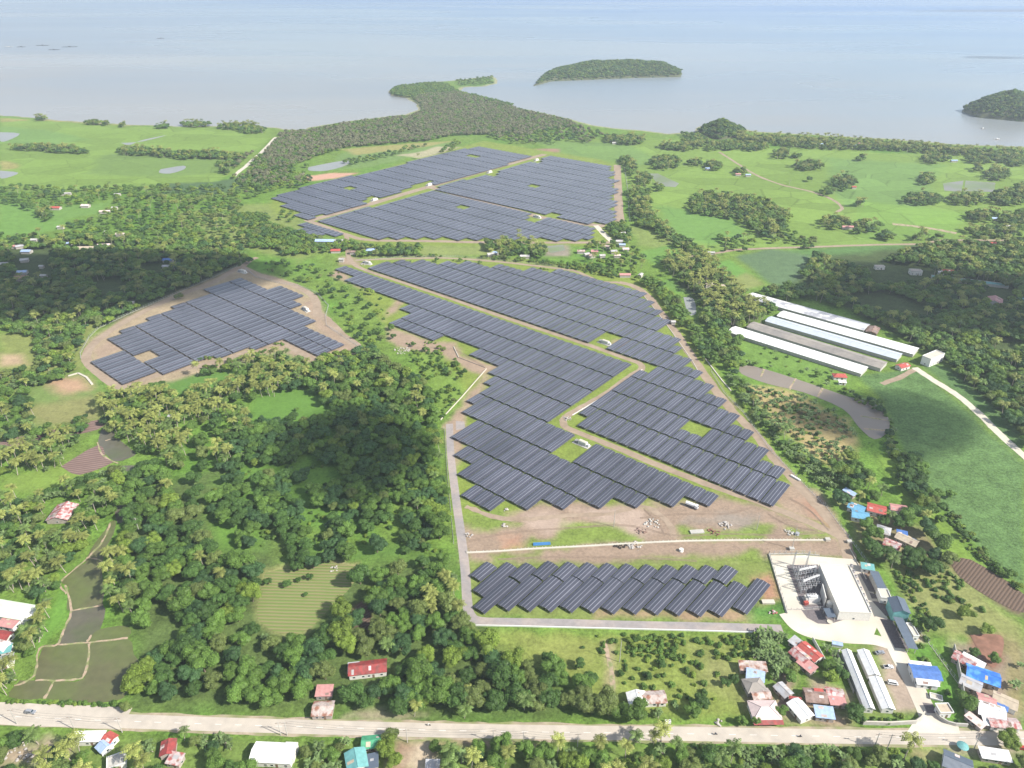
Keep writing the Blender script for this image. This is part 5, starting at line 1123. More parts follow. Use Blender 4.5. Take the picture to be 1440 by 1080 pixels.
def woods(pts, spacing, mix, size=(.75, 1.15), holes=(), zc=3.0, tries=3.2, hues=None):
    poly = gp(pts, zc); hl = [gp(h, zc * .4) for h in holes]
    x0, x1 = min(p[0] for p in poly), max(p[0] for p in poly); y0, y1 = min(p[1] for p in poly), max(p[1] for p in poly)
    n = int((x1 - x0) * (y1 - y0) / spacing ** 2 * tries * (1.8 if spacing <= 8.6 else 1.2)); ks = list(mix.keys()); ws = list(mix.values())
    XY = np.stack([NR.uniform(x0, x1, n), NR.uniform(y0, y1, n)], 1)
    ok = sdist(XY[:, 0], XY[:, 1], poly) > 0
    for h_ in holes and hl: ok &= ~(sdist(XY[:, 0], XY[:, 1], h_) > 0)
    dens = fbm(XY[:, 0], XY[:, 1], 26, 21)
    for (X, Y), dn in zip(XY[ok], dens[ok]):
        k = R.choices(ks, ws)[0]; s = R.uniform(*size) * (.85 + .4 * dn) * (1 if k == 'tree' else R.uniform(.9, 1.1))
        if k == 'palm': s = R.uniform(.85, 1.15)
        if k in ('banana', 'bush'): s = R.uniform(.7, 1.4)
        r = {'tree': 10 * s, 'palm': 5.5 * s, 'banana': 3 * s, 'bush': 2.2 * s, 'mang': 9 * s}[k]
        sp_ = max(spacing, 1)
        rq = r * PK[k] if spacing <= 8.6 else max(r * .62, sp_ * .86)
        if k == 'bush' and dn < .46 and tries < 3: continue
        if not free(X, Y, rq): continue
        if allowed(X, Y, r):
            occ.setdefault((int(X // 8), int(Y // 8)), []).append((X, Y, rq)); TP.append([float(X), float(Y), k, s, R.uniform(0, 6.28), (hues and R.choice(hues)) or R.randrange(1000)])
T_, P_T = {'tree': 1}, {'tree': .5, 'palm': .5}
# near woods
DK = [0, 2, 6, 8, 11, 0, 8, 1]
for cp in ([(315,615),(360,590),(440,588),(475,590),(445,630),(400,655),(330,650)], [(318,655),(338,652),(342,695),(322,697)], [(292,700),(310,692),(345,712),(375,688),(402,690),(395,720),(370,745),(335,745),(300,730)],
           [(360,672),(405,665),(412,685),(365,690)], [(392,695),(422,700),(428,760),(442,795),(415,800),(398,770)], [(430,690),(470,685),(490,652),(520,648),(542,690),(547,730),(520,745),(490,720),(455,712)],
           [(455,725),(490,730),(492,782),(458,782)], [(563,722),(607,722),(602,772),(570,772)], [(440,630),(500,608),(512,645),(450,650)], [(336,748),(357,748),(357,777),(336,777)], [(520,598),(562,605),(562,650),(528,650)],
           [(560,620),(602,630),(594,690),(570,720),(558,670)], [(480,570),(540,560),(560,590),(500,600)]):
    woods(cp, 7, {'tree': 1}, (.6,1.05), tries=5, hues=DK)
woods([(420,525),(470,495),(520,490),(560,520),(600,545),(612,600),(625,640),(628,760),(600,740),(560,705),(520,650),(480,610),(455,565)], 8, {'tree': 8, 'palm': .7}, (.75,1.15))
woods([(262,600),(330,560),(380,600),(440,610),(500,640),(540,690),(560,740),(530,770),(480,720),(430,740),(390,720),(330,690),(290,720),(250,650)], 26, {'tree': 6, 'palm': .6}, (.7,1.1))
woods([(400,715),(440,700),(560,720),(640,730),(640,790),(560,800),(500,790),(440,780),(405,760)], 19, {'tree': 5, 'bush': 2}, (.8,1.2))
CORN = [(372,795),(500,788),(505,812),(478,850),(430,895),(380,893),(358,870)]
woods([(190,655),(230,650),(270,690),(300,720),(330,740),(390,740),(385,790),(358,830),(362,890),(430,900),(490,850),(500,812),(560,800),(600,790),(648,800),(652,868),(668,885),(690,905),(740,925),(800,950),(862,985),(868,1010),(600,1015),(300,1005),(198,998),(190,940),(222,900),(205,880),(178,830),(165,770),(180,700)], 7.6, {'tree': 8, 'palm': .08, 'banana': .1}, (.78,1.3), [CORN, [(495,840),(530,842),(532,895),(505,895)], [(480,925),(545,925),(545,955),(480,955)], [(440,960),(475,960),(470,1005),(438,1008)], [(280,695),(330,700),(388,748),(398,790),(350,802),(300,785),(278,740)], [(225,655),(262,660),(275,700),(250,720)], [(205,860),(240,850),(260,900),(225,930),(205,900)], [(345,905),(380,900),(385,935),(350,940)], [(590,880),(625,890),(610,930),(585,915)]])
woods([(640,780),(655,860),(650,880),(600,860),(590,800)], 6, {'palm': 3, 'tree': 1}, (.6,.9))
woods([(665,885),(700,905),(680,930),(660,900)], 7, T_, (.6,.9))
# palm belts
woods([(140,560),(200,548),(300,517),(400,497),(440,515),(445,535),(420,545),(355,560),(350,600),(380,605),(360,650),(300,665),(240,655),(190,630),(150,600)], 6.2, {'palm': 3, 'tree': 2.2, 'banana': .7}, (.6,.95), [[(230,535),(330,522),(340,538),(250,560),(225,552)], [(185,635),(230,640),(225,660),(190,658)]])
woods([(0,705),(40,700),(130,668),(172,662),(182,700),(160,722),(120,780),(90,815),(70,850),(45,835),(0,830)], 6.3, {'palm': 2, 'tree': 3, 'banana': 1.5}, (.55,.9), [[(60,705),(110,700),(108,745),(62,748)]])
woods([(40,890),(70,850),(85,850),(60,900),(45,930),(25,960),(0,975),(0,930)], 6, {'palm': 4, 'banana': 3, 'tree': 1}, (.5,.8))
woods([(145,780),(172,770),(180,830),(190,885),(150,885),(145,850)], 5.6, {'palm': 5, 'tree': 2}, (.5,.85))
woods([(0,638),(60,618),(120,612),(134,630),(84,656),(30,662),(0,665)], 6, {'palm': 4, 'tree': 2, 'banana': 1}, (.55,.85))
woods([(0,470),(60,445),(110,458),(120,500),(80,535),(70,560),(50,620),(0,615)], 7.5, {'tree': 5, 'banana': 2, 'palm': .5}, (.6,1.05), [[(0,470),(50,468),(55,520),(0,525)], [(40,545),(120,530),(120,610),(55,612)]])
woods([(85,600),(120,585),(122,600),(90,612)], 6, T_, (.5,.8)); woods([(45,602),(68,597),(66,612),(48,612)], 6, T_, (.4,.6))
woods([(270,497),(395,478),(400,485),(290,515)], 5, {'bush': 3, 'tree': 1}, (.35,.55))
# shaded west forest, tree belts, hamlet greenery
SH = {'tree': 5, 'palm': .8}
woods([(0,345),(100,335),(250,338),(335,342),(352,368),(300,398),(180,448),(115,462),(60,440),(0,455)], 8.5, SH, (.7,1.15), [[(128,395),(170,390),(185,412),(140,420)], [(18,350),(75,350),(75,395),(18,398)], [(200,370),(235,372),(232,386),(195,382)]])
woods([(0,452),(60,440),(115,463),(120,475),(60,470),(20,468)], 8, SH, (.6,.9))
woods([(0,262),(80,262),(250,262),(300,275),(330,300),(350,320),(345,345),(100,338),(0,345)], 10.5, {'tree': 5, 'palm': .7, 'banana': .3}, (.6,1.0), [[(0,286),(45,296),(90,290),(150,285),(160,280),(150,300),(90,318),(90,335),(0,330)], [(128,284),(165,278),(160,292),(130,295)]])
woods([(55,290),(70,288),(73,305),(62,310),(50,300)], 7, {'tree': 3, 'palm': 1}, (.5,.8)); woods([(330,300),(420,325),(470,342),(430,352),(350,345)], 8, T_, (.55,.9))
woods([(70,330),(250,300),(340,300),(345,340),(60,345)], 12, {'tree': 3, 'palm': 1}, (.6,.95))
woods([(240,262),(330,258),(345,285),(330,300),(300,285)], 12, T_, (.6,1))
woods([(320,300),(375,300),(378,310),(330,318)], 8, T_, (.5,.8)); woods([(395,290),(425,300),(415,312),(390,310)], 12, T_, (.4,.7))
woods([(340,245),(395,225),(440,250),(435,262),(400,262),(350,278),(330,268)], 11, {'tree': 3, 'mang': 2}, (.7,1))
woods([(366,365),(440,368),(500,388),(520,395),(550,430),(548,480),(500,478),(470,445),(440,400),(400,388),(372,382)], 11, {'tree': 3, 'bush': 3}, (.5,.85))
woods([(500,428),(545,430),(560,470),(520,488),(495,470)], 9, T_, (.5,.8))
woods([(400,338),(500,340),(500,350),(470,352),(400,358),(385,348)], 8, T_, (.6,.95)); woods([(500,345),(590,345),(590,358),(500,358)], 8.5, T_, (.7,1.05))
woods([(680,338),(725,330),(765,345),(765,360),(690,362)], 8, {'tree': 4, 'palm': 1}, (.75,1.1)); woods([(565,362),(840,375),(900,400),(880,400),(820,382),(700,368),(560,366)][:7], 7, {'bush': 2, 'tree': 2}, (.45,.7))
woods([(590,356),(690,360),(780,366),(860,372),(870,380),(800,376),(690,366),(590,362)], 7, {'bush': 1, 'tree': 2}, (.4,.6))
woods([(820,342),(880,335),(905,360),(905,390),(860,392),(835,372)], 9.5, {'tree': 3, 'palm': 1}, (.55,.85))
woods([(850,318),(880,312),(888,330),(880,345),(862,330)], 8, T_, (.6,.9))
# mangroves of the peninsula
woods([(433,185),(480,175),(530,169),(575,164),(594,156),(592,147),(580,138),(600,133),(640,130),(665,136),(720,152),(760,161),(800,170),(812,177),(740,188),(640,190),(600,198),(480,208),(420,230),(400,240),(380,235),(370,205),(400,186)], 8.4, {'mang': 6, 'tree': .8}, (.62,.9), zc=1)
woods([(552,134),(549,129),(556,123),(600,117),(625,118),(640,125),(640,131),(600,134),(575,137)], 8.4, T_, (.65,.9), zc=1); woods([(640,128),(720,148),(720,153),(640,134)], 8.4, T_, (.65,.9), zc=1)
woods([(640,114),(692,108),(692,112),(650,117)], 12, T_, (.6,.9), zc=1); woods([(640,118),(695,114),(694,118),(650,121)], 12, T_, (.6,.9), zc=1)
woods([(335,225),(385,200),(420,225),(400,260),(345,262),(325,248)], 8.5, {'mang': 3, 'tree': 2}, (.65,.95), [gp and [(328,252),(350,234),(372,214),(390,192),(396,194),(378,216),(356,238),(334,256)]], zc=1)
woods([(690,186),(810,178),(850,190),(830,200),(740,200),(690,195)], 12, {'tree': 2, 'mang': 1}, (.8,1.1), zc=1)
woods([(480,225),(560,212),(570,206),(600,203),(560,216),(490,232)], 10, T_, (.6,.85)); woods([(550,232),(600,218),(602,222),(560,236)], 9, {'palm': 1, 'tree': 1}, (.6,.8))
woods([(615,215),(640,198),(648,200),(630,218)], 9, T_, (.6,.9)); woods([(700,190),(760,193),(780,202),(720,200)], 12, T_, (.7,.9))
# rows and clumps on the plains
def clump(cx, cy, rx, ry, sp=8.5, mix=None, size=(.7, 1.05)): woods([(cx + rx * math.cos(a * .785), cy + ry * math.sin(a * .785)) for a in range(8)], sp, mix or {'tree': 4, 'palm': 1}, size, zc=4, tries=4)
for q in [(50,207,38,3),(85,209,28,4),(112,212,12,2),(190,212,25,5),(225,214,15,5),(260,217,25,5),(300,217,22,5),(330,219,18,4),(355,224,20,6),(320,230,14,3),(318,240,10,3),(58,166,9,2),(130,172,10,2),(148,173,5,2),(172,175,4,2),(228,177,9,2),(275,174,22,3),(335,177,30,4),(355,182,20,4),
          (885,196,24,6),(858,194,8,5),(825,195,8,4),(945,205,16,4),(985,199,15,5),(962,207,10,4),(935,228,22,9),(905,252,12,8),(888,235,7,10),(898,270,18,6),(925,262,8,5),(905,283,12,5),(880,225,8,5),(1020,204,20,6),(1060,206,20,5),(1099,216,11,6),(1138,232,20,6),(1120,218,6,2),(1188,256,17,10),(1162,269,13,5),(1212,222,6,2),
          (1311,222,14,7),(1331,222,5,3),(1303,252,12,7),(1297,279,28,8),(1360,279,26,8),(1402,244,18,8),(1375,236,6,3),(1422,277,30,10),(1409,220,20,8),(1430,226,12,7),(1378,222,18,7),(1175,312,22,8),(1210,318,20,8),(1248,333,10,7),(1233,317,6,6),(1296,333,12,6),(1320,337,12,6),(1210,286,6,3),(1384,303,25,7),(1413,306,12,6),(1364,322,4,3),
          (1000,207,8,3),(1003,232,12,6),(1042,240,10,3),(978,228,10,3),(1437,300,8,6),(1437,265,10,6),(1345,340,18,5),(1370,345,18,6),(1400,330,35,14),(1430,315,16,10),(1138,252,4,2),(960,205,30,3)]: clump(*q)
woods([(968,288),(985,270),(1050,276),(1080,282),(1112,303),(1108,320),(1085,332),(1068,328),(1040,308),(1000,300),(975,298)], 8.5, {'tree': 4, 'palm': 1}, (.75,1.1), zc=4)
woods([(1038,189),(1130,192),(1240,198),(1340,206),(1440,212),(1440,222),(1390,220),(1330,215),(1240,209),(1160,208),(1080,202),(1036,198)], 8.5, {'tree': 3, 'palm': 2}, (.6,.9), zc=4)
woods([(960,186),(985,190),(1000,200),(960,203)], 9, T_, (.7,1)); woods([(1075,330),(1110,320),(1135,338),(1090,342)], 10, T_, (.5,.8))
woods([(920,300),(945,325),(985,348),(990,360),(960,350),(920,325),(890,300),(885,280),(905,285)], 7.5, {'tree': 4, 'palm': 1}, (.6,.95))
woods([(885,290),(905,300),(915,320),(895,315)], 8, T_, (.5,.8)); woods([(1010,330),(1060,335),(1065,350),(1020,352)], 9, {'tree': 3, 'palm': 1}, (.6,.95))
# east: palm grove, perimeter hedge, forest
woods([(940,358),(1000,362),(1040,405),(1068,430),(1078,452),(1050,468),(1025,455),(1000,448),(985,430),(978,410),(945,385),(930,370)], 6.5, {'palm': 5, 'tree': 3}, (.65,1.05))
woods([(985,440),(1025,455),(1045,475),(1040,500),(1030,520),(1010,500),(995,470)], 7, T_, (.75,1.1)); woods([(900,392),(925,395),(955,425),(985,470),(1010,505),(1000,510),(965,470),(940,435),(905,405)], 7, {'tree': 5, 'banana': 1}, (.6,.95))
woods([(1015,490),(1035,488),(1045,515),(1035,530),(1020,515)], 7, T_, (.6,.9))
woods([(1080,440),(1060,425),(1080,405),(1120,402),(1145,360),(1220,380),(1290,345),(1445,338),(1460,640),(1425,610),(1390,560),(1335,512),(1300,490),(1230,448),(1180,430),(1130,415)], 8, {'tree': 5, 'palm': .8}, (.75,1.15), [[(1188,415),(1250,412),(1305,432),(1320,445),(1270,448),(1210,438)], [(1190,362),(1310,375),(1310,402),(1225,402),(1215,385)], [(1380,398),(1425,404),(1420,424),(1382,420)], [(1110,395),(1150,385),(1140,405),(1110,405)], [(1215,345),(1290,346),(1290,356),(1215,358)], [(1395,480),(1425,478),(1435,500),(1400,498)]])
woods([(1120,338),(1145,335),(1150,345),(1125,350)], 7, T_, (.5,.8))
woods([(1060,476),(1100,492),(1180,525),(1195,545),(1160,545),(1110,525),(1065,505)], 11, {'tree': 1, 'bush': 3, 'banana': 2}, (.4,.7), tries=4)
woods([(1020,505),(1060,508),(1120,528),(1190,548),(1240,565),(1256,590),(1262,640),(1250,640),(1248,605),(1230,575),(1180,562),(1120,545),(1060,520)], 6, {'bush': 2, 'banana': 1, 'tree': 1.5}, (.4,.65), tries=6)
woods([(1022,525),(1045,530),(1075,570),(1105,605),(1140,640),(1175,668),(1170,690),(1145,670),(1110,640),(1075,600),(1045,565)], 5.2, {'banana': 4, 'bush': 3, 'tree': .8, 'palm': .2}, (.4,.65), tries=5)
woods([(1052,542),(1100,545),(1150,562),(1192,590),(1205,612),(1190,662),(1150,640),(1100,600)], 6.6, {'banana': 2, 'bush': 2}, (.24,.38), tries=1.6)
woods([(1150,655),(1205,640),(1222,670),(1240,690),(1260,715),(1250,735),(1200,720),(1175,700)], 7, {'tree': 5, 'palm': .7}, (.7,1.15))
woods([(1205,728),(1250,730),(1290,720),(1335,790),(1330,805),(1262,805),(1222,775)], 7.5, {'tree': 6, 'palm': .5}, (.8,1.25))
woods([(1250,635),(1290,640),(1310,680),(1330,715),(1300,725),(1275,690)], 6.5, T_, (.7,1.05)); woods([(1325,712),(1340,712),(1385,765),(1420,800),(1440,820),(1435,826),(1400,800),(1360,762)], 5.5, {'bush': 3, 'tree': .6}, (.35,.55), tries=5)
woods([(1190,790),(1205,800),(1225,820),(1245,850),(1240,852)], 5, {'bush': 1}, (.3,.5))
# village greenery and lone trees near the highway
woods([(1060,885),(1092,880),(1105,900),(1108,945),(1085,950),(1065,925)], 4.6, {'banana': 6, 'tree': 1}, (.6,.9), tries=6)
woods([(1095,930),(1185,925),(1205,965),(1205,1000),(1190,1022),(1150,1025),(1095,1020)], 8, {'tree': 4, 'banana': 2, 'palm': .6}, (.5,.85))
woods([(1100,882),(1130,885),(1135,900),(1108,898)], 6, T_, (.5,.75)); woods([(1160,905),(1190,915),(1200,960),(1185,960),(1165,930)], 6, {'bush': 3, 'banana': 1}, (.5,.7))
woods([(1362,915),(1440,920),(1440,1032),(1368,1028)], 9, {'tree': 3, 'banana': 1}, (.45,.75)); woods([(1345,980),(1362,975),(1375,1005),(1355,1012)], 5, T_, (.7,.9))
woods([(1325,1000),(1360,1010),(1358,1022),(1330,1015)], 4, {'bush': 1}, (.5,.8), tries=6); woods([(1212,1000),(1290,1002),(1285,1012),(1214,1014)], 4, {'bush': 1}, (.5,.8), tries=5)
for px_, py_, s_, v_ in [(1200,1010,1.0,0),(1098,1005,.55,1),(1415,1048,.95,3),(1305,888,1.1,8),(1285,882,.7,4),(1385,892,.7,3),(1355,870,.8,3),(930,938,.5,0),(912,956,.4,8),(905,1020,.0,0),(870,1008,.9,1),(855,1005,1.05,5),(820,1000,1.1,5),(895,1010,1.1,1),(1030,960,.55,2),(1020,965,.5,8),
                         (985,995,.8,2),(973,1005,.75,9),(1042,1020,.5,4),(1062,1018,.45,4),(830,960,.8,0),(815,940,.6,8),(770,930,.7,0),(404,825,.55,0),(378,822,.5,8),(437,815,.45,8),(420,818,.35,2),(430,838,.3,0),(545,1058,.9,3),(550,1040,.85,10),(555,1075,.7,3),(178,1000,.55,5),(25,1048,.9,0),(195,975,.6,3),(418,578,.35,1),(620,985,1.3,1),(590,990,1.2,9),(565,1000,1.2,0),(1210,790,.35,2),(1320,735,.6,9),(1335,700,.6,9)]:
    if s_: put(*G(px_, py_, 0), 'tree', s_, v_, True)
for px_, py_, s_ in [(893,1050,.9),(928,1048,1.05),(918,1052,.8),(950,1058,.8),(878,1065,.95),(785,1062,.95),(738,1000,1.15),(52,1048,1.0),(100,1078,1.1),(262,1040,.7),(586,1005,.8),(842,1060,.9),(735,1010,.0),(63,890,1.1),(660,985,.8),(655,1010,.9),(608,868,.9),(22,700,1.0)]:
    if s_: put(*G(px_, py_, 0), 'palm', s_, None, True)
woods([(590,1050),(660,1052),(740,1056),(870,1058),(1010,1055),(1130,1058),(1270,1062),(1290,1085),(1270,1130),(560,1130),(600,1085),(640,1075)], 6.2, {'tree': 5, 'palm': .6, 'banana': 1, 'bush': 1}, (.55,1.0), zc=0)
woods([(960,1050),(1280,1056),(1280,1075),(960,1070)], 3.6, {'bush': 4, 'banana': 1}, (.5,.8), zc=0, tries=6)
woods([(70,1070),(130,1055),(150,1085),(220,1060),(230,1120),(60,1120)], 6, {'tree': 3, 'palm': 2}, (.6,.95), zc=0); woods([(205,1038),(330,1042),(330,1055),(240,1062),(215,1090),(200,1060)], 5, {'tree': 2, 'banana': 2}, (.5,.75), zc=0)
woods([(410,1050),(490,1045),(500,1100),(400,1120)], 5.5, {'tree': 3, 'banana': 2}, (.5,.8), zc=0); woods([(290,1075),(400,1078),(400,1130),(280,1130)], 7, T_, (.6,1), zc=0)
woods([(1300,1080),(1440,1066),(1440,1130),(1300,1130)], 7, T_, (.5,.8), zc=0); woods([(0,1090),(80,1085),(80,1130),(0,1130)], 7, T_, (.6,.9), zc=0)
woods([(-60,840),(0,880),(0,1000),(-80,1000)], 6, {'palm': 2, 'tree': 1}, (.6,.9)); woods([(-60,1040),(0,1046),(0,1085),(-80,1100)], 7, T_, (.6,.9))
woods([(10,984),(180,990),(178,998),(10,992)], 2.6, {'bush': 1}, (.4,.6), zc=0, tries=6)
woods([(690,893),(860,895),(870,930),(760,925)], 5.5, {'bush': 1}, (.4,.7), zc=0, tries=1.2); woods([(860,893),(1050,897),(1000,1000),(870,990)], 5.5, {'bush': 1}, (.4,.7), zc=0, tries=.9)
woods([(880,893),(960,895),(955,935),(890,925)], 3.6, {'bush': 1}, (.5,.8), zc=0, tries=3); woods([(1020,895),(1060,893),(1062,920),(1030,925)], 3.2, {'bush': 1}, (.6,.9), zc=0, tries=4)
woods([(1030,850),(1090,845),(1105,872),(1040,874)], 3.2, {'bush': 1}, (.35,.5), zc=0, tries=3); woods([(860,1000),(880,985),(960,990),(955,1012),(870,1016)], 4.5, {'bush': 2, 'banana': 1}, (.6,.9), zc=0, tries=2)
woods([(1275,905),(1300,900),(1345,960),(1345,1000),(1310,960)], 3.6, {'bush': 1}, (.35,.55), zc=0, tries=2.5); woods([(1255,800),(1335,800),(1395,860),(1300,885)], 4.2, {'bush': 1}, (.3,.5), zc=0, tries=2.2)
woods([(565,482),(612,480),(655,520),(645,560),(622,590),(605,545)], 6.5, {'bush': 4, 'tree': .5}, (.4,.6), zc=0, tries=2)
woods([(560,545),(615,560),(628,640),(632,760),(610,760),(590,640)], 9, {'palm': 2, 'tree': 1, 'bush': 2}, (.5,.8), zc=2); woods([(350,620),(600,640),(630,780),(400,790),(300,740),(300,680)], 6.5, {'bush': 1}, (.5,.9), zc=0, tries=.5)
print('TREES', len(TP), {k: sum(1 for q in TP if q[2] == k) for k in ('tree', 'palm', 'banana', 'bush', 'mang')})

LMK = [('the muddy paddies', 120, 910), ('the maize plot', 430, 845), ('the long maroon roof', 517, 937), ('the faded red roof', 456, 975), ('the parked highway car', 43, 1003), ('the big white-roofed house', 384, 1057),
       ('the teal roof', 501, 1067), ('the asphalt lane corner', 665, 870), ('the roadside farmhouse', 905, 980), ('the pink hipped house', 1075, 997), ('the banana thicket', 1078, 905), ('the white barracks', 1215, 950),
       ('the gate guardhouse', 1326, 997), ('the big blue roof', 1383, 948), ('the clean red roof', 1233, 714), ('the control building', 1190, 830), ('the round grass clearing', 410, 565), ('the purple ploughed plot', 120, 642),
       ('the rust-roofed grove house', 87, 722), ('the pale green roof', 8, 855), ('the hill array', 300, 480), ('the white channel end', 655, 775), ('the tan orchard', 1130, 600), ('the lowest poultry house', 1120, 490),
       ('the fish ponds', 1230, 590), ('the farm office', 1310, 500), ('the grey pond', 968, 430), ('the shaded hamlet', 40, 370), ('the plant gate', 490, 345), ('the sunny glade', 340, 750), ('the ploughed triangle', 515, 870),
       ('the maroon roadside house', 240, 1055), ('the bare yard', 600, 1065), ('the gap in the paddies', 160, 720), ('the empty lane pad', 645, 598), ('the lone red forest roof', 1398, 422), ('the wood edge hump', 520, 500), ('the tan plot', 20, 505)]
LMG = [(n, *G(a, b)) for n, a, b in LMK]
def lm_label(X, Y):
    n, a, b = min(LMG, key=lambda q: (q[1] - X) ** 2 + (q[2] - Y) ** 2)
    dx, dy = X - a, Y - b
    return n, ('seaward' if dy > 0 else 'highway') if abs(dy) > abs(dx) else ('eastern' if dx > 0 else 'western'), math.hypot(dx, dy)
def inview(X, Y, m_=14):
    q = PX(X, Y, 2); return -m_ < q[0] < 1440 + m_ and q[1] < 1080 + m_ * 1.5
TW_ = {'dark': 'dark green', 'mid': 'mid green', 'bright': 'bright yellow-green', 'olive': 'olive green', 'deep': 'bluish green'}
TP.sort(key=lambda q: q[0] ** 2 + q[1] ** 2)
SETS = {'tree': (CROWN, 'broadleaf_tree', 'tree', 300), 'palm': (PALM, 'coconut_palm', 'palm', 300), 'banana': (BAN, 'banana_plant', 'banana plant', 120), 'bush': (None, 'shrub', 'shrub', 60)}
rest_ = {'tree': [], 'palm': [], 'banana': [], 'bush': [], 'mang': []}
chosen = {k: [] for k in SETS}; srcobj = {}
for q in TP:
    k = q[2]
    if k in SETS and len(chosen[k]) < SETS[k][3] and inview(q[0], q[1]): chosen[k].append(q)
    else: rest_[k].append(q)
seen = {}
for k, (var, nm, cat, mx_) in SETS.items():
    for q in chosen[k]:
        X, Y, _, s, rt, v = q; lmn, side, dist = lm_label(X, Y)
        if k == 'bush':
            vi = v % 4; o = link(nm, BUSH[vi]); o.location = (X, Y, 0); o.rotation_euler = (0, 0, rt); o.scale = (s,) * 3; adj = ['mid green', 'bright green', 'dark green', 'mid green'][vi] + ' low'; top = o; srcobj.setdefault(('bush', vi), o)
            noun = 'shrub'
        else:
            vi = v % len(var); top = empty(nm, (X, Y, 0), rt); top.scale = (s, s, s * (1 if k != 'tree' else .85 + .3 * ((v * 7) % 10) / 10))
            c = link('crown', var[vi][0], top); tr = link('trunk', var[vi][1], top); srcobj.setdefault((k, vi), (c, tr))
            if k == 'tree': adj = ('broad ' if s > 1.02 else 'slim ' if s < .75 else '') + TW_[var[vi][2]]; noun = 'leafy tree'
            elif k == 'palm': adj = ('tall ' if vi in (1, 4) else 'short ' if vi == 3 else '') + var[vi][2]; noun = 'coconut palm'
            else: adj = 'pale green'; noun = 'banana clump'
        key = (adj, noun, lmn, side); i = seen.get(key, 0); seen[key] = i + 1
        tag(top, f'{adj} {noun}, {ordn(i)} on the {side} side of {lmn}', cat, {'tree': 'broadleaf trees of the woods', 'palm': 'coconut palms', 'banana': 'banana clumps', 'bush': 'shrubs in the scrub'}[k])
# distant trees that the masses are scattered from stand as trees of their own
fsrc = []
for i, (c_, px_, py_, wrd) in enumerate([(FAR[0], 1311, 224, 'dark green'), (FAR[1], 1099, 218, 'mid green'), (FAR[2], 1303, 256, 'bluish green'), (FAR[3], 1188, 262, 'dark'), (FAR[4], 1248, 338, 'bright green'), (FAR[5], 1207, 290, 'olive'), (MANG[0], 478, 212, 'grey-green'), (MANG[1], 452, 216, 'greyish'), (MANG[2], 430, 236, 'green')]):
    X, Y = G(px_, py_); r_ = empty('broadleaf_tree', (X, Y, 0), i); o = link('crown', c_, r_); link('trunk', CROWN[i][1], r_)
    tag(r_, f'{wrd} far tree ' + ['in the round clump on the open rice plain', 'alone near the top of the dirt track', 'in the clump above the flooded plots', 'in the clump beside the field farmhouse', 'at the dirt road bend', 'standing by itself in the wide rice field', 'at the mangrove edge by the grey pond', 'at the pond bank below the mangroves', 'beside the dry grass strip near the far array'][i], 'tree', 'broadleaf trees of the woods'); fsrc.append(o)
NC = len(CROWN)
trv = [srcobj[('tree', i)][0] if ('tree', i) in srcobj else fsrc[i % 6] for i in range(NC)] + fsrc
pts = []
for q in rest_['tree']:
    near = q[1] < 520
    pts.append((q[0], q[1], 0, q[3], q[4], (q[5] % NC) if near else NC + [0, 1, 1, 4, 2, 3, 1, 4, 5, 1][q[5] % 10]))
stuff('woodland', trv, pts, 'mixed green woodland and tree belts stretching from the plant to the coast', 'woodland')
stuff('mangrove_forest', fsrc, [(q[0], q[1], 0, q[3], q[4], 6 + [0, 0, 1, 1, 2][q[5] % 5]) for q in rest_['mang']], 'low grey-green mangrove forest covering the peninsula', 'mangroves')
stuff('island_forest', fsrc, [(a, b_, c_, d_, e_, f_) for a, b_, c_, d_, e_, f_ in ISL + HIL], 'dense dark trees covering the islands and shore hill', 'forest')
ps = []; pv = []
for i in range(6):
    if ('palm', i) in srcobj: ps += list(srcobj[('palm', i)])
pts = []; npv = len(ps) // 2
for q in rest_['palm']:
    k = q[5] % npv; pts += [(q[0], q[1], 0, q[3], q[4], 2 * k), (q[0], q[1], 0, q[3], q[4], 2 * k + 1)]
stuff('palm_groves', ps, pts, 'coconut palms mixed through the distant groves and belts', 'palms')
bv = [srcobj[('banana', i)][0] for i in range(3) if ('banana', i) in srcobj]; stuff('banana_groves', bv, [(q[0], q[1], 0, q[3], q[4], q[5] % len(bv)) for q in rest_['banana']], 'banana plants and broad leaves along hedges and orchard', 'banana plants')
uv_ = [srcobj[('bush', i)] for i in range(4) if ('bush', i) in srcobj]; stuff('undergrowth', uv_, [(q[0], q[1], 0, q[3], q[4], q[5] % len(uv_)) for q in rest_['bush']], 'low scrub and undergrowth in fields and wood clearings', 'undergrowth')

# ------------------------------------------------------------------ plant equipment
def station(px, py, ang, label):
    X, Y = G(px, py); r = empty('inverter_station', (X, Y, 0), math.radians(ang)); tag(r, label, 'inverter station', 'white inverter stations')
    MB().box(-6.5, -2.6, 0, 6.5, 2.6, .35).build('plinth', M['conc'], r)
    c = MB().box(-2.2, -1.3, .36, 4.2, 1.3, 3.2).build('container', M['white'], r)
    mb = MB(); [mb.box(-1.6 + k * 1.1, -1.36, .8, -.9 + k * 1.1, -1.31, 2.6) for k in range(5)]; mb.build('louvre', M['steel'], c)
    MB().box(-2.0, -1.1, 3.21, 4.0, 1.1, 3.4).build('roof_panel', M['cream'], c)
    t_ = MB().box(-5.2, -.9, .36, -3.2, .9, 2.2).build('transformer', M['porc'], r)
    mb = MB(); [mb.box(-5.1 + k * .3, -1.5, .6, -5.0 + k * .3, -.91, 2.0) for k in range(7)]; mb.build('radiator', M['steel'], t_)
    for k in range(3): MB().lathe((-4.9 + k * .7, .2, 2.21), [(.12, 0), (.2, .15), (.1, .3), (.18, .45), (.06, .7)], 8).build('bushing', M['porc'], t_)
    MB().box(4.8, -.8, .36, 6.2, .8, 2.3).build('cabinet', M['white'], r)
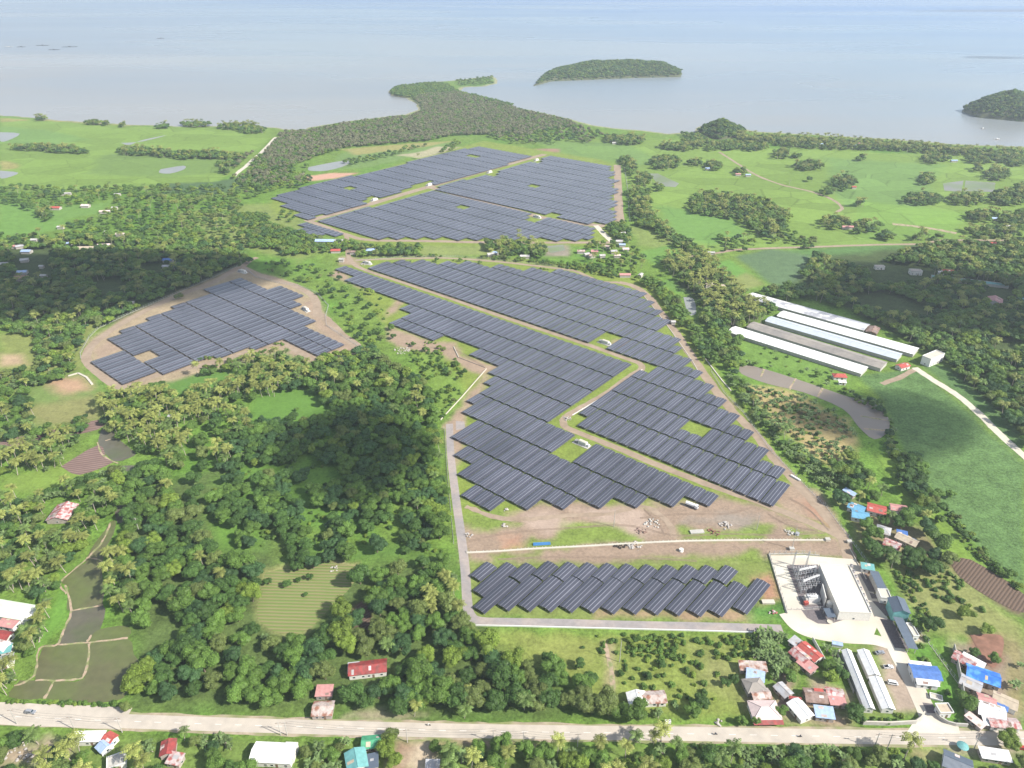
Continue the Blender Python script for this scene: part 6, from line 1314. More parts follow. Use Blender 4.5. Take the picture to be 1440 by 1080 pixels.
for q in [(818,625,-39,'white inverter station in the grass pocket below the lane hairpin'),(850,483,-39,'white inverter station in the bare pocket of the east array'),(430,436,-50,'white inverter station beside the hill array turning circle'),
          (526,282,50,'white inverter station, first up the diagonal lane of the far array'),(603,261,50,'white inverter station at the lane junction of the far array'),(688,243,50,'white inverter station midway up the far diagonal lane'),
          (754,226,50,'white inverter station at the seaward end of the far array'),(755,306,-39,'white inverter station beside the crossing lane of the far array'),(516,371,-30,'white inverter station on the curl of track inside the gate'),
          (341,383,-30,'small white station at the top entrance of the hill array')]: station(*q)

def pole(px, py, h, label, arm=True, name='utility_pole', cat='utility pole', rz=0.1, group='utility poles along the highway'):
    X, Y = G(px, py); r = empty(name, (X, Y, 0), rz); tag(r, label, cat, group)
    MB().bar((0, 0, 0), (0, 0, h), .2, 8, .13).build('shaft', M['conc'], r)
    if arm:
        a = MB().box(-1.3, -.06, h - .9, 1.3, .06, h - .75).build('crossarm', M['wood'], r)
        for k in (-1.15, -.4, .4, 1.15): MB().lathe((k, 0, h - .74), [(.05, 0), (.1, .08), (.05, .16), (.09, .24), (.03, .3)], 6).build('insulator', M['porc'], a)
    else: MB().lathe((0, 0, h), [(.13, 0), (.05, .5), (.03, 2.2)], 6).build('tip', M['steel'], r)
for q in [(404,1034,9,'concrete pole before the big white-roofed house'),(395,1034,9,'shorter-spaced twin pole before the big white-roofed house'),(573,1044,9,'concrete pole at the bare yard path below the highway'),(694,1045,9,'concrete pole in brown grass opposite the wood'),
          (736,1048,9,'concrete pole among weeds below the highway middle'),(812,1050,9,'concrete pole before the row of roadside palms'),(1229,1052,10,'concrete pole opposite the white barracks'),(1247,1054,10,'leaning-wire pole next to the barracks pole'),
          (1369,1054,10,'concrete pole opposite the corner village'),(24,1018,10,'concrete pole beside the parked highway car'),(172,1030,10,'concrete pole by the tiny red booth'),(105,1026,9,'concrete pole at the white canopy'),
          (107,766,10,'thin pole in the banana grove'),(195,745,9,'thin pole rising from the dense wood edge'),(1110,260,8,'thin pole by the dirt track on the plain')]: pole(*q)
pole(1113.7, 771.5, 15, 'tall lightning pole on a white footing behind the substation fence', False, 'lightning_pole', 'pole', 0, None)
pole(863, 741, 11, 'slim pole standing beside the weedy rubble heap', False, 'lightning_pole', 'pole', 0, None)
pole(1064, 745, 10, 'slim pole in the green patch near the channel end', False, 'lightning_pole', 'pole', 0, None)
pole(871, 931, 14, 'tall slim pole on the footpath in the scrub field', False, 'lightning_pole', 'pole', 0, None)

def wires(pl, h, label):
    p = [Vector((*G(*q), h)) for q in pl]; mb = MB(); o0 = p[0].copy()
    for a, b_ in zip(p[:-1], p[1:]):
        for off_ in (-1.1, 0, 1.1):
            last = None
            for k in range(9):
                t_ = k / 8; q = a.lerp(b_, t_) + Vector((0, off_, -2.2 * 4 * t_ * (1 - t_) * .5)) - o0
                if last is not None: mb.bar(last, q, .035, 3)
                last = q
    o = mb.build('power_line', M['dsteel']); o.location = o0; tag(o, label, 'power line')
wires([(24,1018),(105,1026),(172,1030)], 8.8, 'sagging wires strung past the white canopy and red booth')
wires([(404,1034),(573,1044),(694,1045),(736,1048),(812,1050)], 8.2, 'sagging wires along the lower side of the highway past the bare yard')
wires([(1229,1052),(1369,1054)], 9.2, 'sagging wires between the barracks pole and the corner village pole')
def wall(pts, h, th, m_, name, label, cat, posts=0.0, coping=None, z0=0.0, world=False):
    p = [Vector(q) for q in (pts if world else gp(pts))]; X, Y = p[0]; r = empty(name, (X, Y, 0)); tag(r, label, cat)
    mb = MB(); cp = MB(); po = MB()
    for i in range(len(p) - 1):
        a, b_ = p[i] - p[0], p[i+1] - p[0]; d = (b_ - a).normalized(); n = Vector((-d.y, d.x)) * th / 2; b2 = b_
        q = [a - n, a + n, b2 + n, b2 - n]
        mb.add([(v.x, v.y, z0) for v in q] + [(v.x, v.y, h) for v in q], [(3,2,1,0),(4,5,6,7),(0,1,5,4),(1,2,6,5),(2,3,7,6),(3,0,4,7)])
        if coping:
            q = [a - n * 1.5, a + n * 1.5, b2 + n * 1.5, b2 - n * 1.5]; cp.add([(v.x, v.y, h + .01) for v in q] + [(v.x, v.y, h + .12) for v in q], [(3,2,1,0),(4,5,6,7),(0,1,5,4),(1,2,6,5),(2,3,7,6),(3,0,4,7)])
        if posts:
            L_ = (b_ - a).length
            for k in range(int(L_ / 3) + 1): c_ = a + d * (k * 3); po.box(c_.x - .09, c_.y - .09, h, c_.x + .09, c_.y + .09, h + posts)
            for zz_ in (.45, .95): po.bar((*a, h + posts * zz_), (*b_, h + posts * zz_), .035, 4)
    mb.build('wall_body' if h > .5 else 'kerb', m_, r)
    if coping: cp.build('coping', coping, r)
    if posts: po.build('railing', M['steel'], r)
wall([(1081,780),(1105,779.5),(1130,779.5),(1152,782)],.9,.3,m['conc'],'perimeter_fence','grey fence along the seaward edge of the substation yard','fence',1.9)
wall([(1081,780),(1088,803),(1097,833),(1107,863)],.9,.3,m['conc'],'perimeter_fence','grey fence down the side of the yard facing the solar tables','fence',1.9)
wall([(1104,858),(1127,858),(1153,856),(1177,861)],.2,.2,m['conc'],'yard_fence','light fence crossing the yard in front of the transformer','fence',1.6)
wall([(662,880),(720,881),(880,885),(1000,888),(1058,890)],.8,.35,m['white'],'boundary_wall','low white wall running below the asphalt lane','wall')
wall([(625,604),(627,640),(630,680),(634,720),(638,765)],.3,.2,m['conc'],'boundary_fence','pale fence between woods and asphalt lane','fence',1.8)
wall([(619.5,591),(650,558),(684,519)],.7,.5,m['cream'],'retaining_kerb','straight pale kerb climbing from the empty lane pad','kerb')
wall([(638,488),(645,503)],.7,.5,m['cream'],'retaining_kerb','short pale kerb piece above the long climbing one','kerb')
wall([(645,503),(682,517)],.3,.3,m['dsteel'],'retaining_kerb','dark drainage edge linking the two pale kerbs','kerb')
wall([(1213,1019),(1250,1020),(1287,1018),(1294,1013),(1299,1005)],2.2,.4,m['conc'],'boundary_wall','long grey wall between barracks and highway','wall',0,m['cream'])
wall([(1315,1005),(1322,1012),(1332,1018),(1343,1021),(1360,1022)],1.8,.4,m['conc'],'boundary_wall','curved dark wall beside the gate guardhouse','wall',0,m['conc'])
wall([(1340,912),(1345,935),(1351,965),(1358,1007)],3.4,.3,m['conc'],'boundary_wall','tall grey wall screening the corner village','wall')
wall([(1142,900),(1152,918),(1165,942)],2.4,.25,m['plaster'],'boundary_wall','leaning pale wall between village and scrub strip','wall')
wall([(1181,916),(1176,919),(1186,942),(1200,975)],1.8,.25,m['conc'],'boundary_wall','narrow wall behind the longest barrack','wall')
wall([(1195,772),(1210,800),(1218,815)],.6,.3,m['cream'],'boundary_wall','pale kerb wall along the top of the site lane','wall')
wall([(1160,710),(1200,765),(1250,835),(1310,910),(1350,965)],.2,.2,m['conc'],'boundary_fence','long light fence from the red-roofed houses down past the warehouse','fence',1.9)
wall([(1000,522),(1018,552),(1045,580),(1085,635),(1120,670),(1160,712)],.2,.2,m['conc'],'boundary_fence','light fence between the perimeter road and orchard hedge','fence',1.7)
wall([(902,412),(925,440),(950,474),(975,510),(985,528)],.35,.5,m['cream'],'drainage_kerb','thin pale kerb on the array side of the perimeter road','kerb')
wall([(992,505),(1015,535),(1028,550)],.6,.8,m['cream'],'drainage_kerb','thick pale kerb on the pond side of the perimeter road','kerb')
wall([(903,520),(880,536),(845,560),(805,584)],.35,.6,m['white'],'drainage_kerb','white kerb beside the diagonal inner road','kerb')
wall([(502,350+16),(560,362),(640,361),(720,368),(800,377)],.2,.2,m['conc'],'boundary_fence','faint fence behind the top of the main array','fence',1.7)
wall([(114,505),(113,497),(125,475),(138,462),(180,442),(250,412),(300,390),(335,374)],.2,.2,m['conc'],'boundary_fence','light fence around the outer side of the hill array','fence',1.8)
wall([(345,378),(360,390),(390,398),(420,402),(445,412),(462,430),(458,445),(459,458),(490,478),(506,488)],.2,.2,m['conc'],'boundary_fence','light fence around the gate side of the hill array','fence',1.8)
wall([(216,453),(190,464),(163,478)],.5,.8,m['cream'],'drainage_kerb','pale kerb strip at the top edge of the hill array','kerb')
wall([(878,236),(882,262),(884,290),(886,312)],.3,.3,m['conc'],'boundary_fence','fence beside the straight track of the far array','fence',1.8)
wall([(96,529),(110,525),(122,531),(130,541)],.6,1.6,m['cream'],'culvert','curved pale concrete culvert below the hill array','culvert')
# white channel with pegs
cp_ = smooth(gp([(656,777.5),(700,775.5),(750,772),(820,768.5),(880,765),(940,762),(1000,760.5),(1080,760),(1163,760)]), 5)
r = empty('cable_channel', (*cp_[0], 0)); tag(r, 'long white concrete cable channel crossing the bare ground to the substation', 'cable channel')
mb = MB(); pg = MB()
for i in range(len(cp_) - 1):
    a = Vector(cp_[i]) - Vector(cp_[0]); b_ = Vector(cp_[i+1]) - Vector(cp_[0]); d = (b_ - a).normalized(); n = Vector((-d.y, d.x)) * .6
    q = [a - n, a + n, b_ + n, b_ - n]; mb.add([(v.x, v.y, 0) for v in q] + [(v.x, v.y, .45) for v in q], [(3,2,1,0),(4,5,6,7),(0,1,5,4),(1,2,6,5),(2,3,7,6),(3,0,4,7)])
    for k in range(int((b_ - a).length / 2)): c_ = a + d * (k * 2); pg.box(c_.x - .2, c_.y + .62, 0, c_.x + .2, c_.y + .95, .7)
mb.build('channel', M['cream'], r); pg.build('pegs', M['conc'], r)
for q, lab in (((1163.5, 760), 'cream end box of the channel by the perimeter road'), ((1113, 773), 'white footing block of the tall lightning pole'), ((1194, 763), 'small cream post box beside the perimeter road')):
    X, Y = G(*q); r = empty('concrete_box', (X, Y, 0)); tag(r, lab, 'concrete box'); MB().box(-1.3, -1, 0, 1.3, 1, 1.3).build('box_body', M['cream'], r); MB().box(-1.4, -1.1, 1.31, 1.4, 1.1, 1.45).build('lid', M['conc'], r)

# switchyard
SQ = [(1108,798), (1146,797), (1158,829), (1126,846)]
def sy(u, v): 
    a = [SQ[0][k] * (1-u) * (1-v) + SQ[1][k] * u * (1-v) + SQ[2][k] * u * v + SQ[3][k] * (1-u) * v for k in (0, 1)]; return G(*a)
YA = math.atan2(G(1146,797)[1] - G(1108,798)[1], G(1146,797)[0] - G(1108,798)[0])
def lattice(mb, x0, y0, h, w_=.7):
    for a in (-1, 1):
        for b_ in (-1, 1): mb.bar((x0 + a * w_ / 2, y0 + b_ * w_ / 2, 0), (x0 + a * w_ / 3, y0 + b_ * w_ / 3, h), .07, 4)
    n = int(h / 1.0)
    for k in range(n):
        z_ = k * h / n; z2 = (k + 1) * h / n; s_ = 1 if k % 2 else -1
        for f_ in (-1, 1): mb.bar((x0 - s_ * w_ * .45, y0 + f_ * w_ * .45, z_), (x0 + s_ * w_ * .42, y0 + f_ * w_ * .42, z2), .04, 3); mb.bar((x0 + f_ * w_ * .45, y0 - s_ * w_ * .45, z_), (x0 + f_ * w_ * .42, y0 + s_ * w_ * .42, z2), .04, 3)
for i, (v_, hh, lab) in enumerate([(.06, 12.5, 'tall steel gantry with two spires at the seaward end of the switchyard'), (.42, 8.5, 'lower steel gantry crossing the switchyard middle'), (.74, 8.0, 'lower steel gantry just before the transformer')]):
    a = Vector(sy(.12, v_)); b_ = Vector(sy(.62 if i == 0 else .8, v_)); r = empty('steel_gantry', (*a, 0), math.atan2((b_ - a).y, (b_ - a).x)); tag(r, lab, 'gantry', 'switchyard gantries'); L_ = (b_ - a).length
    for xx in (0, L_): mb = MB(); lattice(mb, xx, 0, hh); mb.bar((xx, 0, hh), (xx, 0, hh + (3 if i == 0 else .8)), .1, 5, .04); mb.build('column', M['steel'], r)
    mb = MB(); bz = hh - (3.5 if i == 0 else .6)
    for dy in (-.3, .3):
        for dz in (0, .6): mb.bar((0, dy, bz + dz), (L_, dy, bz + dz), .07, 4)
    for k in range(int(L_)): mb.bar((k, -.3, bz), (k + 1, .3, bz + .6), .04, 3); mb.bar((k, .3, bz), (k + 1, -.3, bz + .6), .04, 3)
    mb.build('beam', M['steel'], r)
k_ = 0
for j, v_ in enumerate([.14, .24, .34, .5, .6, .68, .82]):
    for i, u_ in enumerate([.2, .4, .6, .82]):
        X, Y = sy(u_, v_); r = empty('switchgear_support', (X, Y, 0), YA)
        tag(r, f'steel stand with three insulators, {ORD[i]} across in switchyard row {ORD[j]} from the sea side', 'switchgear', 'switchgear stands')
        mb = MB(); 
        for a in (-1.3, 1.3): lattice(mb, a, 0, 2.6, .4)
        mb.box(-1.8, -.15, 2.6, 1.8, .15, 2.8); mb.build('stand', M['steel'], r)
        ins = MB()
        for a in (-1.4, 0, 1.4): ins.lathe((a, 0, 2.81), [(.1, 0), (.22, .15), (.1, .3), (.22, .45), (.1, .6), (.22, .75), (.1, .9), (.2, 1.05), (.08, 1.3)], 8)
        ins.build('insulator_stack', M['porc'], r); MB().bar((-1.7, 0, 4.15), (1.7, 0, 4.15), .06, 5).build('busbar', M['steel'], r)
X, Y = G(1141, 845); r = empty('power_transformer', (X, Y, 0), YA); tag(r, 'big pale grey transformer with bushings between switchyard and control building', 'transformer')
MB().box(-2.6, -1.6, .3, 2.6, 1.6, 3.6).build('tank', M['white'], r)
for sx in (-1, 1):
    mb = MB(); [mb.box(sx * 2.75 + (0 if sx > 0 else -1.1), -1.5 + k * .45, .8, sx * 2.75 + (1.1 if sx > 0 else 0), -1.35 + k * .45, 3.2) for k in range(7)]; mb.build('radiator', M['plaster'], r)
for k in (-1.4, 0, 1.4): MB().lathe((k, .6, 3.61), [(.2, 0), (.32, .2), (.18, .4), (.3, .6), (.16, .8), (.28, 1.0), (.14, 1.2), (.08, 1.8)], 8).build('bushing', M['porc'], r)
MB().bar((-2, -1.2, 4.6), (2, -1.2, 4.6), .45, 12).box(-1.6, -1.35, 3.61, -1.4, -1.05, 4.3).box(1.4, -1.35, 3.61, 1.6, -1.05, 4.3).build('conservator', M['white'], r)
MB().box(-4.2, -2.6, 0, 4.2, 2.6, .29).build('plinth', M['conc'], r)
wall([(1153.5,833),(1158.5,853)],6.2,.4,m['plaster'],'blast_wall','tall pale blast wall between transformer and control building','wall')
hq([(1158,856),(1169,855),(1176,868),(1164,869)],3.2,'shed',m['slate'],m['conc'],'small blue-grey open shed at the corner of the control building','shed',rise=.2,name='open_shed',open_sides=True,ovh=.2)
X, Y = G(1133,850); r = empty('fire_cabinet', (X, Y, 0), .2); tag(r, 'bright red fire cabinet beside the transformer', 'cabinet'); MB().box(-1.1, -.8, .1, 1.1, .8, 2.0).build('cabinet_body', M['red'], r); MB().box(-.9, -.84, .3, .9, -.81, 1.8).build('door', M['maroon'], r)
X, Y = G(1166,852); r = empty('diesel_generator', (X, Y, 0), YA); tag(r, 'round-shouldered grey generator tank behind the blast wall', 'generator'); MB().lathe((0, 0, 0), [(1.7, 0), (1.75, 2.4), (1.2, 3.0), (.3, 3.2)], 14).build('tank', M['plaster'], r); MB().box(1.8, -.7, 0, 3.2, .7, 1.6).build('cabinet', M['steel'], r)
for i, (a, b_) in enumerate([(1197,797),(1200,805),(1203,812),(1206,820),(1210,829),(1214,838),(1218,847),(1222,856)]):
    X, Y = G(a, b_); r = empty('air_conditioner', (X, Y, 0), YA + 1.57); tag(r, f'grey outdoor cooling unit, {ORD[i]} down the lane side of the control building', 'cooling unit', 'cooling units'); MB().box(-.9, -.5, .1, .9, .5, 1.5).build('casing', M['porc'], r); MB().lathe((0, 0, 1.5), [(.42, 0), (.42, .12), (.1, .14)], 12).build('fan', M['dsteel'], r)
X, Y = G(1167,875); r = empty('planter', (X, Y, 0), .3); tag(r, 'low round planter on the forecourt of the control building', 'planter'); MB().lathe((0, 0, 0), [(1.4, 0), (1.5, .5), (1.3, .52), (1.2, .4)], 14).build('bowl', M['cream'], r); 

# ------------------------------------------------------------------ vehicles and riders
def wheel(mb_parent, x_, y_, r_, w_=.22):
    o = MB().bar((x_, y_ - w_ / 2, r_), (x_, y_ + w_ / 2, r_), r_, 14).build('wheel', M['rubber'], mb_parent)
    MB().bar((x_, y_ - w_ / 2 - .01, r_), (x_, y_ + w_ / 2 + .01, r_), r_ * .55, 10).build('rim', M['steel'], o)
def car(px, py, ang, kind, paint, label):
    X, Y = G(px, py); r = empty({'van': 'van', 'pickup': 'pickup_truck', 'sedan': 'car', 'suv': 'car'}[kind], (X, Y, .14), math.radians(ang)); tag(r, label, {'van': 'van', 'pickup': 'pickup truck'}.get(kind, 'car'))
    low = [(-2.25, .32), (2.2, .32), (2.28, .62), (2.15, .82), (-2.2, .95), (-2.3, .7)]
    top = {'sedan': [(-1.75, .93), (1.05, .86), (.35, 1.42), (-1.1, 1.45)], 'suv': [(-2.15, .95), (1.1, .86), (.5, 1.62), (-1.95, 1.66)], 'van': [(-2.2, .95), (1.9, .84), (1.2, 1.9), (-2.15, 1.95)], 'pickup': [(-.55, .9), (1.15, .86), (.5, 1.6), (-.4, 1.62)]}[kind]
    def prof(mb, p, hw, tw):   # profile in x,z, half widths at bottom and top
        zb, zt = min(q[1] for q in p), max(q[1] for q in p); n = len(p); f = lambda z_: hw + (tw - hw) * (z_ - zb) / (zt - zb)
        mb.add([(q[0], -f(q[1]), q[1]) for q in p] + [(q[0], f(q[1]), q[1]) for q in p], [tuple(range(n)), tuple(range(2*n-1, n-1, -1))] + [(k, n + k, n + (k+1) % n, (k+1) % n) for k in range(n)])
    mb = MB(); prof(mb, low, .86, .9); prof(mb, [(p[0], p[1]) for p in top], .84, .66); mb.build('body', paint, r)
    c = [sum(p[0] for p in top) / 4, sum(p[1] for p in top) / 4]; g_ = [(c[0] + (p[0] - c[0]) * .86, c[1] + (p[1] - c[1]) * .72) for p in top]
    mb = MB(); n = 4; zb, zt = top[0][1], top[2][1]; f = lambda z_: .84 + (-.18) * (z_ - zb) / (zt - zb) + .012
    mb.add([(q[0], -f(q[1]), q[1]) for q in g_], [(0, 1, 2, 3)]).add([(q[0], f(q[1]), q[1]) for q in g_], [(3, 2, 1, 0)])
    for a_, b_2 in ((1, 2), (0, 3)):
        A_, B_ = top[a_], top[b_2]; s_ = .02 if a_ == 1 else -.02
        pa = (A_[0] + (B_[0] - A_[0]) * .12 + s_, A_[1] + (B_[1] - A_[1]) * .12 + .015); pb = (A_[0] + (B_[0] - A_[0]) * .88 + s_, A_[1] + (B_[1] - A_[1]) * .88 + .015)
        mb.add([(pa[0], -.74, pa[1]), (pa[0], .74, pa[1]), (pb[0], .6, pb[1]), (pb[0], -.6, pb[1])], [(0, 1, 2, 3)])
    mb.build('windows', M['glass'], r)
    if kind == 'pickup': MB().box(-2.1, -.72, .96, -.65, .72, .98).build('cargo_bed', M['dark'], r)
    for sx in (-1.4, 1.4):
        for sy_ in (-.8, .8): wheel(r, sx, sy_, .34)
    for s_ in (-.6, .6): MB().box(2.22, s_ - .17, .6, 2.3, s_ + .17, .76).build('headlight', M['white'], r); MB().box(-2.33, s_ - .17, .68, -2.27, s_ + .17, .84).build('tail_light', M['red'], r)
car(44,1002.5,-4,'suv',M['car_silver'],'silver grey car on the highway verge beside the muddy paddies')
car(1237,919,10,'sedan',M['car_silver'],'silver car parked at the top of the barracks yard')
car(1249,939,0,'pickup',M['car_white'],'white pickup parked middle of the barracks yard')
car(1255,962,-12,'van',M['car_white'],'white van parked lowest in the barracks yard')
car(1288,953,-62,'van',M['car_white'],'white van parked on dark paving below the bright blue roof')
car(1437,1053,-10,'sedan',M['car_red'],'dark red car below the highway at the corner tree')
X, Y = G(972,713); r = empty('tank_truck', (X, Y, 0), math.radians(-35)); tag(r, 'white tank truck parked at the edge of the last solar tables', 'truck')
MB().box(-3.6, -1.1, .7, 4.4, 1.1, 1.0).build('chassis', M['dsteel'], r); MB().bar((-3.6, 0, 2.1), (1.9, 0, 2.1), 1.15, 16).build('tank', M['car_white'], r)
cb = MB().prism([(2.3, 1.0), (4.4, 1.0), (4.4, 1.9), (4.0, 2.9), (2.3, 2.9)], -1.1, 1.1).build('cab', M['car_white'], r); MB().add([(4.42, -.9, 1.95), (4.42, .9, 1.95), (4.06, .9, 2.8), (4.06, -.9, 2.8)], [(0, 1, 2, 3)]).build('windscreen', M['glass'], cb)
for xx in (-2.8, -1.6, 3.2):
    for yy in (-1, 1): wheel(r, xx, yy, .5, .3)
def person(parent_loc, rz, pose, label, shirt):
    J = pose; me = bpy.data.meshes.new('person'); names = list(J); ed = [('hip', 'chest'), ('chest', 'neck'), ('neck', 'head'), ('chest', 'ls'), ('ls', 'le'), ('le', 'lh'), ('chest', 'rs'), ('rs', 're'), ('re', 'rh'), ('hip', 'lk'), ('lk', 'lf'), ('lf', 'lt'), ('hip', 'rk'), ('rk', 'rf'), ('rf', 'rt')]
    me.from_pydata([J[n][:3] for n in names], [(names.index(a), names.index(b_)) for a, b_ in ed], []); o = link('person', me); o.location = parent_loc; o.rotation_euler = (0, 0, rz); tag(o, label, 'person', 'motorcycle riders')
    sk = o.modifiers.new('skin', 'SKIN'); 
    for i, n in enumerate(names): rr = J[n][3]; me.skin_vertices[0].data[i].radius = (rr, rr); me.skin_vertices[0].data[i].use_root = (n == 'hip')
    o.modifiers.new('sub', 'SUBSURF').render_levels = 1; me.materials.append(shirt); return o
RIDE = {'hip': (-.15, 0, .85, .16), 'chest': (-.02, 0, 1.25, .17), 'neck': (.02, 0, 1.45, .07), 'head': (.06, 0, 1.62, .12), 'ls': (-.02, .2, 1.36, .07), 'le': (.2, .28, 1.15, .05), 'lh': (.45, .3, 1.12, .045), 'rs': (-.02, -.2, 1.36, .07), 're': (.2, -.28, 1.15, .05), 'rh': (.45, -.3, 1.12, .045),
        'lk': (.28, .2, .8, .085), 'lf': (.12, .22, .38, .06), 'lt': (.28, .22, .33, .04), 'rk': (.28, -.2, .8, .085), 'rf': (.12, -.22, .38, .06), 'rt': (.28, -.22, .33, .04)}
def moto(px, py, ang, label, plabel, shirt):
    X, Y = G(px, py); a = math.radians(ang); r = empty('motorcycle', (X, Y, .04), a); tag(r, label, 'motorcycle', 'motorcycles on the highway')
    MB().bar((-.5, 0, .45), (.45, 0, .8), .13, 8).box(-.25, -.14, .25, .2, .14, .6).build('body', M['car_black'], r); MB().box(-.6, -.13, .66, .02, .13, .74).build('seat', M['rubber'], r)
    MB().bar((.62, 0, .3), (.42, 0, 1.0), .04, 6).bar((.42, -.32, 1.08), (.42, .32, 1.08), .025, 6).build('fork', M['steel'], r)
    wheel(r, -.62, 0, .3, .11); wheel(r, .64, 0, .3, .11)
    person((X, Y, .04), a, RIDE, plabel, shirt)
moto(1006, 1033.2, 180, 'black motorcycle on the highway before the pink hipped house', 'rider in dark clothes on the motorcycle before the pink hipped house', M['cloth'])
moto(1125, 1036.5, 0, 'black motorcycle on the highway below the white gabled village house', 'rider in dark clothes on the motorcycle below the white gabled house', M['cloth'])
moto(603, 1020.5, 180, 'motorcycle on the highway near the bright roadside tree', 'rider in a pale shirt on the motorcycle by the bright tree', M['white'])

# ------------------------------------------------------------------ clutter on the bare ground
def rockpile(px, py, rad, n, label, m_=None, seed=0):
    rg = random.Random(seed + int(px)); X, Y = G(px, py); mb = MB()
    for k in range(n):
        a = rg.uniform(0, 6.28); q = rad * math.sqrt(rg.random()); s_ = rg.uniform(.25, .75); cx_, cy_ = q * math.cos(a), q * math.sin(a); zc_ = s_ * .3 + max(0, (1 - q / rad)) * .9 * rg.random()
        mb.add([(cx_ + v[0] * s_ * rg.uniform(.8, 1.2), cy_ + v[1] * s_ * rg.uniform(.8, 1.2), zc_ + v[2] * s_ * .6) for v in ICV[:42]], [f for f in ICF if max(f) < 42] or [(0, 1, 2)])
        if True: mb.box(cx_ - s_ * .5, cy_ - s_ * .4, 0, cx_ + s_ * .5, cy_ + s_ * .4, zc_ + s_ * .3)
    o = mb.build('rubble_pile', m_ or M['rock']); o.location = (X, Y, 0); tag(o, label, 'rubble pile')
rockpile(893,768.5,4,34,'pale rubble and broken blocks beside the tyre heap on the channel')
rockpile(1020,739,3.6,30,'round heap of whitish stones in the middle of the bare ground')
rockpile(1004,748,3.4,22,'dark reddish debris heap next to the whitish stone heap',M['redsoil'],3)
rockpile(917,736,5,26,'scattered grey slabs and stones on the widest dirt patch',M['conc'],4)
rockpile(902,746,3.4,22,'brown debris heap in weeds above the channel',M['brown'],5)
rockpile(709,739,2.0,10,'small cream stone heap in grass near the asphalt lane')
rockpile(658,753,2.6,14,'white rubble at the edge of the asphalt lane')
rockpile(1110,748,3.2,22,'grey-green stone heap near the channel end',M['conc'],6)
rockpile(797,589,3.2,20,'white stones heaped inside the road hairpin')
rockpile(565,493,7,40,'pale rubble spread at the wood edge by the top kerb')
rockpile(512,372,5,24,'white gravel curl beside the gate inverter station')
rockpile(492,343,7,40,'pinkish construction rubble at the plant gate',M['paleroof'],7)
rockpile(470,800,2.5,12,'pale stones at the top of the maize plot'); rockpile(1012,1017,2.2,10,'little white rubble by the highway verge'); rockpile(22,1058,5,30,'pale rubble yard below the parked highway car')
rockpile(41,1066,2.2,12,'small white block heap on the lawn below the highway')
rockpile(712,717,1.6,8,'white scraps in the grass below the array corner'); rockpile(1086,862,2.2,10,'reddish scraps at the foot of the yard fence',M['rustred'],8)
for i, (a, b_) in enumerate([(866,767),(869,769),(873,767),(877,769.5),(872,771),(880,767),(864,768.5)]):
    X, Y = G(a, b_); mb = MB(); n = 14
    vs = []; fs = []
    for k in range(n):
        t_ = 2 * math.pi * k / n
        for j in range(6): p_ = 2 * math.pi * j / 6; vs.append(((.62 + .22 * math.cos(p_)) * math.cos(t_), (.62 + .22 * math.cos(p_)) * math.sin(t_), .24 + .22 * math.sin(p_)))
    for k in range(n):
        for j in range(6): fs.append((k*6+j, ((k+1) % n)*6+j, ((k+1) % n)*6+(j+1) % 6, k*6+(j+1) % 6))
    mb.add(vs, fs); o = mb.build('old_tyre', M['rubber'], None, True); o.location = (X, Y, 0); tag(o, 'discarded truck tyre in the heap below the white channel', 'tyre', 'discarded tyres')
X, Y = G(762, 766); mb = MB(); [mb.bar((-5, -.5 + k * .5, .35 + .3 * (k % 2)), (5, -.5 + k * .5, .35 + .3 * (k % 2)), .28, 8) for k in range(4)]; o = mb.build('pipe_bundle', M['tankblue']); o.location = (X, Y, 0); o.rotation_euler = (0, 0, .08); tag(o, 'bundle of long blue pipes lying above the channel', 'pipe bundle')
X, Y = G(980, 748.5); o = MB().box(-4, -1.4, 0, 4, 1.4, .7).box(-4.1, -1.5, .71, 4.1, 1.5, .85).build('concrete_slab', M['conc']); o.location = (X, Y, 0); o.rotation_euler = (0, 0, .1); tag(o, 'long pale concrete slab in grass beside the dark debris heap', 'slab')
X, Y = G(1080, 847.5); o = MB().box(-3.2, -1.2, 0, 3.2, 1.2, .9).box(-3.3, -1.3, .91, 3.3, 1.3, 1.05).build('crate', M['cream']); o.location = (X, Y, 0); tag(o, 'pale wooden crate lying beside the lone solar table', 'crate')
X, Y = G(958, 775); o = MB().lathe((0, 0, 0), [(1.3, 0), (1.3, .25), (.6, .26), (.6, 1.3), (1.3, 1.31), (1.3, 1.55)], 14).build('cable_drum', M['plaster']); o.location = (X, Y, 0); tag(o, 'empty cable drum standing alone below the channel', 'cable drum')
X, Y = G(1121, 752); o = MB().lathe((0, 0, 0), [(1.2, 0), (1.2, .25), (.5, .26), (.5, 1.2), (1.2, 1.21), (1.2, 1.45)], 14).build('cable_drum', M['steel']); o.location = (X, Y, 0); tag(o, 'grey cable drum near the end box of the channel', 'cable drum')
X, Y = G(1118, 682 + 3); o = MB().box(-3.5, -.5, 0, 3.5, .5, 1.0).box(-3.6, -.6, 1.01, 3.6, .6, 1.1).build('barrier', M['white']); o.location = (*G(1118.5, 673), 0); o.rotation_euler = (0, 0, -.95); tag(o, 'white barrier beside the perimeter road at the last east table', 'barrier')
X, Y = G(1352, 1053); r = empty('round_tent', (X, Y, 0)); tag(r, 'round teal canopy below the highway near the corner', 'canopy'); MB().lathe((0, 0, 2.0), [(2.4, 0), (2.3, .15), (1.2, .7), (.05, 1.0)], 16).build('canopy_cloth', M['tealroof'], r); MB().bar((0, 0, 0), (0, 0, 2.9), .08, 8).build('mast', M['steel'], r)
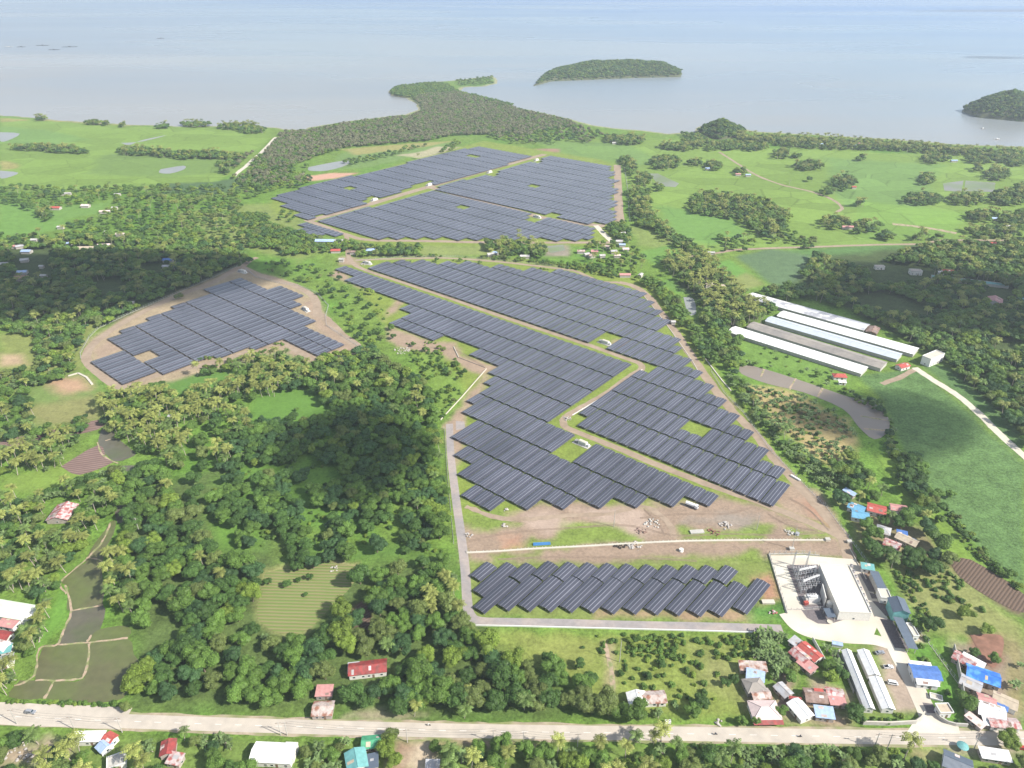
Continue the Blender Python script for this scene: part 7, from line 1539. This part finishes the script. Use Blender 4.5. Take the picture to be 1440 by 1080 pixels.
X, Y = G(45, 868); r = empty('water_tank', (X, Y, 0)); tag(r, 'white round water tank behind the pale green roof', 'water tank'); MB().lathe((0, 0, 0), [(1.9, 0), (1.9, 2.4), (1.5, 2.8), (.3, 3.0)], 18).build('tank_body', M['white'], r); MB().lathe((0, 0, 3.0), [(.45, 0), (.4, .12), (.1, .15)], 10).build('lid', M['steel'], r)
# boats and fish pens
def boat(px, py, rz, L_, label):
    X, Y = G(px, py, -.6); r = empty('boat', (X, Y, -.75), rz); tag(r, label, 'boat', 'boats on the bay')
    n = 8; vs = []; fs = []
    for k in range(n + 1):
        t_ = k / n; w_ = math.sin(math.pi * (.08 + .84 * t_)) * L_ * .11; xx = (t_ - .5) * L_; s_ = .3 * (2 * t_ - 1) ** 2 * L_ * .12
        vs += [(xx, -w_, 1.0 + s_), (xx, 0, -.1), (xx, w_, 1.0 + s_)]
        if k: b_ = 3 * k; fs += [(b_ - 3, b_ - 2, b_ + 1, b_), (b_ - 2, b_ - 1, b_ + 2, b_ + 1), (b_ - 3, b_, b_ + 2, b_ - 1)]
    MB().add(vs, fs).build('hull', M['white'], r); MB().box(-L_ * .12, -L_ * .06, 1.0, L_ * .12, L_ * .06, 2.4).build('cabin', M['white'], r)
    for s_ in (-1, 1): o = MB().bar((-L_ * .35, s_ * L_ * .32, .6), (L_ * .35, s_ * L_ * .32, .6), .12, 5).bar((-L_ * .15, 0, 1.1), (-L_ * .15, s_ * L_ * .32, .6), .07, 4).bar((L_ * .15, 0, 1.1), (L_ * .15, s_ * L_ * .32, .6), .07, 4).build('outrigger', M['wood'], r)
boat(1382,181,.9,14,'white outrigger boat just off the eastern shore'); boat(12,66,.3,34,'bright white boat far out beyond the western rice fields'); boat(1402,196,.2,12,'small white boat close to the beach below the eastern islet')
for i, (a, b_, l_) in enumerate([(60,64,50),(98,66,60),(30,66,30),(76,70,40),(226,54,30)]):
    X, Y = G(a, b_, -.6); r = empty('fish_pen', (X, Y, -.7), .1); tag(r, 'dark floating fish pen, ' + ['second from the white boat', 'widest of the row far offshore', 'beside the bright white boat', 'slightly nearer than the row', 'alone east of the row'][i], 'fish pen', 'fish pens')
    mb = MB(); n = int(l_ / 10)
    for k in range(n + 1): mb.box(-l_ / 2 + k * 10 - .4, -8, 0, -l_ / 2 + k * 10 + .4, 8, .9)
    for s_ in (-8, 0, 8): mb.box(-l_ / 2, s_ - .5, .1, l_ / 2, s_ + .5, 1.0)
    mb.build('pen_frame', M['dsteel'], r); MB().box(-l_ * .08, -3, 1.05, l_ * .08, 3, 3.4).build('pen_hut', M['dsteel'], r)

# ------------------------------------------------------------------ clouds above the survey height; their shadows fall on woods and fields
cm = bpy.data.materials.new('cloud_vapour'); cm.use_nodes = True; t = cm.node_tree; t.nodes.remove(t.nodes['Principled BSDF'])
vsn = t.nodes.new('ShaderNodeVolumeScatter'); vsn.inputs['Color'].default_value = (1, 1, 1, 1); vsn.inputs['Density'].default_value = .036; vsn.inputs['Anisotropy'].default_value = .5
t.links.new(vsn.outputs[0], t.nodes['Material Output'].inputs['Volume']); 
try: cm.cycles.homogeneous_volume = True
except Exception: pass
def cloud(px, py, rx, ry, rz, label, z=820, rot=0.0, seed=1, n=9):
    X, Y = G(px, py); k = z / SD.z; cx_, cy_ = X + SD.x * k, Y + SD.y * k
    rg = random.Random(seed); bm_ = __import__('bmesh').new(); bmo = __import__('bmesh').ops
    for i in range(n):
        a = rg.uniform(0, 6.28); q = math.sqrt(rg.random()) * .62 if i else 0; s_ = rg.uniform(.35, .6) if i else .75
        bmo.create_icosphere(bm_, subdivisions=2, radius=1, matrix=Matrix.Translation((q * rx * math.cos(a), q * ry * math.sin(a), rg.uniform(-.1, .2) * rz)) @ Matrix.Diagonal((rx * s_, ry * s_, rz * s_ * 1.2, 1)))
    me = bpy.data.meshes.new('cloud'); bm_.to_mesh(me); bm_.free(); me.materials.append(cm); o = link('cloud', me); o.location = (cx_, cy_, z); o.rotation_euler = (0, 0, rot)
    rm = o.modifiers.new('merge', 'REMESH'); rm.mode = 'VOXEL'; rm.voxel_size = max(6, rx / 12)
    tag(o, label, 'cloud', kind='stuff')
cloud(70, 395, 265, 118, 60, 'low white cloud shading the west forest', seed=3, rot=.12)
cloud(480, 640, 56, 56, 34, 'small white cloud shading the central wood', seed=5)
cloud(1350, 425, 195, 122, 58, 'low white cloud shading the east forest', seed=7, rot=-.2)
cloud(1255, 590, 70, 60, 30, 'thin cloud shading the top of the crop field', seed=9)
cloud(1405, 15, 800, 260, 60, 'far cloud over the bay', seed=11); cloud(1400, 81, 150, 60, 40, 'small far cloud over the bay', seed=12)

# ------------------------------------------------------------------ haze between camera and bay
hm = bpy.data.materials.new('haze_air'); hm.use_nodes = True; t = hm.node_tree; t.nodes.remove(t.nodes['Principled BSDF'])
pv_ = t.nodes.new('ShaderNodeVolumePrincipled'); pv_.inputs['Color'].default_value = (.80, .90, 1.0, 1); pv_.inputs['Density'].default_value = 1.1e-4; pv_.inputs['Anisotropy'].default_value = .2
t.links.new(pv_.outputs[0], t.nodes['Material Output'].inputs['Volume'])
try: hm.cycles.homogeneous_volume = True
except Exception: pass
o = MB().box(-46000, -1500, -6, 46000, 53000, 300).build('haze', hm); tag(o, 'thin pale air haze over land and bay', 'haze', kind='stuff')
print('OBJECTS', len(bpy.data.objects))
